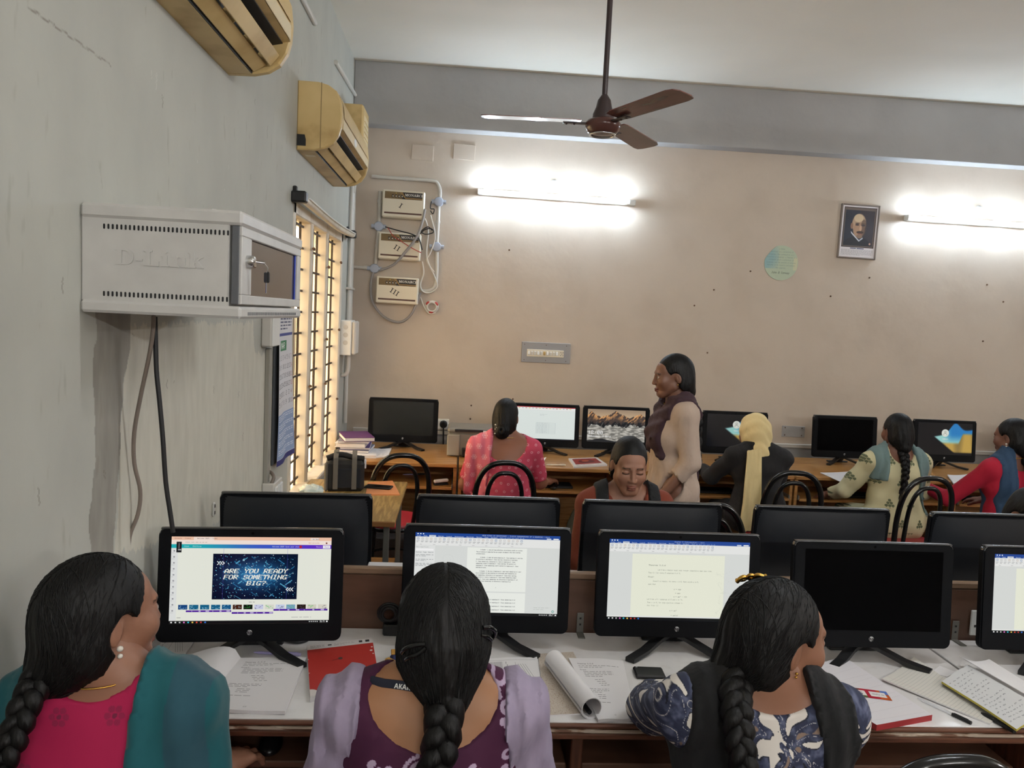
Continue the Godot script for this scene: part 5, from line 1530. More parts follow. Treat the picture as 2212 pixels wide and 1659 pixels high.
# ---------------------------------------------------------------- bodies: distance fields meshed as surface nets
class Field:
	var lo: Vector3
	var h: float
	var nx: int
	var ny: int
	var nz: int
	var d := PackedFloat32Array()
	func _init(a: Vector3, b: Vector3, cell: float) -> void:
		lo = a
		h = cell
		nx = int(ceil((b.x - a.x) / h)) + 1
		ny = int(ceil((b.y - a.y) / h)) + 1
		nz = int(ceil((b.z - a.z) / h)) + 1
		d.resize(nx * ny * nz)
		d.fill(1.0)
	func cone(a: Vector3, b: Vector3, ra: float, rb: float, k := 0.03, grow := 0.05) -> void:
		var m := maxf(ra, rb) + grow
		var p0 := (a.min(b) - Vector3(m, m, m) - lo) / h
		var p1 := (a.max(b) + Vector3(m, m, m) - lo) / h
		var ba := b - a
		var inv := 1.0 / maxf(1e-9, ba.length_squared())
		var dr := rb - ra
		var k4 := 0.25 / k
		for z in range(maxi(0, int(p0.z)), mini(nz, int(p1.z) + 2)):
			var qz := lo.z + z * h - a.z
			for y in range(maxi(0, int(p0.y)), mini(ny, int(p1.y) + 2)):
				var qy := lo.y + y * h - a.y
				var s := qy * ba.y + qz * ba.z
				var i := (z * ny + y) * nx
				for x in range(maxi(0, int(p0.x)), mini(nx, int(p1.x) + 2)):
					var qx := lo.x + x * h - a.x
					var t := clampf((qx * ba.x + s) * inv, 0.0, 1.0)
					var ex := qx - ba.x * t
					var ey := qy - ba.y * t
					var ez := qz - ba.z * t
					var v := sqrt(ex * ex + ey * ey + ez * ez) - ra - dr * t
					var o := d[i + x]
					var w := k - absf(o - v)
					d[i + x] = minf(o, v) - (w * w * k4 if w > 0.0 else 0.0)
	func ell(c: Vector3, r: Vector3, k := 0.02, grow := 0.05, cut := false, rot := Basis()) -> void:
		var m := maxf(r.x, maxf(r.y, r.z)) + (grow if not cut else 0.01)
		var p0 := (c - Vector3(m, m, m) - lo) / h
		var p1 := (c + Vector3(m, m, m) - lo) / h
		var inv := rot.transposed()
		var ir := Vector3(1 / r.x, 1 / r.y, 1 / r.z)
		var k4 := 0.25 / k
		for z in range(maxi(0, int(p0.z)), mini(nz, int(p1.z) + 2)):
			for y in range(maxi(0, int(p0.y)), mini(ny, int(p1.y) + 2)):
				var i := (z * ny + y) * nx
				for x in range(maxi(0, int(p0.x)), mini(nx, int(p1.x) + 2)):
					var q := (inv * (lo + Vector3(x, y, z) * h - c)) * ir
					var k0 := q.length()
					var v := k0 * (k0 - 1.0) / maxf(1e-6, (q * ir).length())
					var o := d[i + x]
					if cut:
						var w := k - absf(o + v)
						d[i + x] = maxf(o, -v) + (w * w * k4 if w > 0.0 else 0.0)
					else:
						var w := k - absf(o - v)
						d[i + x] = minf(o, v) - (w * w * k4 if w > 0.0 else 0.0)
	func at(p: Vector3) -> float:
		var q := (p - lo) / h
		var x := clampi(int(q.x), 0, nx - 2)
		var y := clampi(int(q.y), 0, ny - 2)
		var z := clampi(int(q.z), 0, nz - 2)
		var f := q - Vector3(x, y, z)
		var i := (z * ny + y) * nx + x
		var j := i + nx * ny
		var a := lerpf(lerpf(d[i], d[i + 1], f.x), lerpf(d[i + nx], d[i + nx + 1], f.x), f.y)
		var b := lerpf(lerpf(d[j], d[j + 1], f.x), lerpf(d[j + nx], d[j + nx + 1], f.x), f.y)
		return lerpf(a, b, f.z)
	# another field on the same grid: fn(place, distance) gives the new distance, asked only near the surface
	func layer(fn: Callable, reach := 0.09, y0 := -9.0, y1 := 9.0) -> Field:
		var f := Field.new(lo, lo, h)
		f.nx = nx; f.ny = ny; f.nz = nz
		f.d.resize(d.size())
		f.d.fill(1.0)
		for y in range(clampi(int((y0 - lo.y) / h), 0, ny), clampi(int((y1 - lo.y) / h) + 1, 0, ny)):
			for z in nz:
				var i := (z * ny + y) * nx
				for x in nx:
					var v := d[i + x]
					if v < reach:
						f.d[i + x] = fn.call(lo + Vector3(x, y, z) * h, v) if v > -reach else v
		return f
	func mesh_into(b: MB, color: Variant = null, box := Rect2(-0.35, 0.5, 0.7, 0.7)) -> MB:
		var id := PackedInt32Array()
		id.resize(d.size())
		id.fill(-1)
		var ox := [0, 1, 0, 1, 0, 1, 0, 1]
		var sxy := nx * ny
		var off := [0, 1, nx, nx + 1, sxy, sxy + 1, sxy + nx, sxy + nx + 1]
		var paint: bool = color is Callable
		var flat: Color = color if color is Color else Color.WHITE
		var far := 5.0 * h
		var made := PackedInt32Array()
		for z in nz - 1:
			for y in ny - 1:
				var row := (z * ny + y) * nx
				for x in nx - 1:
					var i := row + x
					var d0 := d[i]
					if d0 > far or d0 < -far: continue
					var d1 := d[i + 1]
					var d2 := d[i + nx]
					var d3 := d[i + nx + 1]
					var d4 := d[i + sxy]
					var d5 := d[i + sxy + 1]
					var d6 := d[i + sxy + nx]
					var d7 := d[i + sxy + nx + 1]
					var n := int(d0 < 0) + int(d1 < 0) + int(d2 < 0) + int(d3 < 0) + int(d4 < 0) + int(d5 < 0) + int(d6 < 0) + int(d7 < 0)
					if n == 0 or n == 8: continue
					var s := Vector3.ZERO
					var k := 0
					if (d0 < 0) != (d1 < 0): s += Vector3(d0 / (d0 - d1), 0, 0); k += 1
					if (d2 < 0) != (d3 < 0): s += Vector3(d2 / (d2 - d3), 1, 0); k += 1
					if (d4 < 0) != (d5 < 0): s += Vector3(d4 / (d4 - d5), 0, 1); k += 1
					if (d6 < 0) != (d7 < 0): s += Vector3(d6 / (d6 - d7), 1, 1); k += 1
					if (d0 < 0) != (d2 < 0): s += Vector3(0, d0 / (d0 - d2), 0); k += 1
					if (d1 < 0) != (d3 < 0): s += Vector3(1, d1 / (d1 - d3), 0); k += 1
					if (d4 < 0) != (d6 < 0): s += Vector3(0, d4 / (d4 - d6), 1); k += 1
					if (d5 < 0) != (d7 < 0): s += Vector3(1, d5 / (d5 - d7), 1); k += 1
					if (d0 < 0) != (d4 < 0): s += Vector3(0, 0, d0 / (d0 - d4)); k += 1
					if (d1 < 0) != (d5 < 0): s += Vector3(1, 0, d1 / (d1 - d5)); k += 1
					if (d2 < 0) != (d6 < 0): s += Vector3(0, 1, d2 / (d2 - d6)); k += 1
					if (d3 < 0) != (d7 < 0): s += Vector3(1, 1, d3 / (d3 - d7)); k += 1
					s /= k
					var p := lo + (Vector3(x, y, z) + s) * h
					var g := Vector3(d1 + d3 + d5 + d7 - d0 - d2 - d4 - d6, d2 + d3 + d6 + d7 - d0 - d1 - d4 - d5, d4 + d5 + d6 + d7 - d0 - d1 - d2 - d3)
					b.col = color.call(p) if paint else flat
					made.append(i)
					id[i] = b.pt(p, g, Vector2((p.x - box.position.x) / box.size.x, 1.0 - (p.y - box.position.y) / box.size.y))
		for i in made:
			if i < sxy + nx + 1: continue
			var a := d[i] < 0
			if a != (d[i + 1] < 0): quadf(b, id[i], id[i - nx], id[i - nx - sxy], id[i - sxy])
			if a != (d[i + nx] < 0): quadf(b, id[i], id[i - 1], id[i - 1 - sxy], id[i - sxy])
			if a != (d[i + sxy] < 0): quadf(b, id[i], id[i - 1], id[i - 1 - nx], id[i - nx])
		return b
	func quadf(b: MB, i: int, j: int, k: int, l: int) -> void:
		if i < 0 or j < 0 or k < 0 or l < 0: return
		b.face(i, j, k); b.face(i, k, l)

static func sd_ell(p: Vector3, c: Vector3, r: Vector3) -> float:
	var q := (p - c) / r
	var k0 := q.length()
	return k0 * (k0 - 1.0) / maxf(1e-6, (q / r).length())
static func sd_cone(p: Vector3, a: Vector3, b: Vector3, ra: float, rb: float) -> float:
	var t := clampf((p - a).dot(b - a) / (b - a).length_squared(), 0, 1)
	return p.distance_to(a.lerp(b, t)) - lerpf(ra, rb, t)

var head_mb := {}
var hand_mb := {}
func lin(r: int, g: int, b: int) -> Color:
	return c8(r, g, b).srgb_to_linear()

# head, facing -z, centre between the ears; looking down closes the lids
func head(skin: Color, down: bool) -> MB:
	var key := "%s%s" % [skin.to_html(), down]
	if head_mb.has(key): return head_mb[key]
	if not head_mb.has("field"):
		var f := Field.new(Vector3(-0.1, -0.15, -0.13), Vector3(0.1, 0.125, 0.13), 0.0034)
		f.ell(Vector3(0, 0.018, 0.015), Vector3(0.071, 0.086, 0.09), 0.02, 0.03)
		f.ell(Vector3(0, -0.04, -0.034), Vector3(0.054, 0.07, 0.056), 0.03, 0.03)
		f.ell(Vector3(0, 0.03, -0.05), Vector3(0.055, 0.045, 0.037), 0.02, 0.03)
		f.cone(Vector3(0, -0.04, 0.02), Vector3(0, -0.15, 0.036), 0.043, 0.043, 0.02, 0.02)
		f.cone(Vector3(-0.014, -0.098, -0.07), Vector3(0.014, -0.098, -0.07), 0.0145, 0.0145, 0.024, 0.02)
		for s in [-1.0, 1.0]:
			f.cone(Vector3(s * 0.048, -0.06, -0.005), Vector3(s * 0.014, -0.098, -0.06), 0.018, 0.0145, 0.028, 0.02)
			f.ell(Vector3(s * 0.036, -0.03, -0.066), Vector3(0.024, 0.024, 0.021), 0.032, 0.02)
		f.cone(Vector3(-0.034, 0.018, -0.081), Vector3(0.034, 0.018, -0.081), 0.0085, 0.0085, 0.016, 0.02)
		for s in [-1.0, 1.0]: f.ell(Vector3(s * 0.031, -0.003, -0.1), Vector3(0.019, 0.009, 0.0115), 0.012, 0.01, true)
		f.cone(Vector3(0, 0.006, -0.09), Vector3(0, -0.036, -0.105), 0.0065, 0.0092, 0.012, 0.02)
		for s in [-1.0, 1.0]:
			f.ell(Vector3(s * 0.0105, -0.039, -0.098), Vector3(0.0068, 0.0058, 0.0075), 0.01, 0.02)
			f.ell(Vector3(s * 0.0305, -0.003, -0.08), Vector3(0.0145, 0.0105, 0.0125), 0.003, 0.02)
			f.ell(Vector3(s * 0.074, -0.012, 0.012), Vector3(0.007, 0.028, 0.0155), 0.007, 0.02, false, Basis(Vector3.UP, s * 0.35) * Basis(Vector3.RIGHT, -0.2))
			f.ell(Vector3(s * 0.084, -0.006, 0.006), Vector3(0.006, 0.016, 0.009), 0.004, 0.01, true)
		f.ell(Vector3(0, -0.0665, -0.0905), Vector3(0.02, 0.0055, 0.0105), 0.008, 0.02)
		f.ell(Vector3(0, -0.0775, -0.0895), Vector3(0.017, 0.0065, 0.0105), 0.008, 0.02)
		head_mb["field"] = f
	if head_mb.has(down):                     # the same face, another complexion
		var same := MB.new()
		var src: MB = head_mb[down]
		same.v = src.v; same.n = src.n; same.uv = src.uv; same.ix = src.ix
		same.c = src.c.duplicate()
		for i in same.c.size():
			if same.c[i].g > 0.98: same.c[i] = skin
			elif same.c[i].g > 0.9: same.c[i] = skin.lerp(lin(120, 52, 48), 0.55)
			elif same.c[i].g > 0.8: same.c[i] = lin(26, 20, 18).lerp(skin, 0.15)
		head_mb[key] = same
		return same
	var lips := Color(1, 0.95, 1)
	var brow := lin(26, 20, 18)
	var b := MB.new()
	var paint := func(p: Vector3) -> Color:
		if p.z < -0.07:
			var ax := absf(p.x)
			if p.y < -0.06 and p.y > -0.085 and ax < 0.022 and p.z < -0.086: return lips if absf(p.y + 0.072) > 0.0012 else lin(60, 28, 26)
			if ax > 0.014 and ax < 0.047:
				var by := 0.0185 - pow((ax - 0.026) / 0.02, 2) * 0.004
				if absf(p.y - by) < 0.003: return Color(1, 0.85, 1)
				var e := Vector2((ax - 0.0305) / 0.0145, (p.y + 0.003) / 0.0085)
				if down:
					if ax < 0.045 and absf(p.y + 0.0095 - pow((ax - 0.0305) / 0.015, 2) * 0.003) < 0.0022: return brow
				elif e.length() < 0.95 and p.z < -0.085:
					if Vector2(ax - 0.0305, p.y + 0.003).length() < 0.0062: return lin(24, 16, 12)
					if e.y > 0.55: return brow
					return lin(160, 150, 142)
		return Color(1, 1, 1)
	(head_mb["field"] as Field).mesh_into(b, paint)
	head_mb[down] = b
	return head(skin, down)

# hand: wrist at the origin, fingers to -z, palm down, thumb to +x (side = 1) or -x
func hand(curl: float, side: float, skin: Color) -> MB:
	var key := "%s %s %s" % [curl, side, skin.to_html()]
	if hand_mb.has(key): return hand_mb[key]
	var f := Field.new(Vector3(-0.075, -0.085, -0.2), Vector3(0.075, 0.04, 0.03), 0.0034)
	f.cone(Vector3(0, 0, 0.02), Vector3(0, 0, -0.02), 0.024, 0.026, 0.01, 0.02)
	var xs := [0.03, 0.01, -0.011, -0.03]
	var ln := [0.070, 0.078, 0.072, 0.057]
	for k in 4:
		var x: float = xs[k] * side
		var kn := Vector3(x, 0.004 if k in [1, 2] else 0.0, -0.082 + (0.006 if k == 3 else 0.0))
		f.cone(Vector3(x * 0.6, 0, -0.015), kn, 0.017, 0.0115, 0.014, 0.02)
		var p := kn
		var a := curl * 0.4
		for sgm in 3:
			var l: float = ln[k] * [0.46, 0.3, 0.24][sgm]
			var q := p + Vector3(x * 0.1 * (0.5 if sgm else 1.0), -sin(a) * l, -cos(a) * l)
			f.cone(p, q, [0.0098, 0.0088, 0.0078][sgm], [0.0088, 0.0078, 0.0066][sgm], 0.004, 0.015)
			p = q
			a += curl * 0.62
	var t0 := Vector3(side * 0.02, -0.006, -0.018)
	var t1 := Vector3(side * 0.047, -0.016, -0.052)
	var t2 := Vector3(side * 0.05, -0.022 - curl * 0.012, -0.082)
	var t3 := Vector3(side * (0.046 - curl * 0.012), -0.026 - curl * 0.02, -0.104)
	f.cone(t0, t1, 0.016, 0.0115, 0.012, 0.02)
	f.cone(t1, t2, 0.0112, 0.0098, 0.005, 0.02)
	f.cone(t2, t3, 0.0096, 0.0075, 0.004, 0.02)
	var b := MB.new()
	f.mesh_into(b, skin)
	hand_mb[key] = b
	return b

func plait(path: Array, r0: float, r1: float, turns: float, rng: RandomNumberGenerator, back := Vector3(0, 0, 1)) -> Array:
	# three strands crossing one another along the path; returns one builder per strand
	var out := []
	var fine := curve(path, 14)
	var N := fine.size()
	for s in 3:
		var pts := []
		var rad := PackedFloat32Array()
		for i in N:
			var t := float(i) / (N - 1)
			var dir: Vector3 = (fine[mini(i + 1, N - 1)] - fine[maxi(i - 1, 0)]).normalized()
			var side := dir.cross(back).normalized()
			var nb := side.cross(dir).normalized()
			var a := TAU * (turns * t + s / 3.0)
			var r := lerpf(r0, r1, pow(t, 1.3))
			pts.append(fine[i] + side * sin(a) * r * 0.56 + nb * sin(2.0 * a) * r * 0.34)
			rad.append(r * (0.56 + 0.06 * sin(t * 60.0 + s)))
		var b := MB.new()
		b.col = lin(24, 20, 20)
		b.tube(pts, rad, 10)
		out.append(b)
	return out

# loose strands lying on the hair from the parting to where it is gathered
func strands(f: Field, gather: Vector3, n: int, rng: RandomNumberGenerator, spread := 1.0) -> MB:
	var b := MB.new()
	var ctr := Vector3(0, 0.0, 0.02)
	for i in n:
		var s := -1.0 if i % 2 else 1.0
		var u := rng.randf()
		var start := Vector3(s * 0.004, 0.0, 0).lerp(Vector3.ZERO, 0.0) + Vector3(0, sin(lerpf(2.45, 0.55, u)) * 0.12, -cos(lerpf(0.65, 2.5, u)) * 0.12 + 0.02)
		var low := ctr + Vector3(s * rng.randf_range(0.25, 1.0) * 0.11, rng.randf_range(-0.09, 0.02), rng.randf_range(-0.02, 0.1))
		var pts := []
		var rad := PackedFloat32Array()
		var r := rng.randf_range(0.0007, 0.0017)
		for k in 15:
			var t := k / 14.0
			var p := start.lerp(low, t).lerp(low.lerp(gather, t), t)
			var dir := p - ctr
			if dir.length() < 0.01: dir = Vector3(0, 0, 1)
			dir = dir.normalized()
			if t < 0.9:
				var a := 0.02
				var c := 0.24
				for it in 9:
					var m := (a + c) * 0.5
					if f.at(ctr + dir * m) < 0.0: a = m
					else: c = m
				p = ctr + dir * (a + 0.0006)
			pts.append(p)
			rad.append(r * (1.0 - 0.5 * t))
		var ok := true
		for k in 14:
			if pts[k].distance_to(pts[k + 1]) > 0.06: ok = false
		if not ok: continue
		var v := rng.randf_range(0.006, 0.02)
		b.col = Color(v * 1.1, v, v * 0.95)
		b.tube(pts, rad, 4, false)
	return b

# the figure: torso and limbs from joints. J: dictionary of joints in the person's own space (facing -z, floor at 0)
func joints(o := {}) -> Dictionary:
	var j := {
		"pelvis": Vector3(0, 0.55, 0.0), "waist": Vector3(0, 0.69, -0.015), "chest": Vector3(0, 0.85, -0.03), "neck": Vector3(0, 0.995, -0.02), "head": Vector3(0, 1.13, -0.045),
		"sh_l": Vector3(-0.155, 0.945, -0.02), "sh_r": Vector3(0.155, 0.945, -0.02), "el_l": Vector3(-0.2, 0.72, -0.12), "el_r": Vector3(0.2, 0.72, -0.12), "wr_l": Vector3(-0.12, 0.68, -0.33), "wr_r": Vector3(0.12, 0.68, -0.33),
		"hip_l": Vector3(-0.09, 0.53, -0.03), "hip_r": Vector3(0.09, 0.53, -0.03), "kn_l": Vector3(-0.11, 0.5, -0.4), "kn_r": Vector3(0.11, 0.5, -0.4), "an_l": Vector3(-0.11, 0.09, -0.38), "an_r": Vector3(0.11, 0.09, -0.38),
		"toe_l": Vector3(-0.12, 0.035, -0.5), "toe_r": Vector3(0.12, 0.035, -0.5), "girth": 1.0, "head_yaw": 0.0, "head_pitch": 0.0, "head_roll": 0.0}
	j.merge(o, true)
	return j

func body_field(j: Dictionary, cell: float) -> Field:
	var lo := Vector3(9, 0, 9)
	var hi := Vector3(-9, 0, -9)
	for k in j:
		if j[k] is Vector3:
			lo = lo.min(j[k]); hi = hi.max(j[k])
	lo -= Vector3(0.16, 0.05, 0.17); hi += Vector3(0.16, 0.06, 0.2)
	hi.y = j.neck.y + 0.12
	var f := Field.new(Vector3(lo.x, -0.03, lo.z), hi, cell)
	var g: float = j.girth
	var P: Vector3 = j.pelvis; var W: Vector3 = j.waist; var C: Vector3 = j.chest; var N: Vector3 = j.neck
	var ax: Vector3 = ((j.sh_r - j.sh_l) as Vector3).normalized()
	f.cone(P - ax * 0.085, P + ax * 0.085, 0.108 * g, 0.108 * g, 0.04)
	f.cone(W - ax * 0.055, W + ax * 0.055, 0.09 * g, 0.09 * g, 0.05)
	f.cone(P, W, 0.11 * g, 0.1 * g, 0.05)
	f.cone(C - ax * 0.068, C + ax * 0.068, 0.094 * g, 0.094 * g, 0.05)
	f.cone(W, C, 0.095 * g, 0.1 * g, 0.05)
	var up := C.lerp(N, 0.55)
	f.cone(up - ax * 0.085, up + ax * 0.085, 0.066 * g, 0.066 * g, 0.05)
	f.cone(j.sh_l, j.sh_r, 0.05, 0.05, 0.04)
	for s in ["l", "r"]:
		f.cone((j["sh_" + s] as Vector3).lerp(N, 0.15), N + Vector3(0, 0.035, 0), 0.042, 0.043, 0.045)
		f.cone(j["sh_" + s], j["el_" + s], 0.047 * g, 0.039 * g, 0.025)
		f.cone(j["el_" + s], j["wr_" + s], 0.037 * g, 0.0235, 0.02)
		f.cone(j["hip_" + s], j["kn_" + s], 0.085 * g, 0.056 * g, 0.03)
		f.cone(j["kn_" + s], j["an_" + s], 0.052, 0.034, 0.02)
		f.cone(j["an_" + s], j["toe_" + s], 0.036, 0.026, 0.02)
	# bust, in front of the chest
	var fw := ax.cross(Vector3.UP).normalized() * -1.0
	for s in [-1.0, 1.0]: f.cone(C + ax * 0.06 * s - fw * -0.0 + Vector3(0, -0.01, 0), C + ax * 0.065 * s + fw * 0.05 + Vector3(0, -0.025, 0), 0.06, 0.05, 0.05)
	f.cone(N - Vector3(0, 0.02, 0), N.lerp(j.head, 0.6), 0.046, 0.043, 0.035)
	return f

func head_xf(j: Dictionary) -> Transform3D:
	return Transform3D(Basis.from_euler(Vector3(j.head_pitch, j.head_yaw, j.head_roll)), j.head)

func limb_hand(b: MB, j: Dictionary, s: String, curl: float, skin: Color, palm := Vector3.DOWN) -> void:
	var w: Vector3 = j["wr_" + s]
	var dir: Vector3 = j.get("hand_" + s, (w - j["el_" + s]).normalized())
	dir = dir.normalized()
	var y := (-palm - dir * (-palm).dot(dir)).normalized()
	var x := y.cross(-dir).normalized()
	b.add(hand(curl, -1.0 if s == "r" else 1.0, skin), Transform3D(Basis(x, y, -dir), w))

func person(label: String, at: Vector3, turn: float, j: Dictionary, skin: Color, cell: float, curls := [0.5, 0.5], down := false) -> Array:
	var t := thing("person", label, "person", at, turn)
	var f := body_field(j, cell)
	var b := MB.new()
	f.mesh_into(b, skin)
	b.add(head(skin, down), head_xf(j))
	limb_hand(b, j, "l", curls[0], skin, j.get("palm_l", Vector3.DOWN))
	limb_hand(b, j, "r", curls[1], skin, j.get("palm_r", Vector3.DOWN))
	obj("body", b, M.skin, t)
	return [t, f]

func wear(t: Node3D, f: Field, called: String, material: Material, fn: Callable, y0 := -9.0, y1 := 9.0, label := "", box := Rect2(-0.35, 0.5, 0.7, 0.7)) -> MeshInstance3D:
	var g := f.layer(fn, 0.06, y0, y1)
	var b := MB.new()
	g.mesh_into(b, null, box)
	if b.v.size() == 0:
		print("EMPTY garment ", called)
		return null
	return obj(called, b, material, t, label)

var hair_f: Field          # the last hair built, for what is pinned on it
func on_hair(dir: Vector3) -> Vector3:
	var p := Vector3(0, 0, 0.02)
	while hair_f.at(p) < 0.0: p += dir.normalized() * 0.001
	return p

# hair drawn back from the face; gather = where it meets the plait, in head space
func hair(t: Node3D, j: Dictionary, gather: Vector3, n: int, rng: RandomNumberGenerator, volume := 1.0, thick := 0.03, low := 0.055) -> Node3D:
	var hx := head_xf(j)
	var h := Node3D.new()
	h.name = "hair"
	h.transform = hx
	t.add_child(h)
	var f := Field.new(Vector3(-0.13, -0.24, -0.13), Vector3(0.13, 0.14, 0.17), 0.005 if n else 0.0075)
	var v := volume
	f.ell(Vector3(0, 0.02, 0.02), Vector3(0.081 * v, 0.1, 0.103), 0.02)
	f.ell(Vector3(0, -0.04, 0.048), Vector3(0.076 * v, 0.09, 0.07), 0.03)
	f.cone(Vector3(0, -0.06, 0.052), gather, low * v, thick, 0.045)
	var g := f.layer(func(p: Vector3, d: float) -> float:
		var q := d + 0.0012 * sin(p.x * 260.0 + p.y * 30.0) * smoothstep(0.09, 0.0, p.y)
		q -= 0.0
		var face := -0.02 - (p.y * 0.8 + p.z) - 0.9 * maxf(0.0, absf(p.x) - 0.06)      # keeps the face clear
		q = maxf(q, face * 0.75)
		var ear := sd_ell(Vector3(absf(p.x), p.y, p.z), Vector3(0.085, -0.022, -0.006), Vector3(0.04, 0.042, 0.031))
		return maxf(q, -ear * 0.8)
	, 0.03)
	hair_f = g
	var b := MB.new()
	g.mesh_into(b, lin(24, 20, 20))
	obj("hair_cap", b, M.hair, h)
	if n:
		var st := strands(g, gather, n, rng)
		obj("loose_strands", st, M.hair, h).set_meta("kind", "stuff")
	return h

func plait_on(t: Node3D, path: Array, r0: float, r1: float, turns: float, seed_: int, band: Material = null) -> void:
	var rng := RandomNumberGenerator.new(); rng.seed = seed_
	var br := Node3D.new()
	br.name = "plait"
	t.add_child(br)
	for b in plait(path, r0, r1, turns, rng):
		obj("strand", b, M.hair, br)
	if band:
		var e: Vector3 = path[-1]
		var dir: Vector3 = (path[-1] - path[-2]).normalized()
		var m := MB.new()
		m.tube([e - dir * 0.012, e + dir * 0.012], r1 * 1.3, 12)
		obj("hair_band", m, band, br)
		m = MB.new()
		m.col = lin(24, 20, 20)
		m.tube([e + dir * 0.01, e + dir * 0.04, e + dir * 0.09], [r1 * 1.0, r1 * 1.15, r1 * 0.3], 10)
		obj("tail", m, M.hair, br)

func earring(t: Node3D, j: Dictionary, s: float, pearl: Material) -> void:
	var x := head_xf(j)
	var m := MB.new()
	for q in [[-0.042, 0.006], [-0.056, 0.005]] if pearl == M.pearl else [[-0.043, 0.0035], [-0.05, 0.0028]]:
		m.lathe([Vector2(0, -q[1]), Vector2(q[1] * 0.8, -q[1] * 0.6), Vector2(q[1], 0), Vector2(q[1] * 0.8, q[1] * 0.6), Vector2(0, q[1])], 10, Transform3D(Basis(), x * Vector3(s * 0.081, q[0], 0.008)))
	obj("earring", m, pearl, t)

# ---------------------------------------------------------------- cloth prints
func cloth_img(size: int, base: Color) -> Image:
	return canvas(size, size, base)
func print_petals() -> Image:
	var im := cloth_img(512, c8(70, 22, 56))
	var w := c8(190, 170, 196)
	# painted scroll under the neckline and along the shoulder
	for q in [[246, 300, 26, 4], [246, 300, 17, 4], [246, 300, 9, 3], [205, 322, 8, 5], [292, 318, 8, 5], [222, 345, 10, 4], [272, 350, 9, 4], [350, 190, 10, 4], [362, 222, 9, 4], [372, 256, 11, 4], [366, 290, 8, 4], [380, 320, 9, 4], [180, 300, 7, 6], [318, 300, 7, 6]]:
		for i in 20:
			var a := PI * (0.1 + 1.3 * i / 19.0)
			disc(im, q[0] + cos(a) * q[2], q[1] - 76 + sin(a) * q[2] * 0.8, q[3] * 0.7, w)
	for q in [[200, 300], [212, 352], [252, 372], [290, 344], [345, 205], [356, 240], [378, 275], [360, 310], [386, 340]]:
		disc(im, q[0], q[1] - 76, 6, w); disc(im, q[0] + 4, q[1] - 70, 4, w)
	return im
func print_brush() -> Image:
	var im := Image.create(512, 512, false, Image.FORMAT_RGB8)
	var f := FastNoiseLite.new(); f.seed = 12; f.frequency = 0.014; f.fractal_octaves = 2
	var g := FastNoiseLite.new(); g.seed = 33; g.frequency = 0.05; g.fractal_octaves = 3
	for y in 512:
		for x in 512:
			var wx := x + f.get_noise_2d(x * 0.7 + 300, y * 0.7) * 46.0
			var wy := y * 0.72 + f.get_noise_2d(x * 0.7, y * 0.7 + 500) * 46.0
			var n := f.get_noise_2d(wx * 1.5, wy * 1.5)
			var t := g.get_noise_2d(x, y)
			var c := c8(38, 44, 70).lerp(c8(92, 98, 124), clampf(t * 1.5 + 0.25, 0, 1))
			if absf(n + 0.24) < 0.016: c = c8(218, 212, 204)
			elif n > 0.19: c = c8(220, 213, 205)
			elif n > 0.12: c = c8(18, 20, 34)
			elif n < -0.52: c = c8(132, 110, 96)
			im.set_pixel(x, y, c)
	return im
func print_motifs(base: Color, ink: Color, kind: int, step: int, seed_: int) -> Image:
	var im := cloth_img(512, base)
	var rng := RandomNumberGenerator.new(); rng.seed = seed_
	for r in range(0, 512 / step + 1):
		for k in range(0, 512 / step + 1):
			var x := k * step + (step / 2 if r % 2 else 0) + rng.randf_range(-3, 3)
			var y := r * step + rng.randf_range(-3, 3)
			if kind == 0:           # rings
				disc(im, x, y, 5.5, ink); disc(im, x, y, 3.0, base)
			elif kind == 1:         # faint sprigs
				for i in 6:
					var a := TAU * i / 6.0
					disc(im, x + cos(a) * 9, y + sin(a) * 9, 4, base.lerp(ink, 0.5))
				disc(im, x, y, 3, ink)
			else:                   # block-printed trees
				for i in 3:
					for m in 3 - i: 
						disc(im, x + (m - (2 - i) * 0.5) * 13, y - i * 12, 6, ink); rect(im, x + (m - (2 - i) * 0.5) * 13 - 1, y - i * 12, 2, 9, ink)
				rect(im, x - 1, y, 2, 14, ink)
	return im

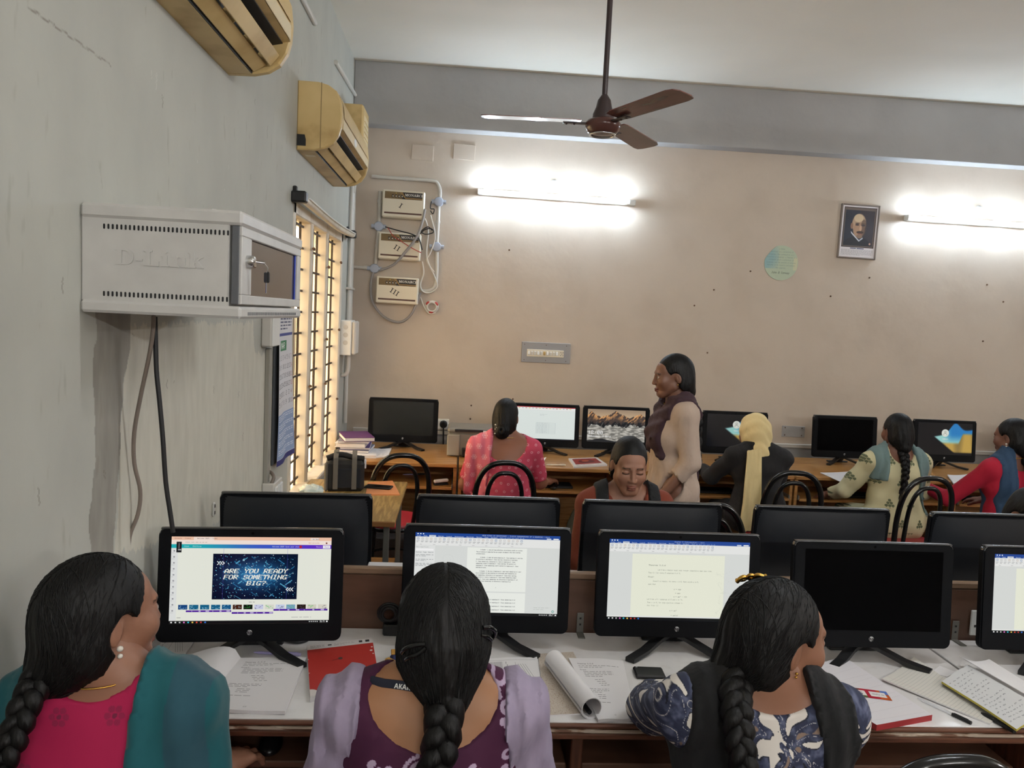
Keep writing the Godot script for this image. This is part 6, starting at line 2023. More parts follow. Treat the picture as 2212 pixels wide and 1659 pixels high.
# ---------------------------------------------------------------- chairs
var chair0: Node3D
func chair(at: Vector3, turn: float, label: String) -> Node3D:
	if chair0:
		return dup(chair0, at, turn, label)
	var t := thing("bentwood_chair", label, "chair", at, turn, "black bentwood-style chairs")
	chair0 = t
	var b := MB.new()
	b.lathe([Vector2(0.19, 0.43), Vector2(0.2, 0.437), Vector2(0.2, 0.45), Vector2(0.19, 0.458), Vector2(0.0, 0.462)], 28)
	obj("seat", b, M.seat_red, t)
	b = MB.new()
	var ring := []
	for i in 33: ring.append(Vector3(cos(TAU * i / 32.0) * 0.2, 0.43, sin(TAU * i / 32.0) * 0.2))
	b.tube(ring, 0.013, 8, false)
	obj("seat_ring", b, M.chair_black, t)
	for q in [[0.175, 0.9, 0.0], [0.105, 0.835, 0.004]]:
		var pts := []
		for i in 25:
			var a := PI * i / 24.0
			var yy: float = 0.6 + pow(sin(a), 0.75) * (q[1] - 0.6)
			pts.append(Vector3(signf(cos(a)) * pow(absf(cos(a)), 0.78) * q[0] * (1.0 + 0.06 * sin(a)), yy, 0.165 + (yy - 0.44) * 0.16 - q[2]))
		pts.push_front(Vector3(q[0] * 0.86, 0.43, 0.15))
		pts.push_back(Vector3(-q[0] * 0.86, 0.43, 0.15))
		b = MB.new()
		b.tube(curve(pts, 2), 0.0165 if q[0] > 0.15 else 0.0135, 10)
		obj("back_hoop" if q[0] > 0.15 else "inner_hoop", b, M.chair_black, t)
	for q in [[-0.14, -0.14], [0.14, -0.14], [-0.14, 0.15], [0.14, 0.15]]:
		b = MB.new()
		b.tube([Vector3(q[0], 0.43, q[1]), Vector3(q[0] * 1.25, 0.0, q[1] * 1.25)], [0.014, 0.012], 10)
		obj("leg", b, M.chair_black, t)
	b = MB.new()
	ring = []
	for i in 25: ring.append(Vector3(cos(TAU * i / 24.0) * 0.185, 0.2, sin(TAU * i / 24.0) * 0.19))
	b.tube(ring, 0.008, 8, false)
	obj("foot_ring", b, M.chair_black, t)
	return t

func cast() -> void:
	var rng := RandomNumberGenerator.new(); rng.seed = 77
	M.skin = mat(Color.WHITE, 0.5)
	M.skin.vertex_color_use_as_albedo = true
	M.hair = mat(Color.WHITE, 0.55, 0.0, 0.4)
	M.hair.vertex_color_use_as_albedo = true
	M.hair.uv1_triplanar = true
	M.hair.uv1_scale = Vector3(14, 1.2, 14)
	M.hair.normal_enabled = true
	M.hair.normal_texture = noise_tex(0.03, [], 256, 61, 4, FastNoiseLite.TYPE_SIMPLEX_SMOOTH, 6.0)
	M.hair.normal_scale = 0.6
	M.hair.albedo_color = Color(0.42, 0.4, 0.4)
	M.pearl = mat(c8(226, 220, 210), 0.2)
	M.purple = img_mat(print_petals(), 0.85)
	M.lavender = cloth(c8(160, 148, 172))
	M.brush = img_mat(print_brush(), 0.8)
	M.magenta = img_mat(print_motifs(c8(176, 22, 78), c8(120, 30, 66), 1, 74, 3), 0.85)
	M.teal = cloth_print(sheer_bands())
	M.teal.backlight_enabled = true; M.teal.backlight = Color(0.05, 0.2, 0.22)
	M.black_cloth = cloth(c8(16, 16, 19))
	M.black_dress = cloth(c8(22, 20, 22))
	M.pink = img_mat(print_motifs(c8(206, 74, 98), c8(236, 176, 186), 0, 34, 5), 0.85)
	M.pink_pale = img_mat(print_motifs(c8(222, 112, 132), c8(240, 200, 206), 1, 46, 6), 0.85)
	M.rust = cloth(c8(118, 50, 30))
	M.beige = cloth(c8(186, 166, 150))
	M.plum = cloth(c8(58, 36, 44))
	M.cream = cloth(c8(226, 204, 150))
	M.leaf = img_mat(print_motifs(c8(208, 200, 160), c8(104, 110, 82), 2, 96, 7), 0.85)
	M.leaf_scarf = cloth(c8(110, 132, 132))
	M.red = cloth(c8(178, 22, 52))
	M.denim = cloth(c8(44, 70, 98))
	front_left(rng)
	front_centre(rng)
	front_right(rng)
	back_row(rng)

func sheer_bands() -> Image:
	# the scarf lies double in places: teal where it is doubled, slate where one layer shows the dark lining
	var im := canvas(256, 256, c8(14, 88, 96))
	for q in [[172, 24]]:
		for y in 256: rect(im, q[0] + (256 - y) * 0.02 + sin(y * 0.05) * 2.0 + y * 0.06, y, q[1], 1, c8(34, 78, 92))
	return im
func cloth_print(im: Image) -> StandardMaterial3D:
	var m := img_mat(im, 0.88)
	m.rim_enabled = true
	m.rim = 0.3
	return m
func cloth(col: Color) -> StandardMaterial3D:
	var m := mat(col, 0.88)
	m.uv1_triplanar = true
	m.uv1_scale = Vector3(6, 2, 6)
	m.normal_enabled = true
	m.normal_texture = M.get_or_add("fold_normal", noise_tex(0.012, [], 256, 71, 4, FastNoiseLite.TYPE_SIMPLEX_SMOOTH, 5.0))
	m.normal_scale = 0.7
	m.rim_enabled = true
	m.rim = 0.3
	m.rim_tint = 0.6
	return m

func sleeve(p: Vector3, j: Dictionary, s: String, upto: float) -> float:
	# negative inside the part of the arm the sleeve leaves bare
	var e: Vector3 = j["el_" + s]
	var w: Vector3 = j["wr_" + s]
	var a: Vector3
	if upto < 1.0: a = (j["sh_" + s] as Vector3).lerp(e, upto)
	else: a = e.lerp(w, upto - 1.0)
	var d := (w - e).normalized() if upto >= 1.0 else (e - (j["sh_" + s] as Vector3)).normalized()
	var hand_end := w + (w - e).normalized() * 0.25
	var far := minf(sd_cone(p, a + d * 0.02, e, 0.066, 0.066) if upto < 1.0 else 9.0, sd_cone(p, w if upto >= 1.0 else e, hand_end, 0.066, 0.066))
	if upto >= 1.0: far = minf(far, sd_cone(p, a + d * 0.09, w, 0.066, 0.066))
	var plane := -(p - a).dot(d)
	return maxf(far, plane)

func front_left(rng: RandomNumberGenerator) -> void:
	var at := on_z(214, 1480, -1.43)
	var hand_at := on_y(512, 1632, 0.665)
	var j := joints({"head": Vector3(-0.01, 1.15, -0.035), "head_yaw": -0.7, "head_pitch": 0.02, "neck": Vector3(0, 1.04, -0.015), "chest": Vector3(0, 0.88, -0.03), "sh_r": Vector3(0.15, 0.985, -0.02)})
	j.wr_r = hand_at - Vector3(at.x, 0, -1.43) + Vector3(-0.02, 0.0, 0.06)
	j.el_r = Vector3(0.195, 0.70, -0.02)
	j.hand_r = Vector3(0.35, -0.1, -1.0)
	j.sh_l = Vector3(-0.112, 0.985, -0.02); j.el_l = Vector3(-0.115, 0.7, -0.1); j.wr_l = Vector3(-0.06, 0.68, -0.3)
	var skin := lin(150, 106, 84)
	var r := person("seated woman in a magenta tunic and teal dupatta, long plait, face turned to the screen", Vector3(at.x, 0, -1.43), 0.0, j, skin, 0.012, [0.5, 0.7])
	var t: Node3D = r[0]
	var f: Field = r[1]
	wear(t, f, "tunic", M.magenta, func(p: Vector3, d: float) -> float:
		var q := d - 0.007 - 0.002 * sin(p.y * 40.0 + p.x * 25.0)
		q = maxf(q, -sd_ell(p, Vector3(0.0, 1.1, 0.01), Vector3(0.09, 0.085, 0.12)))
		q = maxf(q, -sleeve(p, j, "r", 1.35)); return maxf(q, -sleeve(p, j, "l", 1.35)), 0.1, 1.1, "magenta tunic with faint sprig motifs")
	wear(t, f, "dupatta", M.teal, func(p: Vector3, d: float) -> float:
		var fold := 0.004 * sin(p.x * 95.0 + p.y * 12.0) + 0.003 * sin(p.z * 70.0 + p.y * 25.0)
		var q := d - 0.02 - fold
		var edge := 0.08 - p.x - (1.0 - p.y) * 0.05
		var l := p.x + 0.115
		var cut := minf(edge, l)
		q = maxf(q, cut)
		q = maxf(q, -sd_cone(p, j.el_r + Vector3(0, 0, -0.06), j.wr_r + Vector3(0, 0, -0.2), 0.1, 0.12))
		q = maxf(q, -0.178 - p.x)
		return maxf(q, 0.62 - p.y), 0.6, 1.1, "sheer teal scarf over the shoulder")
	hair(t, j, Vector3(0.0, -0.085, 0.095), 170, rng, 1.05, 0.036, 0.058)
	plait_on(t, [Vector3(-0.07, 1.085, 0.03), Vector3(-0.08, 1.06, 0.065), Vector3(-0.085, 1.02, 0.1), Vector3(-0.095, 0.97, 0.122), Vector3(-0.11, 0.91, 0.138), Vector3(-0.13, 0.82, 0.15)], 0.028, 0.018, 3.2, 1, M.gold)
	earring(t, j, 1.0, M.pearl)
	var ch := MB.new()
	var pts := []
	for i in 15:
		var a := PI * i / 14.0
		pts.append(Vector3(cos(a) * 0.066, 1.045, -0.012 + sin(a) * 0.064))
	ch.tube(pts, 0.0018, 6)
	obj("necklace", ch, M.gold, t)
	chair(Vector3(at.x, 0, -1.36), 0.0, "black hoop-backed chair under the woman in magenta")

func front_centre(rng: RandomNumberGenerator) -> void:
	var at := on_z(958, 1330, -1.5)
	var c := Vector3(at.x - 0.012, 0, -1.46)
	var j := joints({"head_yaw": 0.06, "head_pitch": -0.14, "head": Vector3(0.012, 1.13, -0.05), "girth": 1.06, "sh_l": Vector3(-0.165, 0.965, -0.02), "sh_r": Vector3(0.165, 0.965, -0.02), "neck": Vector3(0, 1.015, -0.02), "chest": Vector3(0, 0.87, -0.03)})
	j.el_l = Vector3(-0.225, 0.72, -0.08); j.el_r = Vector3(0.225, 0.72, -0.08); j.wr_l = Vector3(-0.12, 0.665, -0.28); j.wr_r = Vector3(0.14, 0.665, -0.28)
	var r := person("seated woman in a dark purple top and lavender dupatta, thick plait down her back", c, 0.0, j, lin(164, 116, 82), 0.012)
	var t: Node3D = r[0]
	var f: Field = r[1]
	wear(t, f, "top", M.purple, func(p: Vector3, d: float) -> float:
		var q := d - 0.007
		q = maxf(q, -sd_ell(p, Vector3(0.0, 1.03, 0.08), Vector3(0.132, 0.108, 0.16)))
		q = maxf(q, -sd_ell(p, Vector3(0.0, 1.06, 0.0), Vector3(0.09, 0.12, 0.14)))
		q = maxf(q, -sleeve(p, j, "r", 1.0)); return maxf(q, -sleeve(p, j, "l", 1.0)), 0.1, 1.1, "dark purple top with painted lavender scrolls")
	wear(t, f, "dupatta", M.lavender, func(p: Vector3, d: float) -> float:
		var ax := absf(p.x)
		var fold := 0.005 * sin(ax * 150.0 + p.y * 26.0 + sin(p.y * 30.0)) + 0.003 * sin(ax * 70.0 - p.y * 45.0)
		var q := d - 0.015 - fold
		var side := maxf((0.138 + maxf(0.0, 0.96 - p.y) * (0.28 if p.x < 0.0 else 0.18)) - ax, -0.055 - p.z - maxf(0.0, p.y - 0.9) * 0.6)
		var chest := maxf(absf(p.y - 0.9 - ax * 0.3) - 0.05, p.z + 0.03)
		q = maxf(q, minf(side, chest))
		return maxf(q, 0.66 - p.y), 0.6, 1.1, "crumpled lavender scarf over both shoulders")
	hair(t, j, Vector3(0.008, -0.125, 0.085), 300, rng, 1.12, 0.042, 0.068)
	plait_on(t, [Vector3(0.022, 1.03, 0.045), Vector3(0.022, 1.0, 0.085), Vector3(0.016, 0.955, 0.11), Vector3(0.006, 0.9, 0.124), Vector3(-0.008, 0.83, 0.132), Vector3(-0.016, 0.73, 0.135)], 0.037, 0.024, 2.4, 2, M.black_cloth)
	var hx := head_xf(j)
	for q in [[-0.055, -0.02, 0.085, 0.45], [0.085, 0.0, 0.055, -0.5]]:
		var m := MB.new()
		var hp := on_hair(Vector3(q[0], q[1], q[2])) - Vector3(q[0], q[1], q[2]).normalized() * 0.006
		m.xf = hx * Transform3D(Basis.from_euler(Vector3(0.1, atan2(q[0], q[2]), q[3])), hp)
		m.tube(curve([Vector3(-0.028, 0, 0.006), Vector3(-0.012, 0.006, 0.014), Vector3(0.012, 0.006, 0.015), Vector3(0.03, 0, 0.008)], 4), 0.0045, 8)
		m.tube(curve([Vector3(-0.026, -0.014, 0.006), Vector3(-0.01, -0.011, 0.013), Vector3(0.012, -0.011, 0.013), Vector3(0.028, -0.006, 0.008)], 4), 0.004, 8)
		obj("hair_clip", m, M.clip, t, "glossy black hair clip")
	var band := []
	for i in 9:
		var a := lerpf(-1.25, 0.1, i / 8.0)
		var dv := Vector3(sin(a), 0, cos(a))
		var q := Vector3(0, 1.035, -0.03)
		while f.at(q) < 0.004: q += dv * 0.001
		band.append(q)
	var rows := [PackedVector3Array(), PackedVector3Array(), PackedVector3Array(), PackedVector3Array()]
	for q in band:
		var o: Vector3 = (q - Vector3(0, 1.035, -0.03)).normalized() * 0.003
		rows[0].append(q + Vector3(0, -0.008, 0)); rows[1].append(q + Vector3(0, -0.008, 0) + o); rows[2].append(q + Vector3(0, 0.008, 0) + o * 0.4); rows[3].append(q + Vector3(0, 0.008, 0) - o)
	var lb := MB.new()
	lb.grid(rows, false)
	obj("lanyard", lb, M.navy, t, "navy lanyard round the neck")
	var dirn := Vector3(-0.62, 0, 0.78).normalized()
	var lp := Vector3(0, 1.035, -0.03)
	while f.at(lp) < 0.008: lp += dirn * 0.001
	var gn := Vector3(f.at(lp + Vector3(0.01, 0, 0)) - f.at(lp - Vector3(0.01, 0, 0)), f.at(lp + Vector3(0, 0.01, 0)) - f.at(lp - Vector3(0, 0.01, 0)), f.at(lp + Vector3(0, 0, 0.01)) - f.at(lp - Vector3(0, 0, 0.01))).normalized()
	var tx := Vector3.UP.cross(gn).normalized()
	var tb := Basis(tx, gn.cross(tx).normalized(), gn)
	text("lanyard_lettering", "AKARAI", 0.009, M.lamp_white, t, Transform3D(tb, lp), true, false, 0.0006)
	chair(Vector3(c.x, 0, -1.38), 0.0, "black hoop-backed chair under the woman in dark purple")

func front_right(rng: RandomNumberGenerator) -> void:
	var at := on_z(1680, 1350, -1.49)
	var c := Vector3(at.x - 0.03, 0, -1.44)
	var j := joints({"head": Vector3(0.03, 1.125, -0.05), "head_yaw": -1.3, "head_pitch": -0.08, "head_roll": -0.04, "neck": Vector3(0, 1.025, -0.02), "chest": Vector3(0, 0.875, -0.03)})
	j.sh_l = Vector3(-0.16, 0.975, -0.03); j.sh_r = Vector3(0.155, 0.97, -0.01)
	var elb := on_y(1385, 1535, 0.785)
	j.el_l = Vector3(elb.x - c.x + 0.02, 0.80, elb.z + 1.44 + 0.01)
	j.wr_l = j.el_l + Vector3(0.15, -0.005, -0.16)
	j.el_r = Vector3(0.19, 0.79, -0.33); j.wr_r = Vector3(0.105, 0.975, -0.24)
	j.hand_r = Vector3(-0.3, 0.6, 0.25); j.palm_r = Vector3(-0.2, 0.1, 1)
	var r := person("seated woman in navy and white brush print with a black scarf, chin on hand", c, 0.0, j, lin(142, 98, 76), 0.012, [0.4, 1.3])
	var t: Node3D = r[0]
	var f: Field = r[1]
	wear(t, f, "tunic", M.brush, func(p: Vector3, d: float) -> float:
		var q := d - 0.009 - 0.003 * sin(p.y * 50.0 - p.x * 30.0)
		q = minf(q, sd_cone(p, (j.sh_l as Vector3).lerp(j.el_l, 0.3), j.el_l, 0.055, 0.062) - 0.004 * sin(p.x * 80.0))
		q = maxf(q, -sd_ell(p, Vector3(0.0, 1.085, 0.015), Vector3(0.1, 0.085, 0.125)))
		q = maxf(q, -sleeve(p, j, "r", 0.75)); return maxf(q, -sleeve(p, j, "l", 1.5)), 0.1, 1.1, "navy and white brush-print tunic")
	wear(t, f, "scarf", M.black_cloth, func(p: Vector3, d: float) -> float:
		var fold := 0.004 * sin(p.x * 130.0 + p.y * 18.0)
		var q := d - 0.02 - fold
		var lx := 0.045 - absf(p.x + 0.125 + (0.95 - p.y) * 0.12)
		var rx := 0.042 - absf(p.x - 0.125 - (0.95 - p.y) * 0.16)
		q = maxf(q, -maxf(lx, rx))
		q = maxf(q, maxf(p.y - 1.085, -0.11 - p.z))
		return maxf(q, 0.55 - p.y), 0.5, 1.1, "plain black scarf over both shoulders")
	hair(t, j, Vector3(-0.005, -0.08, 0.095), 190, rng, 1.03, 0.036, 0.058)
	plait_on(t, [Vector3(-0.065, 1.06, 0.0), Vector3(-0.085, 1.04, 0.045), Vector3(-0.092, 1.0, 0.085), Vector3(-0.09, 0.95, 0.115), Vector3(-0.085, 0.89, 0.13), Vector3(-0.08, 0.8, 0.138)], 0.03, 0.02, 3.2, 3, M.black_cloth)
	earring(t, j, 1.0, M.gold)
	var hx := head_xf(j)
	var m := MB.new()
	m.xf = hx * Transform3D(Basis.from_euler(Vector3(-0.7, 0.6, 0.5)), on_hair(Vector3(-0.045, 0.1, 0.03)))
	m.tube(curve([Vector3(-0.03, 0, 0), Vector3(-0.015, 0.004, 0.01), Vector3(0.0, 0.006, -0.006), Vector3(0.015, 0.004, 0.01), Vector3(0.03, 0.0, 0.0)], 5), 0.0045, 8)
	m.tube(curve([Vector3(-0.03, 0.002, 0.004), Vector3(-0.015, 0.006, -0.006), Vector3(0.0, 0.006, 0.01), Vector3(0.015, 0.006, -0.006), Vector3(0.03, 0.002, 0.006)], 5), 0.004, 8)
	obj("hair_clip", m, M.gold, t, "twisted gold hair clip")
	chair(Vector3(c.x, 0, -1.36), 0.0, "black hoop-backed chair under the woman in brush print")

func back_row(rng: RandomNumberGenerator) -> void:
	# pink saree, hand on the mouse
	var at := on_z(1090, 910, -4.78)
	var c := Vector3(at.x + 0.01, 0, -4.72)
	var hp := on_y(1185, 1040, 0.64)
	var j := joints({"head_yaw": -0.25, "head_pitch": -0.12, "girth": 1.1, "neck": Vector3(0, 0.99, -0.04), "head": Vector3(0.0, 1.12, -0.08), "sh_l": Vector3(-0.17, 0.93, -0.02), "sh_r": Vector3(0.17, 0.93, -0.02)})
	j.el_r = Vector3(0.25, 0.69, -0.16); j.wr_r = Vector3(hp.x - c.x - 0.02, 0.655, -0.36); j.hand_r = Vector3(0.5, -0.05, -1)
	j.el_l = Vector3(-0.24, 0.68, -0.08); j.wr_l = Vector3(-0.1, 0.63, -0.28)
	var r := person("seated woman in a pink saree with a low bun, hand on the mouse", c, 0.0, j, lin(146, 96, 72), 0.015, [0.5, 0.6])
	var t: Node3D = r[0]
	var f: Field = r[1]
	wear(t, f, "blouse", M.pink, func(p: Vector3, d: float) -> float:
		var q := d - 0.008
		q = maxf(q, -sd_ell(p, Vector3(0.0, 0.99, 0.06), Vector3(0.13, 0.13, 0.17)))
		q = maxf(q, -sleeve(p, j, "r", 0.85)); return maxf(q, -sleeve(p, j, "l", 0.85)), 0.1, 1.1, "pink blouse and saree with pale rings")
	wear(t, f, "pallu", M.pink_pale, func(p: Vector3, d: float) -> float:
		var q := d - 0.02 - 0.004 * sin(p.x * 110.0)
		q = maxf(q, p.x + 0.085 + (0.95 - p.y) * 0.1)
		q = maxf(q, -0.25 - p.x)
		return maxf(q, 0.6 - p.y), 0.55, 1.1, "pale printed end of the saree over one shoulder")
	var h := hair(t, j, Vector3(-0.005, -0.08, 0.1), 0, rng, 0.97, 0.03)
	var bun := MB.new()
	bun.col = lin(24, 20, 20)
	for q in 3:
		var pts := []
		for i in 21:
			var a := TAU * i / 20.0
			pts.append(Vector3(cos(a) * (0.034 - q * 0.01), -0.085 + sin(a) * (0.038 - q * 0.011), 0.105 + q * 0.012))
		bun.tube(pts, 0.017, 8)
	obj("bun", bun, M.hair, h)
	var fl := MB.new()
	for i in 7: fl.lathe([Vector2(0, -0.006), Vector2(0.007, 0), Vector2(0, 0.006)], 8, Transform3D(Basis(), Vector3(-0.04 + (i % 3) * 0.01, -0.105 + i * 0.009, 0.125 - (i % 2) * 0.008)))
	obj("flowers", fl, M.pearl, h, "string of white flowers in the bun").set_meta("kind", "stuff")
	neck_chain(t, 0.995, 0.0, -0.02)
	chair(Vector3(c.x - 0.02, 0, -4.66), 0.05, "black hoop-backed chair under the woman in pink")
	# woman facing the camera, eyes lowered
	at = on_z(1355, 1015, -3.3)
	c = Vector3(at.x, 0, -3.32)
	j = joints({"head_pitch": -0.2, "head": Vector3(0, 1.135, -0.06), "neck": Vector3(0, 1.0, -0.02)})
	r = person("seated woman in rust orange facing the camera with lowered eyes and drawn-back hair", c, PI - 0.02, j, lin(150, 106, 84), 0.015, [0.5, 0.5], true)
	t = r[0]; f = r[1]
	wear(t, f, "tunic", M.rust, func(p: Vector3, d: float) -> float:
		var q := d - 0.012 - 0.003 * sin(p.x * 60.0)
		q = maxf(q, -sd_ell(p, Vector3(0.0, 1.03, -0.03), Vector3(0.085, 0.1, 0.12)))
		q = maxf(q, -sleeve(p, j, "r", 1.5)); return maxf(q, -sleeve(p, j, "l", 1.5)), 0.1, 1.1, "rust orange tunic with gold thread")
	wear(t, f, "bag_strap", M.black_cloth, func(p: Vector3, d: float) -> float:
		var q := d - 0.026
		q = maxf(q, absf(absf(p.x) - 0.115) - 0.028)
		return maxf(q, 0.7 - p.y), 0.65, 1.1, "black rucksack strap")
	hair(t, j, Vector3(0, -0.11, 0.09), 0, rng, 0.97, 0.03)
	var bd := MB.new()
	bd.lathe([Vector2(0.0025, 0), Vector2(0, 0.001)], 10, head_xf(j) * Transform3D(Basis(Vector3.RIGHT, -PI / 2), Vector3(0, 0.026, -0.089)))
	obj("bindi", bd, M.cable_red, t)
	var lan := MB.new()
	for s in [-1.0, 1.0]: lan.tube([Vector3(s * 0.055, 1.0, -0.03), Vector3(s * 0.05, 0.95, -0.1), Vector3(s * 0.03, 0.85, -0.145)], 0.007, 6, true, 0.3)
	obj("lanyard", lan, M.lan_blue, t)
	earring(t, j, 1.0, M.gold); earring(t, j, -1.0, M.gold)
	# her olive plastic chair
	plastic_chair(Vector3(c.x + 0.02, 0, -3.42), PI, "olive green moulded plastic armchair behind the woman looking down")
	# walking woman
	at = on_z(1462, 815, -4.1)
	c = Vector3(at.x + 0.02, 0, -4.1)
	j = joints({"pelvis": Vector3(0, 0.86, 0), "waist": Vector3(0, 1.0, -0.01), "chest": Vector3(0, 1.16, -0.02), "neck": Vector3(0, 1.33, -0.01), "head": Vector3(0, 1.475, -0.045), "sh_l": Vector3(-0.155, 1.275, 0), "sh_r": Vector3(0.155, 1.275, 0), "el_l": Vector3(-0.19, 1.03, 0.03), "el_r": Vector3(0.2, 1.03, 0.02), "wr_l": Vector3(-0.18, 0.84, -0.12), "wr_r": Vector3(0.19, 0.82, -0.1), "hip_l": Vector3(-0.09, 0.83, 0), "hip_r": Vector3(0.09, 0.83, 0), "kn_l": Vector3(-0.095, 0.46, -0.1), "kn_r": Vector3(0.095, 0.46, 0.04), "an_l": Vector3(-0.095, 0.08, -0.16), "an_r": Vector3(0.095, 0.09, 0.2), "toe_l": Vector3(-0.1, 0.035, -0.28), "toe_r": Vector3(0.1, 0.03, 0.08), "girth": 0.95, "head_pitch": -0.1})
	r = person("woman walking to the left in a long beige tunic with a dark plum dupatta", c, PI / 2, j, lin(124, 86, 68), 0.016, [0.4, 0.4])
	t = r[0]; f = r[1]
	var bw := Rect2(-0.35, 0.7, 0.7, 0.7)
	wear(t, f, "tunic", M.beige, func(p: Vector3, d: float) -> float:
		var q := d - 0.014 - 0.004 * sin(p.z * 60.0 + p.x * 50.0)
		if p.y < 1.0: q = minf(q, sd_cone(p, Vector3(0, 1.0, -0.01), Vector3(0, 0.5, 0.0), 0.12, 0.2) + 0.006 * sin(atan2(p.x, p.z) * 14.0))
		q = maxf(q, -sd_ell(p, Vector3(0.0, 1.38, -0.03), Vector3(0.08, 0.1, 0.12)))
		q = maxf(q, 0.5 - p.y)
		q = maxf(q, -sleeve(p, j, "r", 1.3)); return maxf(q, -sleeve(p, j, "l", 1.3)), 0.45, 1.45, "long crinkled beige tunic", bw)
	wear(t, f, "trousers", M.plum, func(p: Vector3, d: float) -> float:
		return maxf(maxf(d - 0.02, p.y - 0.6), 0.1 - p.y), 0.05, 0.66)
	wear(t, f, "dupatta", M.plum, func(p: Vector3, d: float) -> float:
		var q := d - 0.03 - 0.007 * sin(p.y * 70.0 + p.z * 40.0 + p.x * 30.0)
		var front := maxf(1.08 - p.y - absf(p.x) * 0.5, p.z - 0.035)
		var over := absf(p.x) - 0.12 + maxf(0.0, p.y - 1.3) * 0.0
		var back := maxf(absf(p.x - 0.06) - 0.09, 0.05 - p.z)
		q = maxf(q, minf(maxf(front, over), minf(back, maxf(absf(absf(p.x) - 0.1) - 0.045, 1.24 - p.y))))
		q = maxf(q, -sd_ell(p, Vector3(0.0, 1.43, -0.035), Vector3(0.088, 0.13, 0.125)))
		return maxf(q, 0.55 - p.y), 0.5, 1.45, "dark plum scarf gathered over the chest and down the back", bw)
	hair(t, j, Vector3(0, -0.1, 0.09), 0, rng, 0.97, 0.03)
	plait_on(t, [Vector3(0.0, 1.38, 0.03), Vector3(0.005, 1.33, 0.08), Vector3(0.02, 1.26, 0.12), Vector3(0.03, 1.16, 0.135), Vector3(0.03, 1.0, 0.14)], 0.026, 0.018, 3.0, 4, M.black_cloth)
	neck_chain(t, 1.33, 0.0, -0.02)
	var em := MB.new()
	em.lathe([Vector2(0, -0.005), Vector2(0.005, 0), Vector2(0, 0.005)], 8, Transform3D(Basis(), head_xf(j) * Vector3(-0.081, -0.045, 0.006)))
	obj("earring", em, M.gold, t)
	# cream headscarf
	at = on_z(1632, 965, -4.85)
	c = Vector3(at.x + 0.015, 0, -4.78)
	j = joints({"head_yaw": 0.3, "head_pitch": -0.2, "neck": Vector3(-0.01, 0.97, -0.05), "head": Vector3(-0.02, 1.07, -0.11), "chest": Vector3(0, 0.84, -0.05)})
	j.sh_l = Vector3(-0.16, 0.91, -0.05); j.sh_r = Vector3(0.16, 0.91, -0.04)
	j.el_l = Vector3(-0.25, 0.75, -0.2); j.wr_l = Vector3(-0.26, 0.775, -0.42); j.el_r = Vector3(0.2, 0.7, -0.2); j.wr_r = Vector3(0.1, 0.78, -0.4)
	r = person("seated woman in black with a cream headscarf falling over her shoulder", c, 0.0, j, lin(150, 108, 86), 0.015)
	t = r[0]; f = r[1]
	wear(t, f, "dress", M.black_dress, func(p: Vector3, d: float) -> float:
		var q := d - 0.014 - 0.004 * sin(p.y * 45.0 + p.x * 20.0)
		q = maxf(q, -sleeve(p, j, "r", 1.8)); return maxf(q, -sleeve(p, j, "l", 1.8)), 0.1, 1.05, "loose black dress")
	var sf := Field.new(Vector3(-0.16, -0.2, -0.15), Vector3(0.16, 0.15, 0.18), 0.006)
	sf.ell(Vector3(0, 0.02, 0.02), Vector3(0.092, 0.108, 0.112), 0.02)
	sf.cone(Vector3(0, -0.03, 0.03), Vector3(0, -0.13, 0.04), 0.085, 0.09, 0.05)
	var sg := sf.layer(func(p: Vector3, d: float) -> float:
		var q := d + 0.0025 * sin((p.y + p.x * 0.6 - p.z * 0.3) * 80.0 + sin(p.x * 40.0) * 1.5)
		return maxf(q, -sd_ell(p, Vector3(0, -0.03, -0.12), Vector3(0.062, 0.1, 0.09))), 0.1)
	var sm := MB.new()
	sg.mesh_into(sm)
	var so := obj("headscarf", sm, M.cream, t, "cream cotton headscarf wrapped round the head")
	so.transform = head_xf(j)
	var tail := []
	for q in 15:
		var fr := q / 14.0
		var row := PackedVector3Array()
		var y := lerpf(0.985, 0.48, fr)
		for k in 9:
			var u := k / 8.0 - 0.5
			row.append(Vector3(lerpf(-0.075, -0.115, fr) + u * lerpf(0.1, 0.115, fr), y + 0.02 * u, lerpf(0.07, 0.155, minf(1.0, fr * 1.6)) + 0.008 * sin(u * 22.0 + fr * 5.0)))
		tail.append(row)
	sm = MB.new()
	sm.grid(tail, false)
	var back := []
	for row in tail:
		var r2 := PackedVector3Array()
		for p in row: r2.append(p - Vector3(0, 0, 0.006))
		back.append(r2)
	sm.grid(back, false, true)
	obj("headscarf_end", sm, M.cream, t, "loose end of the cream headscarf")
	chair(Vector3(c.x + 0.1, 0, -4.66), -0.1, "black hoop-backed chair under the woman in the cream headscarf")
	# green print
	at = on_z(1931, 965, -4.8)
	c = Vector3(at.x - 0.0, 0, -4.74)
	j = joints({"head_yaw": 0.05, "head_pitch": -0.1, "girth": 1.08})
	j.el_l = Vector3(-0.27, 0.72, -0.12); j.wr_l = Vector3(-0.3, 0.64, -0.3); j.el_r = Vector3(0.24, 0.72, -0.1); j.wr_r = Vector3(0.15, 0.64, -0.32)
	j.sh_l = Vector3(-0.165, 0.93, -0.02); j.sh_r = Vector3(0.165, 0.93, -0.02)
	r = person("seated woman in a cream tunic block-printed with green motifs and a grey-green dupatta", c, 0.0, j, lin(126, 84, 66), 0.015)
	t = r[0]; f = r[1]
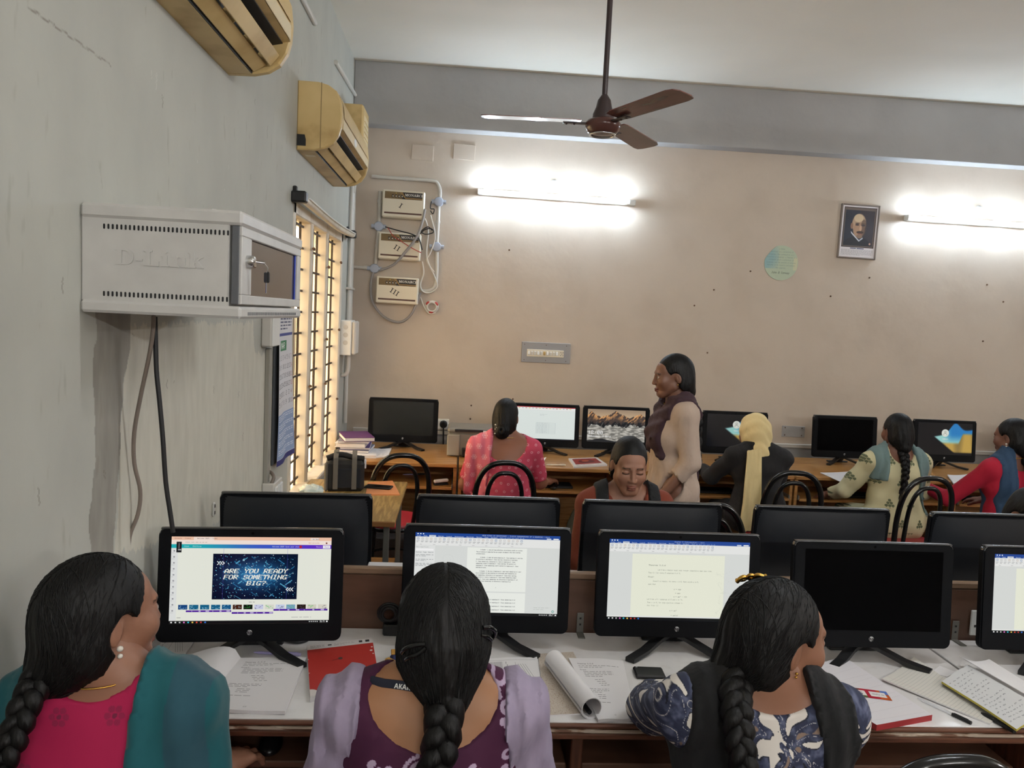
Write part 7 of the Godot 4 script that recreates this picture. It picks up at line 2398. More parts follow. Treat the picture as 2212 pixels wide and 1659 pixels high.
	wear(t, f, "tunic", M.leaf, func(p: Vector3, d: float) -> float:
		var q := d - 0.014 - 0.004 * sin(p.y * 35.0 + p.x * 30.0)
		q = maxf(q, -sd_ell(p, Vector3(0.0, 1.03, 0.03), Vector3(0.085, 0.1, 0.13)))
		q = maxf(q, -sleeve(p, j, "r", 1.6)); return maxf(q, -sleeve(p, j, "l", 1.6)), 0.1, 1.1, "cream tunic with green block print")
	wear(t, f, "dupatta", M.leaf_scarf, func(p: Vector3, d: float) -> float:
		var ax := absf(p.x)
		var q := d - 0.024 - 0.005 * sin(ax * 130.0 + p.y * 20.0)
		q = maxf(q, absf(ax - 0.135 - (0.95 - p.y) * (0.2 if p.x > 0.0 else 0.05)) - 0.045)
		if p.x < 0.0: q = maxf(q, 0.82 - p.y)
		return maxf(q, 0.6 - p.y), 0.55, 1.1, "grey-green scarf with folds")
	hair(t, j, Vector3(0.0, -0.11, 0.085), 0, rng, 1.0, 0.032)
	plait_on(t, [Vector3(0.0, 1.02, 0.03), Vector3(-0.002, 0.98, 0.07), Vector3(-0.005, 0.92, 0.1), Vector3(-0.012, 0.85, 0.115), Vector3(-0.02, 0.76, 0.12)], 0.03, 0.018, 2.8, 5, M.black_cloth)
	chair(Vector3(c.x, 0, -4.64), 0.08, "black hoop-backed chair under the woman in green print")
	# red sleeves
	at = on_z(2168, 965, -4.6)
	c = Vector3(at.x + 0.03, 0, -4.52)
	j = joints({"head_yaw": 0.35, "head_pitch": -0.12, "head": Vector3(0, 1.15, -0.05), "neck": Vector3(0, 1.01, -0.02)})
	j.el_l = Vector3(-0.3, 0.72, -0.18); j.wr_l = Vector3(-0.36, 0.775, -0.4); j.hand_l = Vector3(-0.7, 0.0, -0.6)
	r = person("seated woman in a red tunic with a blue dupatta reaching for papers", c, 0.1, j, lin(120, 80, 64), 0.015, [0.3, 0.5])
	t = r[0]; f = r[1]
	wear(t, f, "tunic", M.red, func(p: Vector3, d: float) -> float:
		var q := d - 0.01
		q = maxf(q, -sd_ell(p, Vector3(0.0, 1.05, 0.03), Vector3(0.09, 0.1, 0.13)))
		q = maxf(q, -sleeve(p, j, "r", 1.6)); return maxf(q, -sleeve(p, j, "l", 1.6)), 0.1, 1.1, "red long-sleeved tunic")
	wear(t, f, "dupatta", M.denim, func(p: Vector3, d: float) -> float:
		var q := d - 0.022 - 0.004 * sin(p.x * 120.0)
		q = maxf(q, absf(p.x + 0.09) - 0.05)
		return maxf(q, 0.6 - p.y), 0.55, 1.1, "blue scarf over one shoulder")
	hair(t, j, Vector3(0.0, -0.11, 0.085), 0, rng, 1.02, 0.034)
	plait_on(t, [Vector3(0.03, 1.03, 0.03), Vector3(0.035, 0.99, 0.07), Vector3(0.03, 0.92, 0.1), Vector3(0.02, 0.85, 0.115), Vector3(0.01, 0.74, 0.12)], 0.032, 0.02, 2.6, 6, M.black_cloth)
	earring(t, j, -1.0, M.pearl)
	neck_chain(t, 1.02, 0.0, -0.01)
	chair(Vector3(c.x + 0.02, 0, -4.42), 0.0, "black hoop-backed chair under the woman in red")
	# head at the far end of the facing desk
	at = on_z(2222, 1085, -3.25)
	c = Vector3(at.x, 0, -3.27)
	j = joints({"pelvis": Vector3(0, 0.52, 0), "waist": Vector3(0, 0.63, -0.015), "chest": Vector3(0, 0.75, -0.03), "neck": Vector3(0, 0.86, -0.02), "head": Vector3(0, 0.975, -0.05), "sh_l": Vector3(-0.13, 0.82, -0.02), "sh_r": Vector3(0.13, 0.82, -0.02), "el_l": Vector3(-0.17, 0.62, -0.1), "el_r": Vector3(0.17, 0.62, -0.1), "wr_l": Vector3(-0.1, 0.66, -0.28), "wr_r": Vector3(0.1, 0.66, -0.28), "girth": 0.85, "head_pitch": -0.4})
	r = person("short-haired person bent low behind the computers at the end of the row", c, PI, j, lin(130, 88, 70), 0.016)
	t = r[0]; f = r[1]
	wear(t, f, "shirt", M.denim, func(p: Vector3, d: float) -> float:
		var q := d - 0.01
		q = maxf(q, -sd_ell(p, Vector3(0.0, 0.91, -0.02), Vector3(0.08, 0.09, 0.12)))
		q = maxf(q, -sleeve(p, j, "r", 0.9)); return maxf(q, -sleeve(p, j, "l", 0.9)), 0.1, 1.0)
	hair(t, j, Vector3(0, -0.06, 0.085), 0, rng, 1.02, 0.04)
	# chairs nobody sits on
	chair(Vector3(on_z(848, 1000, -4.55).x, 0, -4.77), 0.25, "empty black hoop-backed chair beside the yellow table")
	chair(Vector3(1.03, 0, -1.65), 0.03, "empty black hoop-backed chair pushed up to the white front desk")
	var eb := on_z(1578, 1150, -3.25)
	chair(Vector3(eb.x + 0.08, 0, -3.3), PI + 0.3, "empty black hoop-backed chair between the facing computers")

func neck_chain(t: Node3D, y: float, x: float, z: float) -> void:
	var m := MB.new()
	var pts := []
	for i in 21:
		var a := TAU * i / 20.0
		pts.append(Vector3(x + cos(a) * 0.062, y + 0.012 * sin(a), z + sin(a) * 0.062))
	m.tube(pts, 0.002, 6)
	obj("necklace", m, M.gold, t)

func plastic_chair(at: Vector3, turn: float, label: String) -> void:
	var t := thing("plastic_chair", label, "chair", at, turn)
	obj("seat", bx(Vector3(0.46, 0.03, 0.42), Vector3(0, 0.42, -0.02), 0.012), M.olive, t)
	var rows := []
	for r in 13:
		var f := r / 12.0
		var row := PackedVector3Array()
		var hw := 0.235 * (1.0 if f < 0.45 else sqrt(maxf(0.02, 1.0 - pow((f - 0.45) / 0.56, 2.0))))
		for k in 13:
			var u := k / 6.0 - 1.0
			row.append(Vector3(u * hw, 0.44 + f * 0.5, 0.2 + f * 0.1 - 0.05 * u * u))
		rows.append(row)
	var b := MB.new()
	b.grid(rows, false)
	var rb := []
	for row in rows:
		var q := PackedVector3Array()
		for p in row: q.append(p + Vector3(0, 0, 0.012))
		rb.append(q)
	b.grid(rb, false)
	obj("backrest", b, M.olive, t)
	for r in 9:
		for k in 9:
			if absf(k - 4) + absf(r - 4) < 7:
				pass
	var holes := MB.new()
	for r in 8:
		for k in 9:
			var u := (k - 4) / 6.2
			var y := 0.66 + r * 0.022
			holes.box(Vector3(u * 0.2, y, 0.2 + (y - 0.44) * 0.2 - 0.05 * u * u - 0.002), Vector3(0.011, 0.011, 0.004), 0.002)
	obj("perforations", holes, M.olive_dark, t).set_meta("kind", "stuff")
	for s in [-1, 1]:
		b = MB.new()
		b.tube(curve([Vector3(s * 0.23, 0.7, 0.2), Vector3(s * 0.27, 0.67, 0.05), Vector3(s * 0.27, 0.64, -0.18), Vector3(s * 0.25, 0.5, -0.22), Vector3(s * 0.24, 0.42, -0.2)], 5), 0.02, 8)
		obj("armrest", b, M.olive, t)
		for zz in [-0.2, 0.18]:
			b = MB.new()
			b.tube([Vector3(s * 0.2, 0.42, zz), Vector3(s * 0.24, 0.0, zz * 1.2)], 0.02, 8)
			obj("leg", b, M.olive, t)

# ---------------------------------------------------------------- papers, books and small things
# a sheet or book lying on a desk: corners in the picture (far left, far right, near right, near left), resting at height y
func leaf(called: String, label: String, category: String, px: Array, y: float, thick: float, top: Material, side: Material, bend := 0.0, wave := 0.0) -> Node3D:
	var w := []
	for q in px: w.append(on_y(q[0], q[1], y + thick))
	var ctr: Vector3 = (w[0] + w[1] + w[2] + w[3]) / 4.0
	ctr.y = y
	var t := thing(called, label, category, ctr)
	var N := 9
	var rows := []
	for r in N:
		var v := float(r) / (N - 1)
		var row := PackedVector3Array()
		for k in N:
			var u := float(k) / (N - 1)
			var p: Vector3 = w[3].lerp(w[2], u).lerp(w[0].lerp(w[1], u), v) - ctr
			p.y = thick + bend * pow(absf(u - 0.5) * 2.0, 2.0) * v + wave * (0.5 + 0.5 * sin(u * 7.0 + v * 4.0))
			row.append(p)
		rows.append(row)
	var b := MB.new()
	b.grid(rows, false)
	obj("page", b, top, t)
	var sk := MB.new()
	var ring := []
	for k in N: ring.append(rows[0][k])
	for r in range(1, N): ring.append(rows[r][N - 1])
	for k in range(N - 2, -1, -1): ring.append(rows[N - 1][k])
	for r in range(N - 2, 0, -1): ring.append(rows[r][0])
	for k in ring.size():
		var a: Vector3 = ring[k]
		var c: Vector3 = ring[(k + 1) % ring.size()]
		var nn := (c - a).cross(Vector3.UP)
		if nn.dot(a) < 0: nn = -nn
		if nn.length() < 1e-7: continue
		sk.quad(Vector3(a.x, maxf(0.0, a.y - thick), a.z), Vector3(c.x, maxf(0.0, c.y - thick), c.z), c, a, nn.normalized())
	obj("edge", sk, side, t)
	return t

func print_page(kind: int) -> Image:
	var im := canvas(420, 560, c8(226, 223, 224))
	var rng := RandomNumberGenerator.new(); rng.seed = 90 + kind
	var ink := c8(128, 124, 126)
	if kind == 0:                  # printed page of definitions
		write(im, "Theorem 3.3.6", 50, 50, 1.6, 1.8, ink); scrawl(im, 50, 76, 320, 2, 15, 4, ink, rng)
		write(im, "Proof:", 50, 112, 1.6, 1.8, ink); scrawl(im, 70, 134, 240, 4, 15, 4, ink, rng)
		for i in 4: scrawl(im, 140 + i * 12, 210 + i * 18, 120, 1, 10, 4, ink, rng)
		scrawl(im, 50, 300, 180, 3, 15, 4, ink, rng); for i in 3: scrawl(im, 110, 352 + i * 16, 120, 1, 10, 4, ink, rng)
		scrawl(im, 50, 420, 260, 1, 10, 4, ink, rng); write(im, "23", 200, 520, 1.4, 1.6, ink)
	elif kind == 1:                # engineering sheet with table and graph, printed sideways
		rect(im, 16, 30, 388, 2, ink); rect(im, 16, 330, 388, 2, ink); rect(im, 16, 340, 388, 1, ink)
		for i in 19: rect(im, 24 + i * 8, 46, 3, 270 - (i % 5) * 16, c8(120, 118, 122))
		for i in 8: rect(im, 196 + (i % 2) * 8, 50 + i * 30, 4, 24, ink)
		for i in 4: line(im, Vector2(280 + i * 16, 80), Vector2(330 + i * 18, 240), 2, ink)
		line(im, Vector2(262, 60), Vector2(262, 300), 2, ink); line(im, Vector2(262, 300), Vector2(400, 300), 2, ink)
		for i in 8: scrawl(im, 30 + i * 46, 370, 26, 8, 20, 4, c8(150, 146, 150), rng)
	elif kind == 2:                # ruled, empty
		im.fill(c8(212, 208, 200))
		for i in 26: rect(im, 0, 40 + i * 19, 420, 2, c8(176, 176, 170))
		rect(im, 60, 0, 2, 560, c8(196, 170, 168))
	elif kind == 3:                # handwriting
		im.fill(c8(208, 208, 208))
		for i in 16: 
			var x := 30.0 + (i % 3) * 20
			while x < 380 - (i % 4) * 60:
				var l := rng.randf_range(12, 42)
				for s in int(l / 4): line(im, Vector2(x + s * 4, 50 + i * 30 + rng.randf_range(-5, 5)), Vector2(x + s * 4 + 4, 50 + i * 30 + rng.randf_range(-5, 5)), 2, c8(96, 98, 104))
				x += l + rng.randf_range(8, 34)
	elif kind == 4:                # red pad with torn white cover strip
		im.fill(c8(178, 42, 34))
		rect(im, 0, 0, 420, 60, c8(212, 206, 204)); rect(im, 130, 20, 24, 14, c8(50, 44, 46)); rect(im, 330, 14, 22, 24, c8(46, 44, 46)); rect(im, 372, 14, 26, 26, c8(40, 40, 42)); scrawl(im, 20, 16, 90, 4, 9, 3, c8(130, 126, 128), rng); scrawl(im, 170, 18, 130, 3, 10, 3, c8(150, 140, 140), rng)
		disc(im, 200, 200, 14, c8(70, 58, 58)); line(im, Vector2(150, 214), Vector2(206, 200), 4, c8(96, 36, 32))
		for q in [[0, 520, 120], [0, 150, 12], [408, 90, 14], [400, 130, 20], [410, 170, 12], [4, 300, 8], [60, 540, 90]]: disc(im, q[0], q[1] + 20, q[2] * 0.45, c8(216, 208, 204))
		rect(im, 0, 546, 420, 14, c8(208, 202, 198))
	elif kind == 5:                # white wrapped notebook with a bright name label
		im = canvas(420, 560, c8(216, 212, 216))
		for i in 9: line(im, Vector2(20, 60 + i * 58), Vector2(400, 40 + i * 58 + (i % 3) * 14), 3, c8(206, 201, 206))
	elif kind == 6:                # speckled mat
		im.fill(c8(196, 184, 170))
		for i in 2600: rect(im, rng.randf() * 418, rng.randf() * 558, 3, 3, [c8(156, 120, 96), c8(220, 212, 200), c8(126, 96, 80)][i % 3])
	elif kind == 7:
		im.fill(c8(206, 150, 92)); scrawl(im, 40, 60, 300, 4, 16, 5, c8(190, 120, 70), rng)
	elif kind == 8:                # picture cover
		im.fill(c8(218, 210, 204)); rect(im, 40, 60, 340, 380, c8(150, 44, 38)); disc(im, 210, 260, 110, c8(90, 26, 26)); disc(im, 200, 220, 50, c8(190, 90, 60)); scrawl(im, 40, 470, 300, 3, 20, 7, c8(120, 90, 90), rng)
	return im

func name_label() -> Image:
	var im := canvas(420, 100, c8(178, 38, 60))
	rect(im, 0, 0, 60, 100, c8(196, 90, 40)); rect(im, 0, 60, 40, 40, c8(90, 120, 190)); rect(im, 130, 0, 90, 30, c8(96, 110, 70)); rect(im, 240, 0, 80, 100, c8(150, 110, 70)); rect(im, 300, 60, 60, 40, c8(210, 190, 60)); rect(im, 150, 70, 80, 30, c8(110, 60, 50))
	for q in [[18, 90], [130, 130], [290, 110]]: rect(im, q[0], 24, q[1], 54, c8(234, 228, 226))
	write(im, "A4 PAPER", 28, 44, 1.4, 2.2, c8(60, 50, 54))
	write(im, "SSV", 150, 30, 5.2, 5.0, c8(18, 18, 22)); disc(im, 246, 50, 10, c8(200, 120, 80))
	write(im, "75 GSM A4", 300, 34, 1.6, 2.0, c8(60, 50, 54)); write(im, "500 SHEETS", 298, 56, 1.5, 1.8, c8(60, 50, 54))
	im.rotate_180()
	return im

func pen(label: String, a: Array, b: Array, r: float, body: Material, ends: Material, y := DESK) -> void:
	var p := on_y(a[0], a[1], y + r)
	var q := on_y(b[0], b[1], y + r)
	var c := (p + q) / 2
	c.y = y
	var t := thing("pen", label, "pen", c)
	var m := MB.new()
	m.tube([p - c, p.lerp(q, 0.12) - c, p.lerp(q, 0.9) - c], [r * 0.35, r * 0.9, r * 0.9], 10)
	obj("barrel", m, body, t)
	m = MB.new()
	m.tube([p.lerp(q, 0.66) - c, q - c], r * 1.1, 10)
	obj("cap", m, ends, t)
	m = MB.new()
	m.box(p.lerp(q, 0.82) - c + Vector3(0, r * 1.25, 0), Vector3(p.distance_to(q) * 0.26, r * 0.3, r * 0.6), 0.0005, Basis(Vector3.UP, atan2(-(q - p).z, (q - p).x)))
	obj("clip", m, ends, t)

func front_desk_items() -> void:
	var pg := []
	for i in 9: pg.append(img_mat(print_page(i), 0.75))
	var white: Material = M.paper
	leaf("printed_sheets", "printed sheets with a graph lying against the left wall", "paper", [[306, 1378], [427, 1370], [372, 1462], [236, 1478]], DESK, 0.007, pg[1], white, 0.004)
	leaf("printed_sheets", "crumpled printed sheets with a graph between the two open notebooks", "paper", [[1030, 1424], [1160, 1421], [1178, 1545], [1036, 1532]], DESK, 0.006, pg[1], white, 0.003, 0.004)
	leaf("speckled_mat", "speckled brown and white mat under the rolled notebook", "mat", [[1162, 1412], [1238, 1408], [1310, 1538], [1180, 1545]], DESK, 0.003, pg[6], white)
	leaf("red_book", "worn red paperback with a white strip along its top edge", "book", [[663, 1394], [804, 1378], [822, 1484], [670, 1506]], DESK, 0.014, pg[4], white)
	# open notebook
	var t := leaf("open_notebook", "open notebook with printed pages before the slide screen", "notebook", [[520, 1421], [662, 1420], [616, 1537], [433, 1532]], DESK, 0.009, pg[0], white, 0.0, 0.002)
	var sp0 := on_y(520, 1421, DESK + 0.009) - t.position
	var sp1 := on_y(433, 1532, DESK + 0.009) - t.position
	var lf0 := on_y(398, 1424, DESK) - t.position
	var lf1 := on_y(352, 1510, DESK) - t.position
	var rows := []
	for r in 9:
		var v := r / 8.0
		var row := PackedVector3Array()
		for k in 11:
			var u := k / 10.0
			var p := sp1.lerp(sp0, v).lerp(lf1.lerp(lf0, v), u)
			p.y = 0.009 + 0.032 * sin(PI * pow(u, 0.55)) * (0.75 + 0.25 * v)
			row.append(p)
		rows.append(row)
	var b := MB.new()
	b.grid(rows, false)
	obj("turned_page", b, white, t)
	b = MB.new()
	var under := []
	for row in rows:
		var q := PackedVector3Array()
		for p in row: q.append(Vector3(p.x, maxf(0.001, p.y - 0.008), p.z))
		under.append(q)
	b.grid(under, false)
	for k in 10:
		b.quad(under[0][k], under[0][k + 1], rows[0][k + 1], rows[0][k], Vector3(0, 0, 1))
	obj("pages_below", b, white, t)
	# rolled notebook
	t = leaf("rolled_notebook", "notebook with its left half rolled into a tube and a pen inside", "notebook", [[1228, 1421], [1346, 1427], [1374, 1552], [1292, 1556]], DESK, 0.008, pg[0], white, 0.0, 0.003)
	var ra := on_y(1196, 1424, DESK + 0.028) - t.position
	var rb := on_y(1278, 1530, DESK + 0.028) - t.position
	var dir := (rb - ra).normalized()
	var sd := dir.cross(Vector3.UP).normalized()
	var roll := []
	for e in 2:
		var row := PackedVector3Array()
		for k in 29:
			var a := TAU * k / 28.0 * 1.18 - 1.2
			var rr := 0.026 + 0.003 * k / 28.0
			row.append((ra if e == 0 else rb) + (sd * cos(a) + Vector3.UP * sin(a)) * rr)
		roll.append(row)
	b = MB.new()
	b.grid(roll, false)
	obj("rolled_pages", b, white, t)
	var br := []
	for row in roll:
		var q := PackedVector3Array()
		for p in row:
			var mid: Vector3 = ra + dir * (p - ra).dot(dir)
			q.append(mid + (p - mid) * 0.93)
		br.append(q)
	b = MB.new()
	b.grid(br, false, true)
	for k in 28: b.quad(br[1][k], br[1][k + 1], roll[1][k + 1], roll[1][k], dir)
	obj("inner_pages", b, white, t)
	b = MB.new()
	b.tube([ra.lerp(rb, 0.1) + Vector3(0, -0.014, 0), rb + Vector3(0, -0.016, 0) - dir * 0.01], 0.006, 8)
	obj("pen_inside", b, M.black_plastic, t)
	# white notebook with the label, ruled sheets, yellow notebook
	leaf("white_notebook", "white-wrapped notebook with a red SSV label and red page edges", "notebook", [[1702, 1452], [1822, 1418], [2014, 1544], [1894, 1566]], DESK, 0.016, pg[5], M.red_edge, 0.0)
	var book := get_node("white_notebook") as Node3D
	var q4 := []
	for q in [[1748, 1473], [1914, 1494], [1928, 1514], [1764, 1492]]: q4.append(on_y(q[0], q[1], DESK + 0.0168) - book.position)
	b = MB.new()
	b.quad(q4[3], q4[2], q4[1], q4[0], Vector3.UP)
	obj("name_label", b, img_mat(name_label(), 0.4), book, "bright name label printed SSV")
	leaf("ruled_sheets", "blank ruled sheets beside the clear pen", "paper", [[1905, 1470], [1974, 1423], [2158, 1545], [2138, 1563]], DESK, 0.004, pg[2], white, 0.006)
	leaf("yellow_notebook", "handwritten notebook with a yellow edge", "notebook", [[2034, 1472], [2092, 1436], [2262, 1540], [2196, 1577]], DESK + 0.012, 0.006, pg[3], M.yellow, 0.0, 0.004)
	leaf("loose_page", "loose blank page lifting over the yellow notebook", "paper", [[2070, 1424], [2136, 1432], [2262, 1502], [2226, 1506]], DESK + 0.02, 0.002, white, white, 0.012)
	leaf("paper_slip", "small white slip of paper under the ruled sheets", "paper", [[2012, 1452], [2030, 1438], [2066, 1452], [2046, 1462]], DESK, 0.002, white, white)
	pen("lilac pen lying above the open notebook", [548, 1409], [650, 1414], 0.0045, M.lilac, M.lilac)
	pen("clear ballpoint pen with a black cap beside the white notebook", [1982, 1508], [2098, 1562], 0.0045, M.clear, M.black_plastic)
	pen("black marker pen under the yellow notebook", [2120, 1540], [2192, 1580], 0.006, M.black_plastic, M.black_plastic)
	# wrapper, pouch, phone, adapters
	var p := on_y(803, 1472, DESK + 0.02)
	t = thing("tissue_packet", "crumpled pink and white wrapper on the red book", "packet", Vector3(p.x, DESK + 0.016, p.z), 0.5)
	blob(t, "wrapper", Vector3(0.034, 0.01, 0.022), M.paper, 4, 0.25)
	obj("pink_band", bx(Vector3(0.02, 0.004, 0.04), Vector3(0.004, 0.0215, 0), 0.0015), M.pink_print, t)
	p = on_y(858, 1440, DESK)
	t = thing("pouch", "navy and mustard cloth pouch beside the red book", "pouch", Vector3(p.x, DESK, p.z), 0.1)
	obj("body", bx(Vector3(0.06, 0.022, 0.1), Vector3(0.01, 0.011, 0), 0.009), M.navy_blue, t)
	obj("flap", bx(Vector3(0.055, 0.006, 0.03), Vector3(0.01, 0.024, -0.042), 0.002), M.mustard, t)
	obj("lace", bx(Vector3(0.02, 0.012, 0.06), Vector3(-0.012, 0.026, 0.03), 0.005, Basis(Vector3.UP, 0.7)), M.mustard, t)
	p = on_y(845, 1368, DESK)
	t = thing("power_adapter", "black power adapter with coiled lead against the divider", "adapter", Vector3(p.x, DESK, p.z - 0.0))
	obj("brick", bx(Vector3(0.05, 0.035, 0.05), Vector3(0.0, 0.0175, 0), 0.005), M.black_plastic, t)
	for k in 3:
		var m := MB.new()
		var pts := []
		for i in 21:
			var a := TAU * i / 20.0
			pts.append(Vector3(-0.008 + cos(a) * (0.034 - k * 0.007), 0.065 + sin(a) * (0.03 - k * 0.005), 0.006 * k))
		m.tube(pts, 0.0045, 7)
		obj("lead_turn", m, M.cable_black, t)
	var lp := on_y(600, 1384, DESK + 0.006)
	t = thing("power_lead", "black lead looping under the slide screen", "cable", Vector3(lp.x, DESK, lp.z))
	var m2 := MB.new()
	m2.tube(curve([Vector3(-0.06, 0.008, 0.0), Vector3(-0.04, 0.006, 0.02), Vector3(-0.01, 0.006, 0.02), Vector3(0.01, 0.03, -0.01), Vector3(0.03, 0.02, -0.02), Vector3(0.07, 0.006, -0.03), Vector3(0.085, 0.006, -0.01), Vector3(0.06, 0.006, 0.008), Vector3(0.02, 0.008, 0.0)], 6), 0.005, 8)
	obj("sleeve", m2, M.cable_black, t)
	obj("connector", bx(Vector3(0.025, 0.02, 0.02), Vector3(0.02, 0.028, -0.012), 0.004), M.black_plastic, t)
	p = on_y(1402, 1458, DESK)
	t = thing("phone_wallet", "black flat wallet beside the brush-print sleeve", "wallet", Vector3(p.x, DESK, p.z), -0.05)
	obj("body", bx(Vector3(0.085, 0.012, 0.06), Vector3(0, 0.006, 0), 0.004), M.black_plastic, t)
	obj("stud", bx(Vector3(0.006, 0.002, 0.006), Vector3(-0.033, 0.013, -0.022), 0.001), M.logo, t)
	# mouse on the keyboard tray, near the hand
	p = on_y(585, 1610, 0.64)
	t = thing("computer_mouse", "black computer mouse on the tray under the front desk", "mouse", Vector3(p.x, 0.6245, p.z), 0.12)
	blob(t, "shell", Vector3(0.029, 0.019, 0.047), M.mouse, 0, 0.0)
	m2 = MB.new()
	m2.tube([Vector3(0, 0.031, -0.026), Vector3(0, 0.033, -0.016)], 0.004, 8)
	obj("wheel", m2, M.black_plastic, t)
	# brackets and socket on the divider
	for q in [[1257, 1380, "between the two document screens"], [2100, 1408, "beside the desk seam"]]:
		p = on_y(q[0], q[1], DESK)
		t = thing("corner_bracket", "steel angle bracket holding the divider " + q[2], "bracket", Vector3(p.x, DESK, -2.372))
		obj("upright", bx(Vector3(0.022, 0.065, 0.003), Vector3(0, 0.033, 0.0025), 0.001), M.steel_grey, t)
		obj("foot", bx(Vector3(0.022, 0.003, 0.05), Vector3(0, 0.0015, 0.026), 0.001), M.steel_grey, t)
		for k in 2: obj("hole", bx(Vector3(0.006, 0.006, 0.001), Vector3(0, 0.028 + k * 0.02, 0.0043), 0.0), M.black_plastic, t)
	p = on_z(2107, 1345, -2.37)
	t = thing("divider_socket", "white socket plate on the divider beside the dark screen", "socket", Vector3(p.x, p.y, -2.374))
	obj("plate", bx(Vector3(0.06, 0.085, 0.008), Vector3(0.012, 0, 0.005), 0.002), M.lamp_white, t)
	obj("hole", bx(Vector3(0.006, 0.008, 0.001), Vector3(-0.004, -0.01, 0.0095), 0.0), M.black_plastic, t)
	p = on_z(838, 1222, -2.5)
	t = thing("paper_box", "white cardboard box on the desk behind the divider", "box", Vector3(p.x + 0.03, DESK, -2.47))
	obj("carton", bx(Vector3(0.19, 0.168, 0.09), Vector3(0, 0.084, 0), 0.003), M.paper, t)

# a rounded lump resting on y = 0, wrinkled by noise
func blob(t: Node3D, called: String, r: Vector3, m: Material, seed_: int, rough: float) -> void:
	var f := FastNoiseLite.new(); f.seed = seed_; f.frequency = 9.0; f.fractal_octaves = 3; f.noise_type = FastNoiseLite.TYPE_CELLULAR
	var rows := []
	for i in 17:
		var a := PI * i / 16.0 - PI / 2
		var row := PackedVector3Array()
		for k in 28:
			var c := -TAU * k / 28.0
			var p := Vector3(cos(a) * cos(c), sin(a), cos(a) * sin(c))
			var s := 1.0 + rough * f.get_noise_3dv(p * 0.35)
			p = p * r * s
			p.y = maxf(-r.y * 0.98, p.y) + r.y
			row.append(p)
		rows.append(row)
	var b := MB.new()
	b.grid(rows, true)
	obj(called, b, m, t)

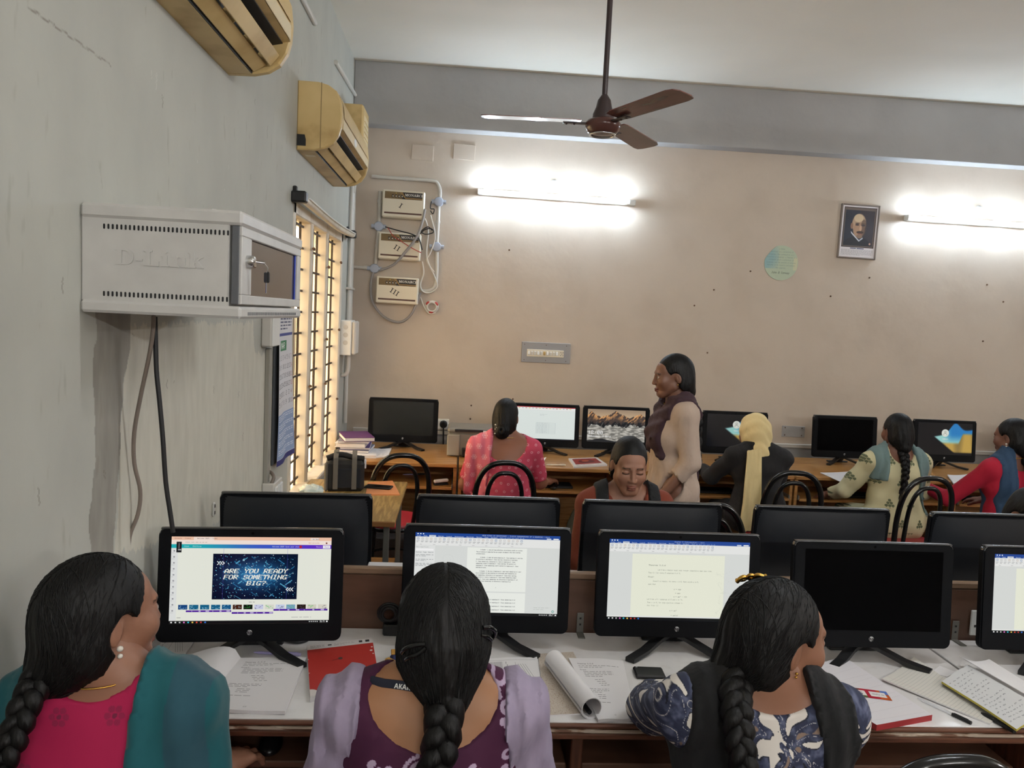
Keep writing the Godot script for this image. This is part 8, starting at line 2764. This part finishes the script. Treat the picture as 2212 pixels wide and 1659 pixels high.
func back_things() -> void:
	# yellow table by the window
	var zf := -3.62
	var zb := -4.5
	var t := thing("yellow_table", "yellow wood-grain table with grey steel legs beside the window", "table", Vector3(-0.555, 0, (zf + zb) / 2))
	obj("table_top", bx(Vector3(0.565, 0.022, zf - zb), Vector3(0, DESK - 0.011, 0), 0.003), M.wood_yellow, t)
	obj("edge_strip", bx(Vector3(0.565, 0.026, 0.01), Vector3(0, DESK - 0.013, (zf - zb) / 2 + 0.005), 0.003), M.wood_rim, t)
	for s in [-1, 1]:
		for z in [-1, 1]:
			obj("leg", bx(Vector3(0.028, DESK - 0.03, 0.028), Vector3(s * 0.24, (DESK - 0.03) / 2, z * 0.4), 0.003), M.steel_grey, t)
	obj("stretcher", bx(Vector3(0.48, 0.025, 0.02), Vector3(0, 0.15, 0.4), 0.003), M.steel_grey, t)
	obj("lower_shelf", bx(Vector3(0.46, 0.018, 0.76), Vector3(0, 0.3, 0), 0.003), M.wood_desk, t)
	# bag
	var p := on_y(742, 1058, DESK)
	t = thing("lunch_bag", "black box-shaped carry bag with grey straps on the yellow table", "bag", Vector3(p.x, DESK, p.z - 0.05), 0.12)
	obj("body", bx(Vector3(0.21, 0.17, 0.2), Vector3(0, 0.085, 0), 0.018), M.bag_black, t)
	obj("pocket", bx(Vector3(0.15, 0.11, 0.014), Vector3(0.012, 0.075, 0.105), 0.006), M.bag_dark, t)
	obj("side_piping", bx(Vector3(0.02, 0.16, 0.02), Vector3(-0.1, 0.082, 0.095), 0.008), M.bag_grey, t)
	for s in [-1, 1]:
		var m := MB.new()
		var strip := []
		for q in curve([Vector3(s * 0.05, 0.02, 0.114), Vector3(s * 0.05, 0.165, 0.108), Vector3(s * 0.05, 0.2, 0.07), Vector3(s * 0.05, 0.21, 0.0), Vector3(s * 0.05, 0.19, -0.07)], 5):
			var o: Vector3 = (q - Vector3(s * 0.05, 0.08, 0)).normalized() * 0.004
			strip.append(PackedVector3Array([q - Vector3(0.013, 0, 0), q - Vector3(0.013, 0, 0) + o, q + Vector3(0.013, 0, 0) + o, q + Vector3(0.013, 0, 0)]))
		m.grid(strip, false)
		obj("strap", m, M.bag_grey, t)
	var zp := MB.new()
	zp.tube(curve([Vector3(-0.1, 0.178, 0.06), Vector3(-0.03, 0.198, 0.05), Vector3(0.04, 0.186, 0.06), Vector3(0.1, 0.176, 0.05)], 5), 0.016, 8)
	obj("lid_roll", zp, M.bag_black, t)
	obj("mesh_tag", bx(Vector3(0.012, 0.05, 0.03), Vector3(0.108, 0.15, 0.06), 0.003), M.paper, t)
	# plastic carrier
	p = on_y(652, 1056, DESK)
	t = thing("plastic_bag", "crumpled translucent white carrier bag on the yellow table", "plastic bag", Vector3(-0.745, DESK, -4.02), 0.3)
	blob(t, "film", Vector3(0.082, 0.042, 0.1), M.film, 7, 0.5)
	# orange folder and phone
	leaf("orange_folder", "orange paper folder on the yellow table", "folder", [[794, 1042], [848, 1038], [864, 1068], [790, 1068]], DESK, 0.006, M.orange, M.orange)
	p = on_y(818, 1052, DESK + 0.01)
	t = thing("mobile_phone", "black mobile phone lying on the orange folder", "phone", Vector3(p.x, DESK + 0.006, p.z), 0.2)
	obj("body", bx(Vector3(0.075, 0.009, 0.15), Vector3(0, 0.0045, 0), 0.003, Basis(Vector3.UP, 1.2)), M.black_plastic, t)
	obj("glass", bx(Vector3(0.068, 0.001, 0.14), Vector3(0, 0.0095, 0), 0.0003, Basis(Vector3.UP, 1.2)), M.screen_off, t)
	# stack of books in the corner of the back desk
	var y := DESK
	var tones := [[M.paper, "white"], [M.book_grey, "grey"], [M.book_violet, "violet"], [M.paper, "pale"], [M.book_grey, "grey-blue"], [M.book_purple, "purple"]]
	for i in 6:
		t = thing("book", ["white paper block at the bottom of the corner stack", "grey-covered book on the white paper block", "violet book in the middle of the corner stack", "pale thick book above the violet book", "grey-blue book near the top of the corner stack", "purple picture book topping the corner stack"][i], "book", Vector3(-0.71 + [0.06, 0.02, 0.01, -0.01, 0.0, 0.015][i], y, -5.42 + [0.1, 0.02, 0.0, 0.01, 0.02, 0.04][i]), [0.1, -0.05, 0.06, -0.02, 0.08, 0.3][i])
		var h: float = [0.02, 0.018, 0.016, 0.03, 0.016, 0.03][i]
		obj("pages", bx(Vector3(0.2, h * 0.8, 0.27), Vector3(0.003, h / 2, 0), 0.001), M.paper, t)
		obj("cover", bx(Vector3(0.205, h * 0.12, 0.28), Vector3(0, h * 0.94, 0), 0.001), tones[i][0], t)
		obj("cover", bx(Vector3(0.205, h * 0.1, 0.28), Vector3(0, h * 0.05, 0), 0.001), tones[i][0], t)
		y += h
	leaf("newspaper", "folded newspaper in front of the corner book stack", "newspaper", [[760, 972], [846, 968], [838, 986], [742, 990]], DESK, 0.008, img_mat(print_page(1), 0.8), M.paper, 0.0, 0.003)
	# printer
	p = on_y(1015, 985, DESK)
	t = thing("printer", "silver-grey laser printer with a black output slot on the back desk", "printer", Vector3(p.x + 0.02, DESK, -5.5))
	obj("body", bx(Vector3(0.36, 0.17, 0.26), Vector3(0, 0.085, 0), 0.015), M.silver, t)
	obj("top_cover", bx(Vector3(0.37, 0.04, 0.27), Vector3(0, 0.185, 0), 0.015), M.silver, t)
	obj("output_slot", bx(Vector3(0.27, 0.02, 0.012), Vector3(0.0, 0.186, 0.132), 0.004), M.black_plastic, t)
	obj("control_panel", bx(Vector3(0.05, 0.012, 0.004), Vector3(0.09, 0.186, 0.139), 0.001), M.paper, t)
	obj("side_panel", bx(Vector3(0.09, 0.15, 0.014), Vector3(-0.14, 0.08, 0.132), 0.006), M.silver_light, t)
	obj("tray", bx(Vector3(0.24, 0.06, 0.05), Vector3(0.04, 0.035, 0.145), 0.006), M.black_plastic, t)
	obj("label", bx(Vector3(0.08, 0.02, 0.002), Vector3(0.0, 0.115, 0.131), 0.0), M.paper, t)
	# papers, keyboards and mice on the back desks
	leaf("loose_papers", "loose white papers beside the mouse hand of the woman in pink", "paper", [[1155, 992], [1180, 990], [1172, 1003], [1150, 1006]], DESK, 0.003, M.paper, M.paper, 0.01)
	leaf("magazine", "magazine with a red picture cover on the back desk", "magazine", [[1228, 990], [1290, 988], [1312, 1003], [1240, 1008]], DESK, 0.012, img_mat(print_page(8), 0.4), M.paper)
	leaf("white_papers", "spread of white papers before the black screen on the back desk", "paper", [[1772, 1022], [1850, 1018], [1862, 1042], [1828, 1046]], DESK, 0.003, M.paper, M.paper, 0.004)
	leaf("open_book", "open white book before the woman in red", "book", [[2046, 1028], [2104, 1024], [2098, 1040], [2060, 1044]], DESK, 0.008, M.paper, M.paper, 0.01)
	pen("beige pen on the back desk before the woman in pink", [1180, 1004], [1222, 1005], 0.006, M.stab, M.stab)
	for q in [[0.6, "before the woman in pink", -4.98], [1.75, "before the woman in the cream headscarf", -4.98], [2.85, "before the woman in green print", -4.98], [3.85, "before the woman in red", -4.98]]:
		t = thing("keyboard", "black keyboard on the desk tray " + q[1], "keyboard", Vector3(q[0] + (0.0), 0.594, -5.21))
		obj("case", bx(Vector3(0.43, 0.018, 0.13), Vector3(0, 0.009, 0), 0.004), M.black_plastic, t)
		for r in 4: obj("key_row", bx(Vector3(0.41, 0.006, 0.022), Vector3(0, 0.02, -0.042 + r * 0.028), 0.002), M.aio, t)
	p = on_y(1190, 1043, 0.61)
	t = thing("computer_mouse", "dark computer mouse under the hand of the woman in pink", "mouse", Vector3(p.x, 0.594, -5.12))
	blob(t, "shell", Vector3(0.03, 0.018, 0.05), M.mouse, 0, 0.0)
	p = on_y(955, 1024, 0.6)
	t = thing("stapler", "small black and white stapler on the corner desk tray", "stapler", Vector3(p.x, 0.594, -5.14), 0.3)
	obj("base", bx(Vector3(0.1, 0.014, 0.03), Vector3(0, 0.007, 0), 0.003), M.black_plastic, t)
	obj("arm", bx(Vector3(0.1, 0.022, 0.028), Vector3(0, 0.03, 0), 0.006, Basis(Vector3(0, 0, 1), 0.08)), M.paper, t)
	pen("thin pen on the corner desk tray", [870, 1025], [918, 1024], 0.005, M.lilac, M.black_plastic, 0.594)

func _ready() -> void:
	materials()
	camera_and_light()
	room()
	lights()
	desks()
	computers()
	left_wall_things()
	back_wall_things()
	ceiling_fan()
	cast()
	front_desk_items()
	back_things()
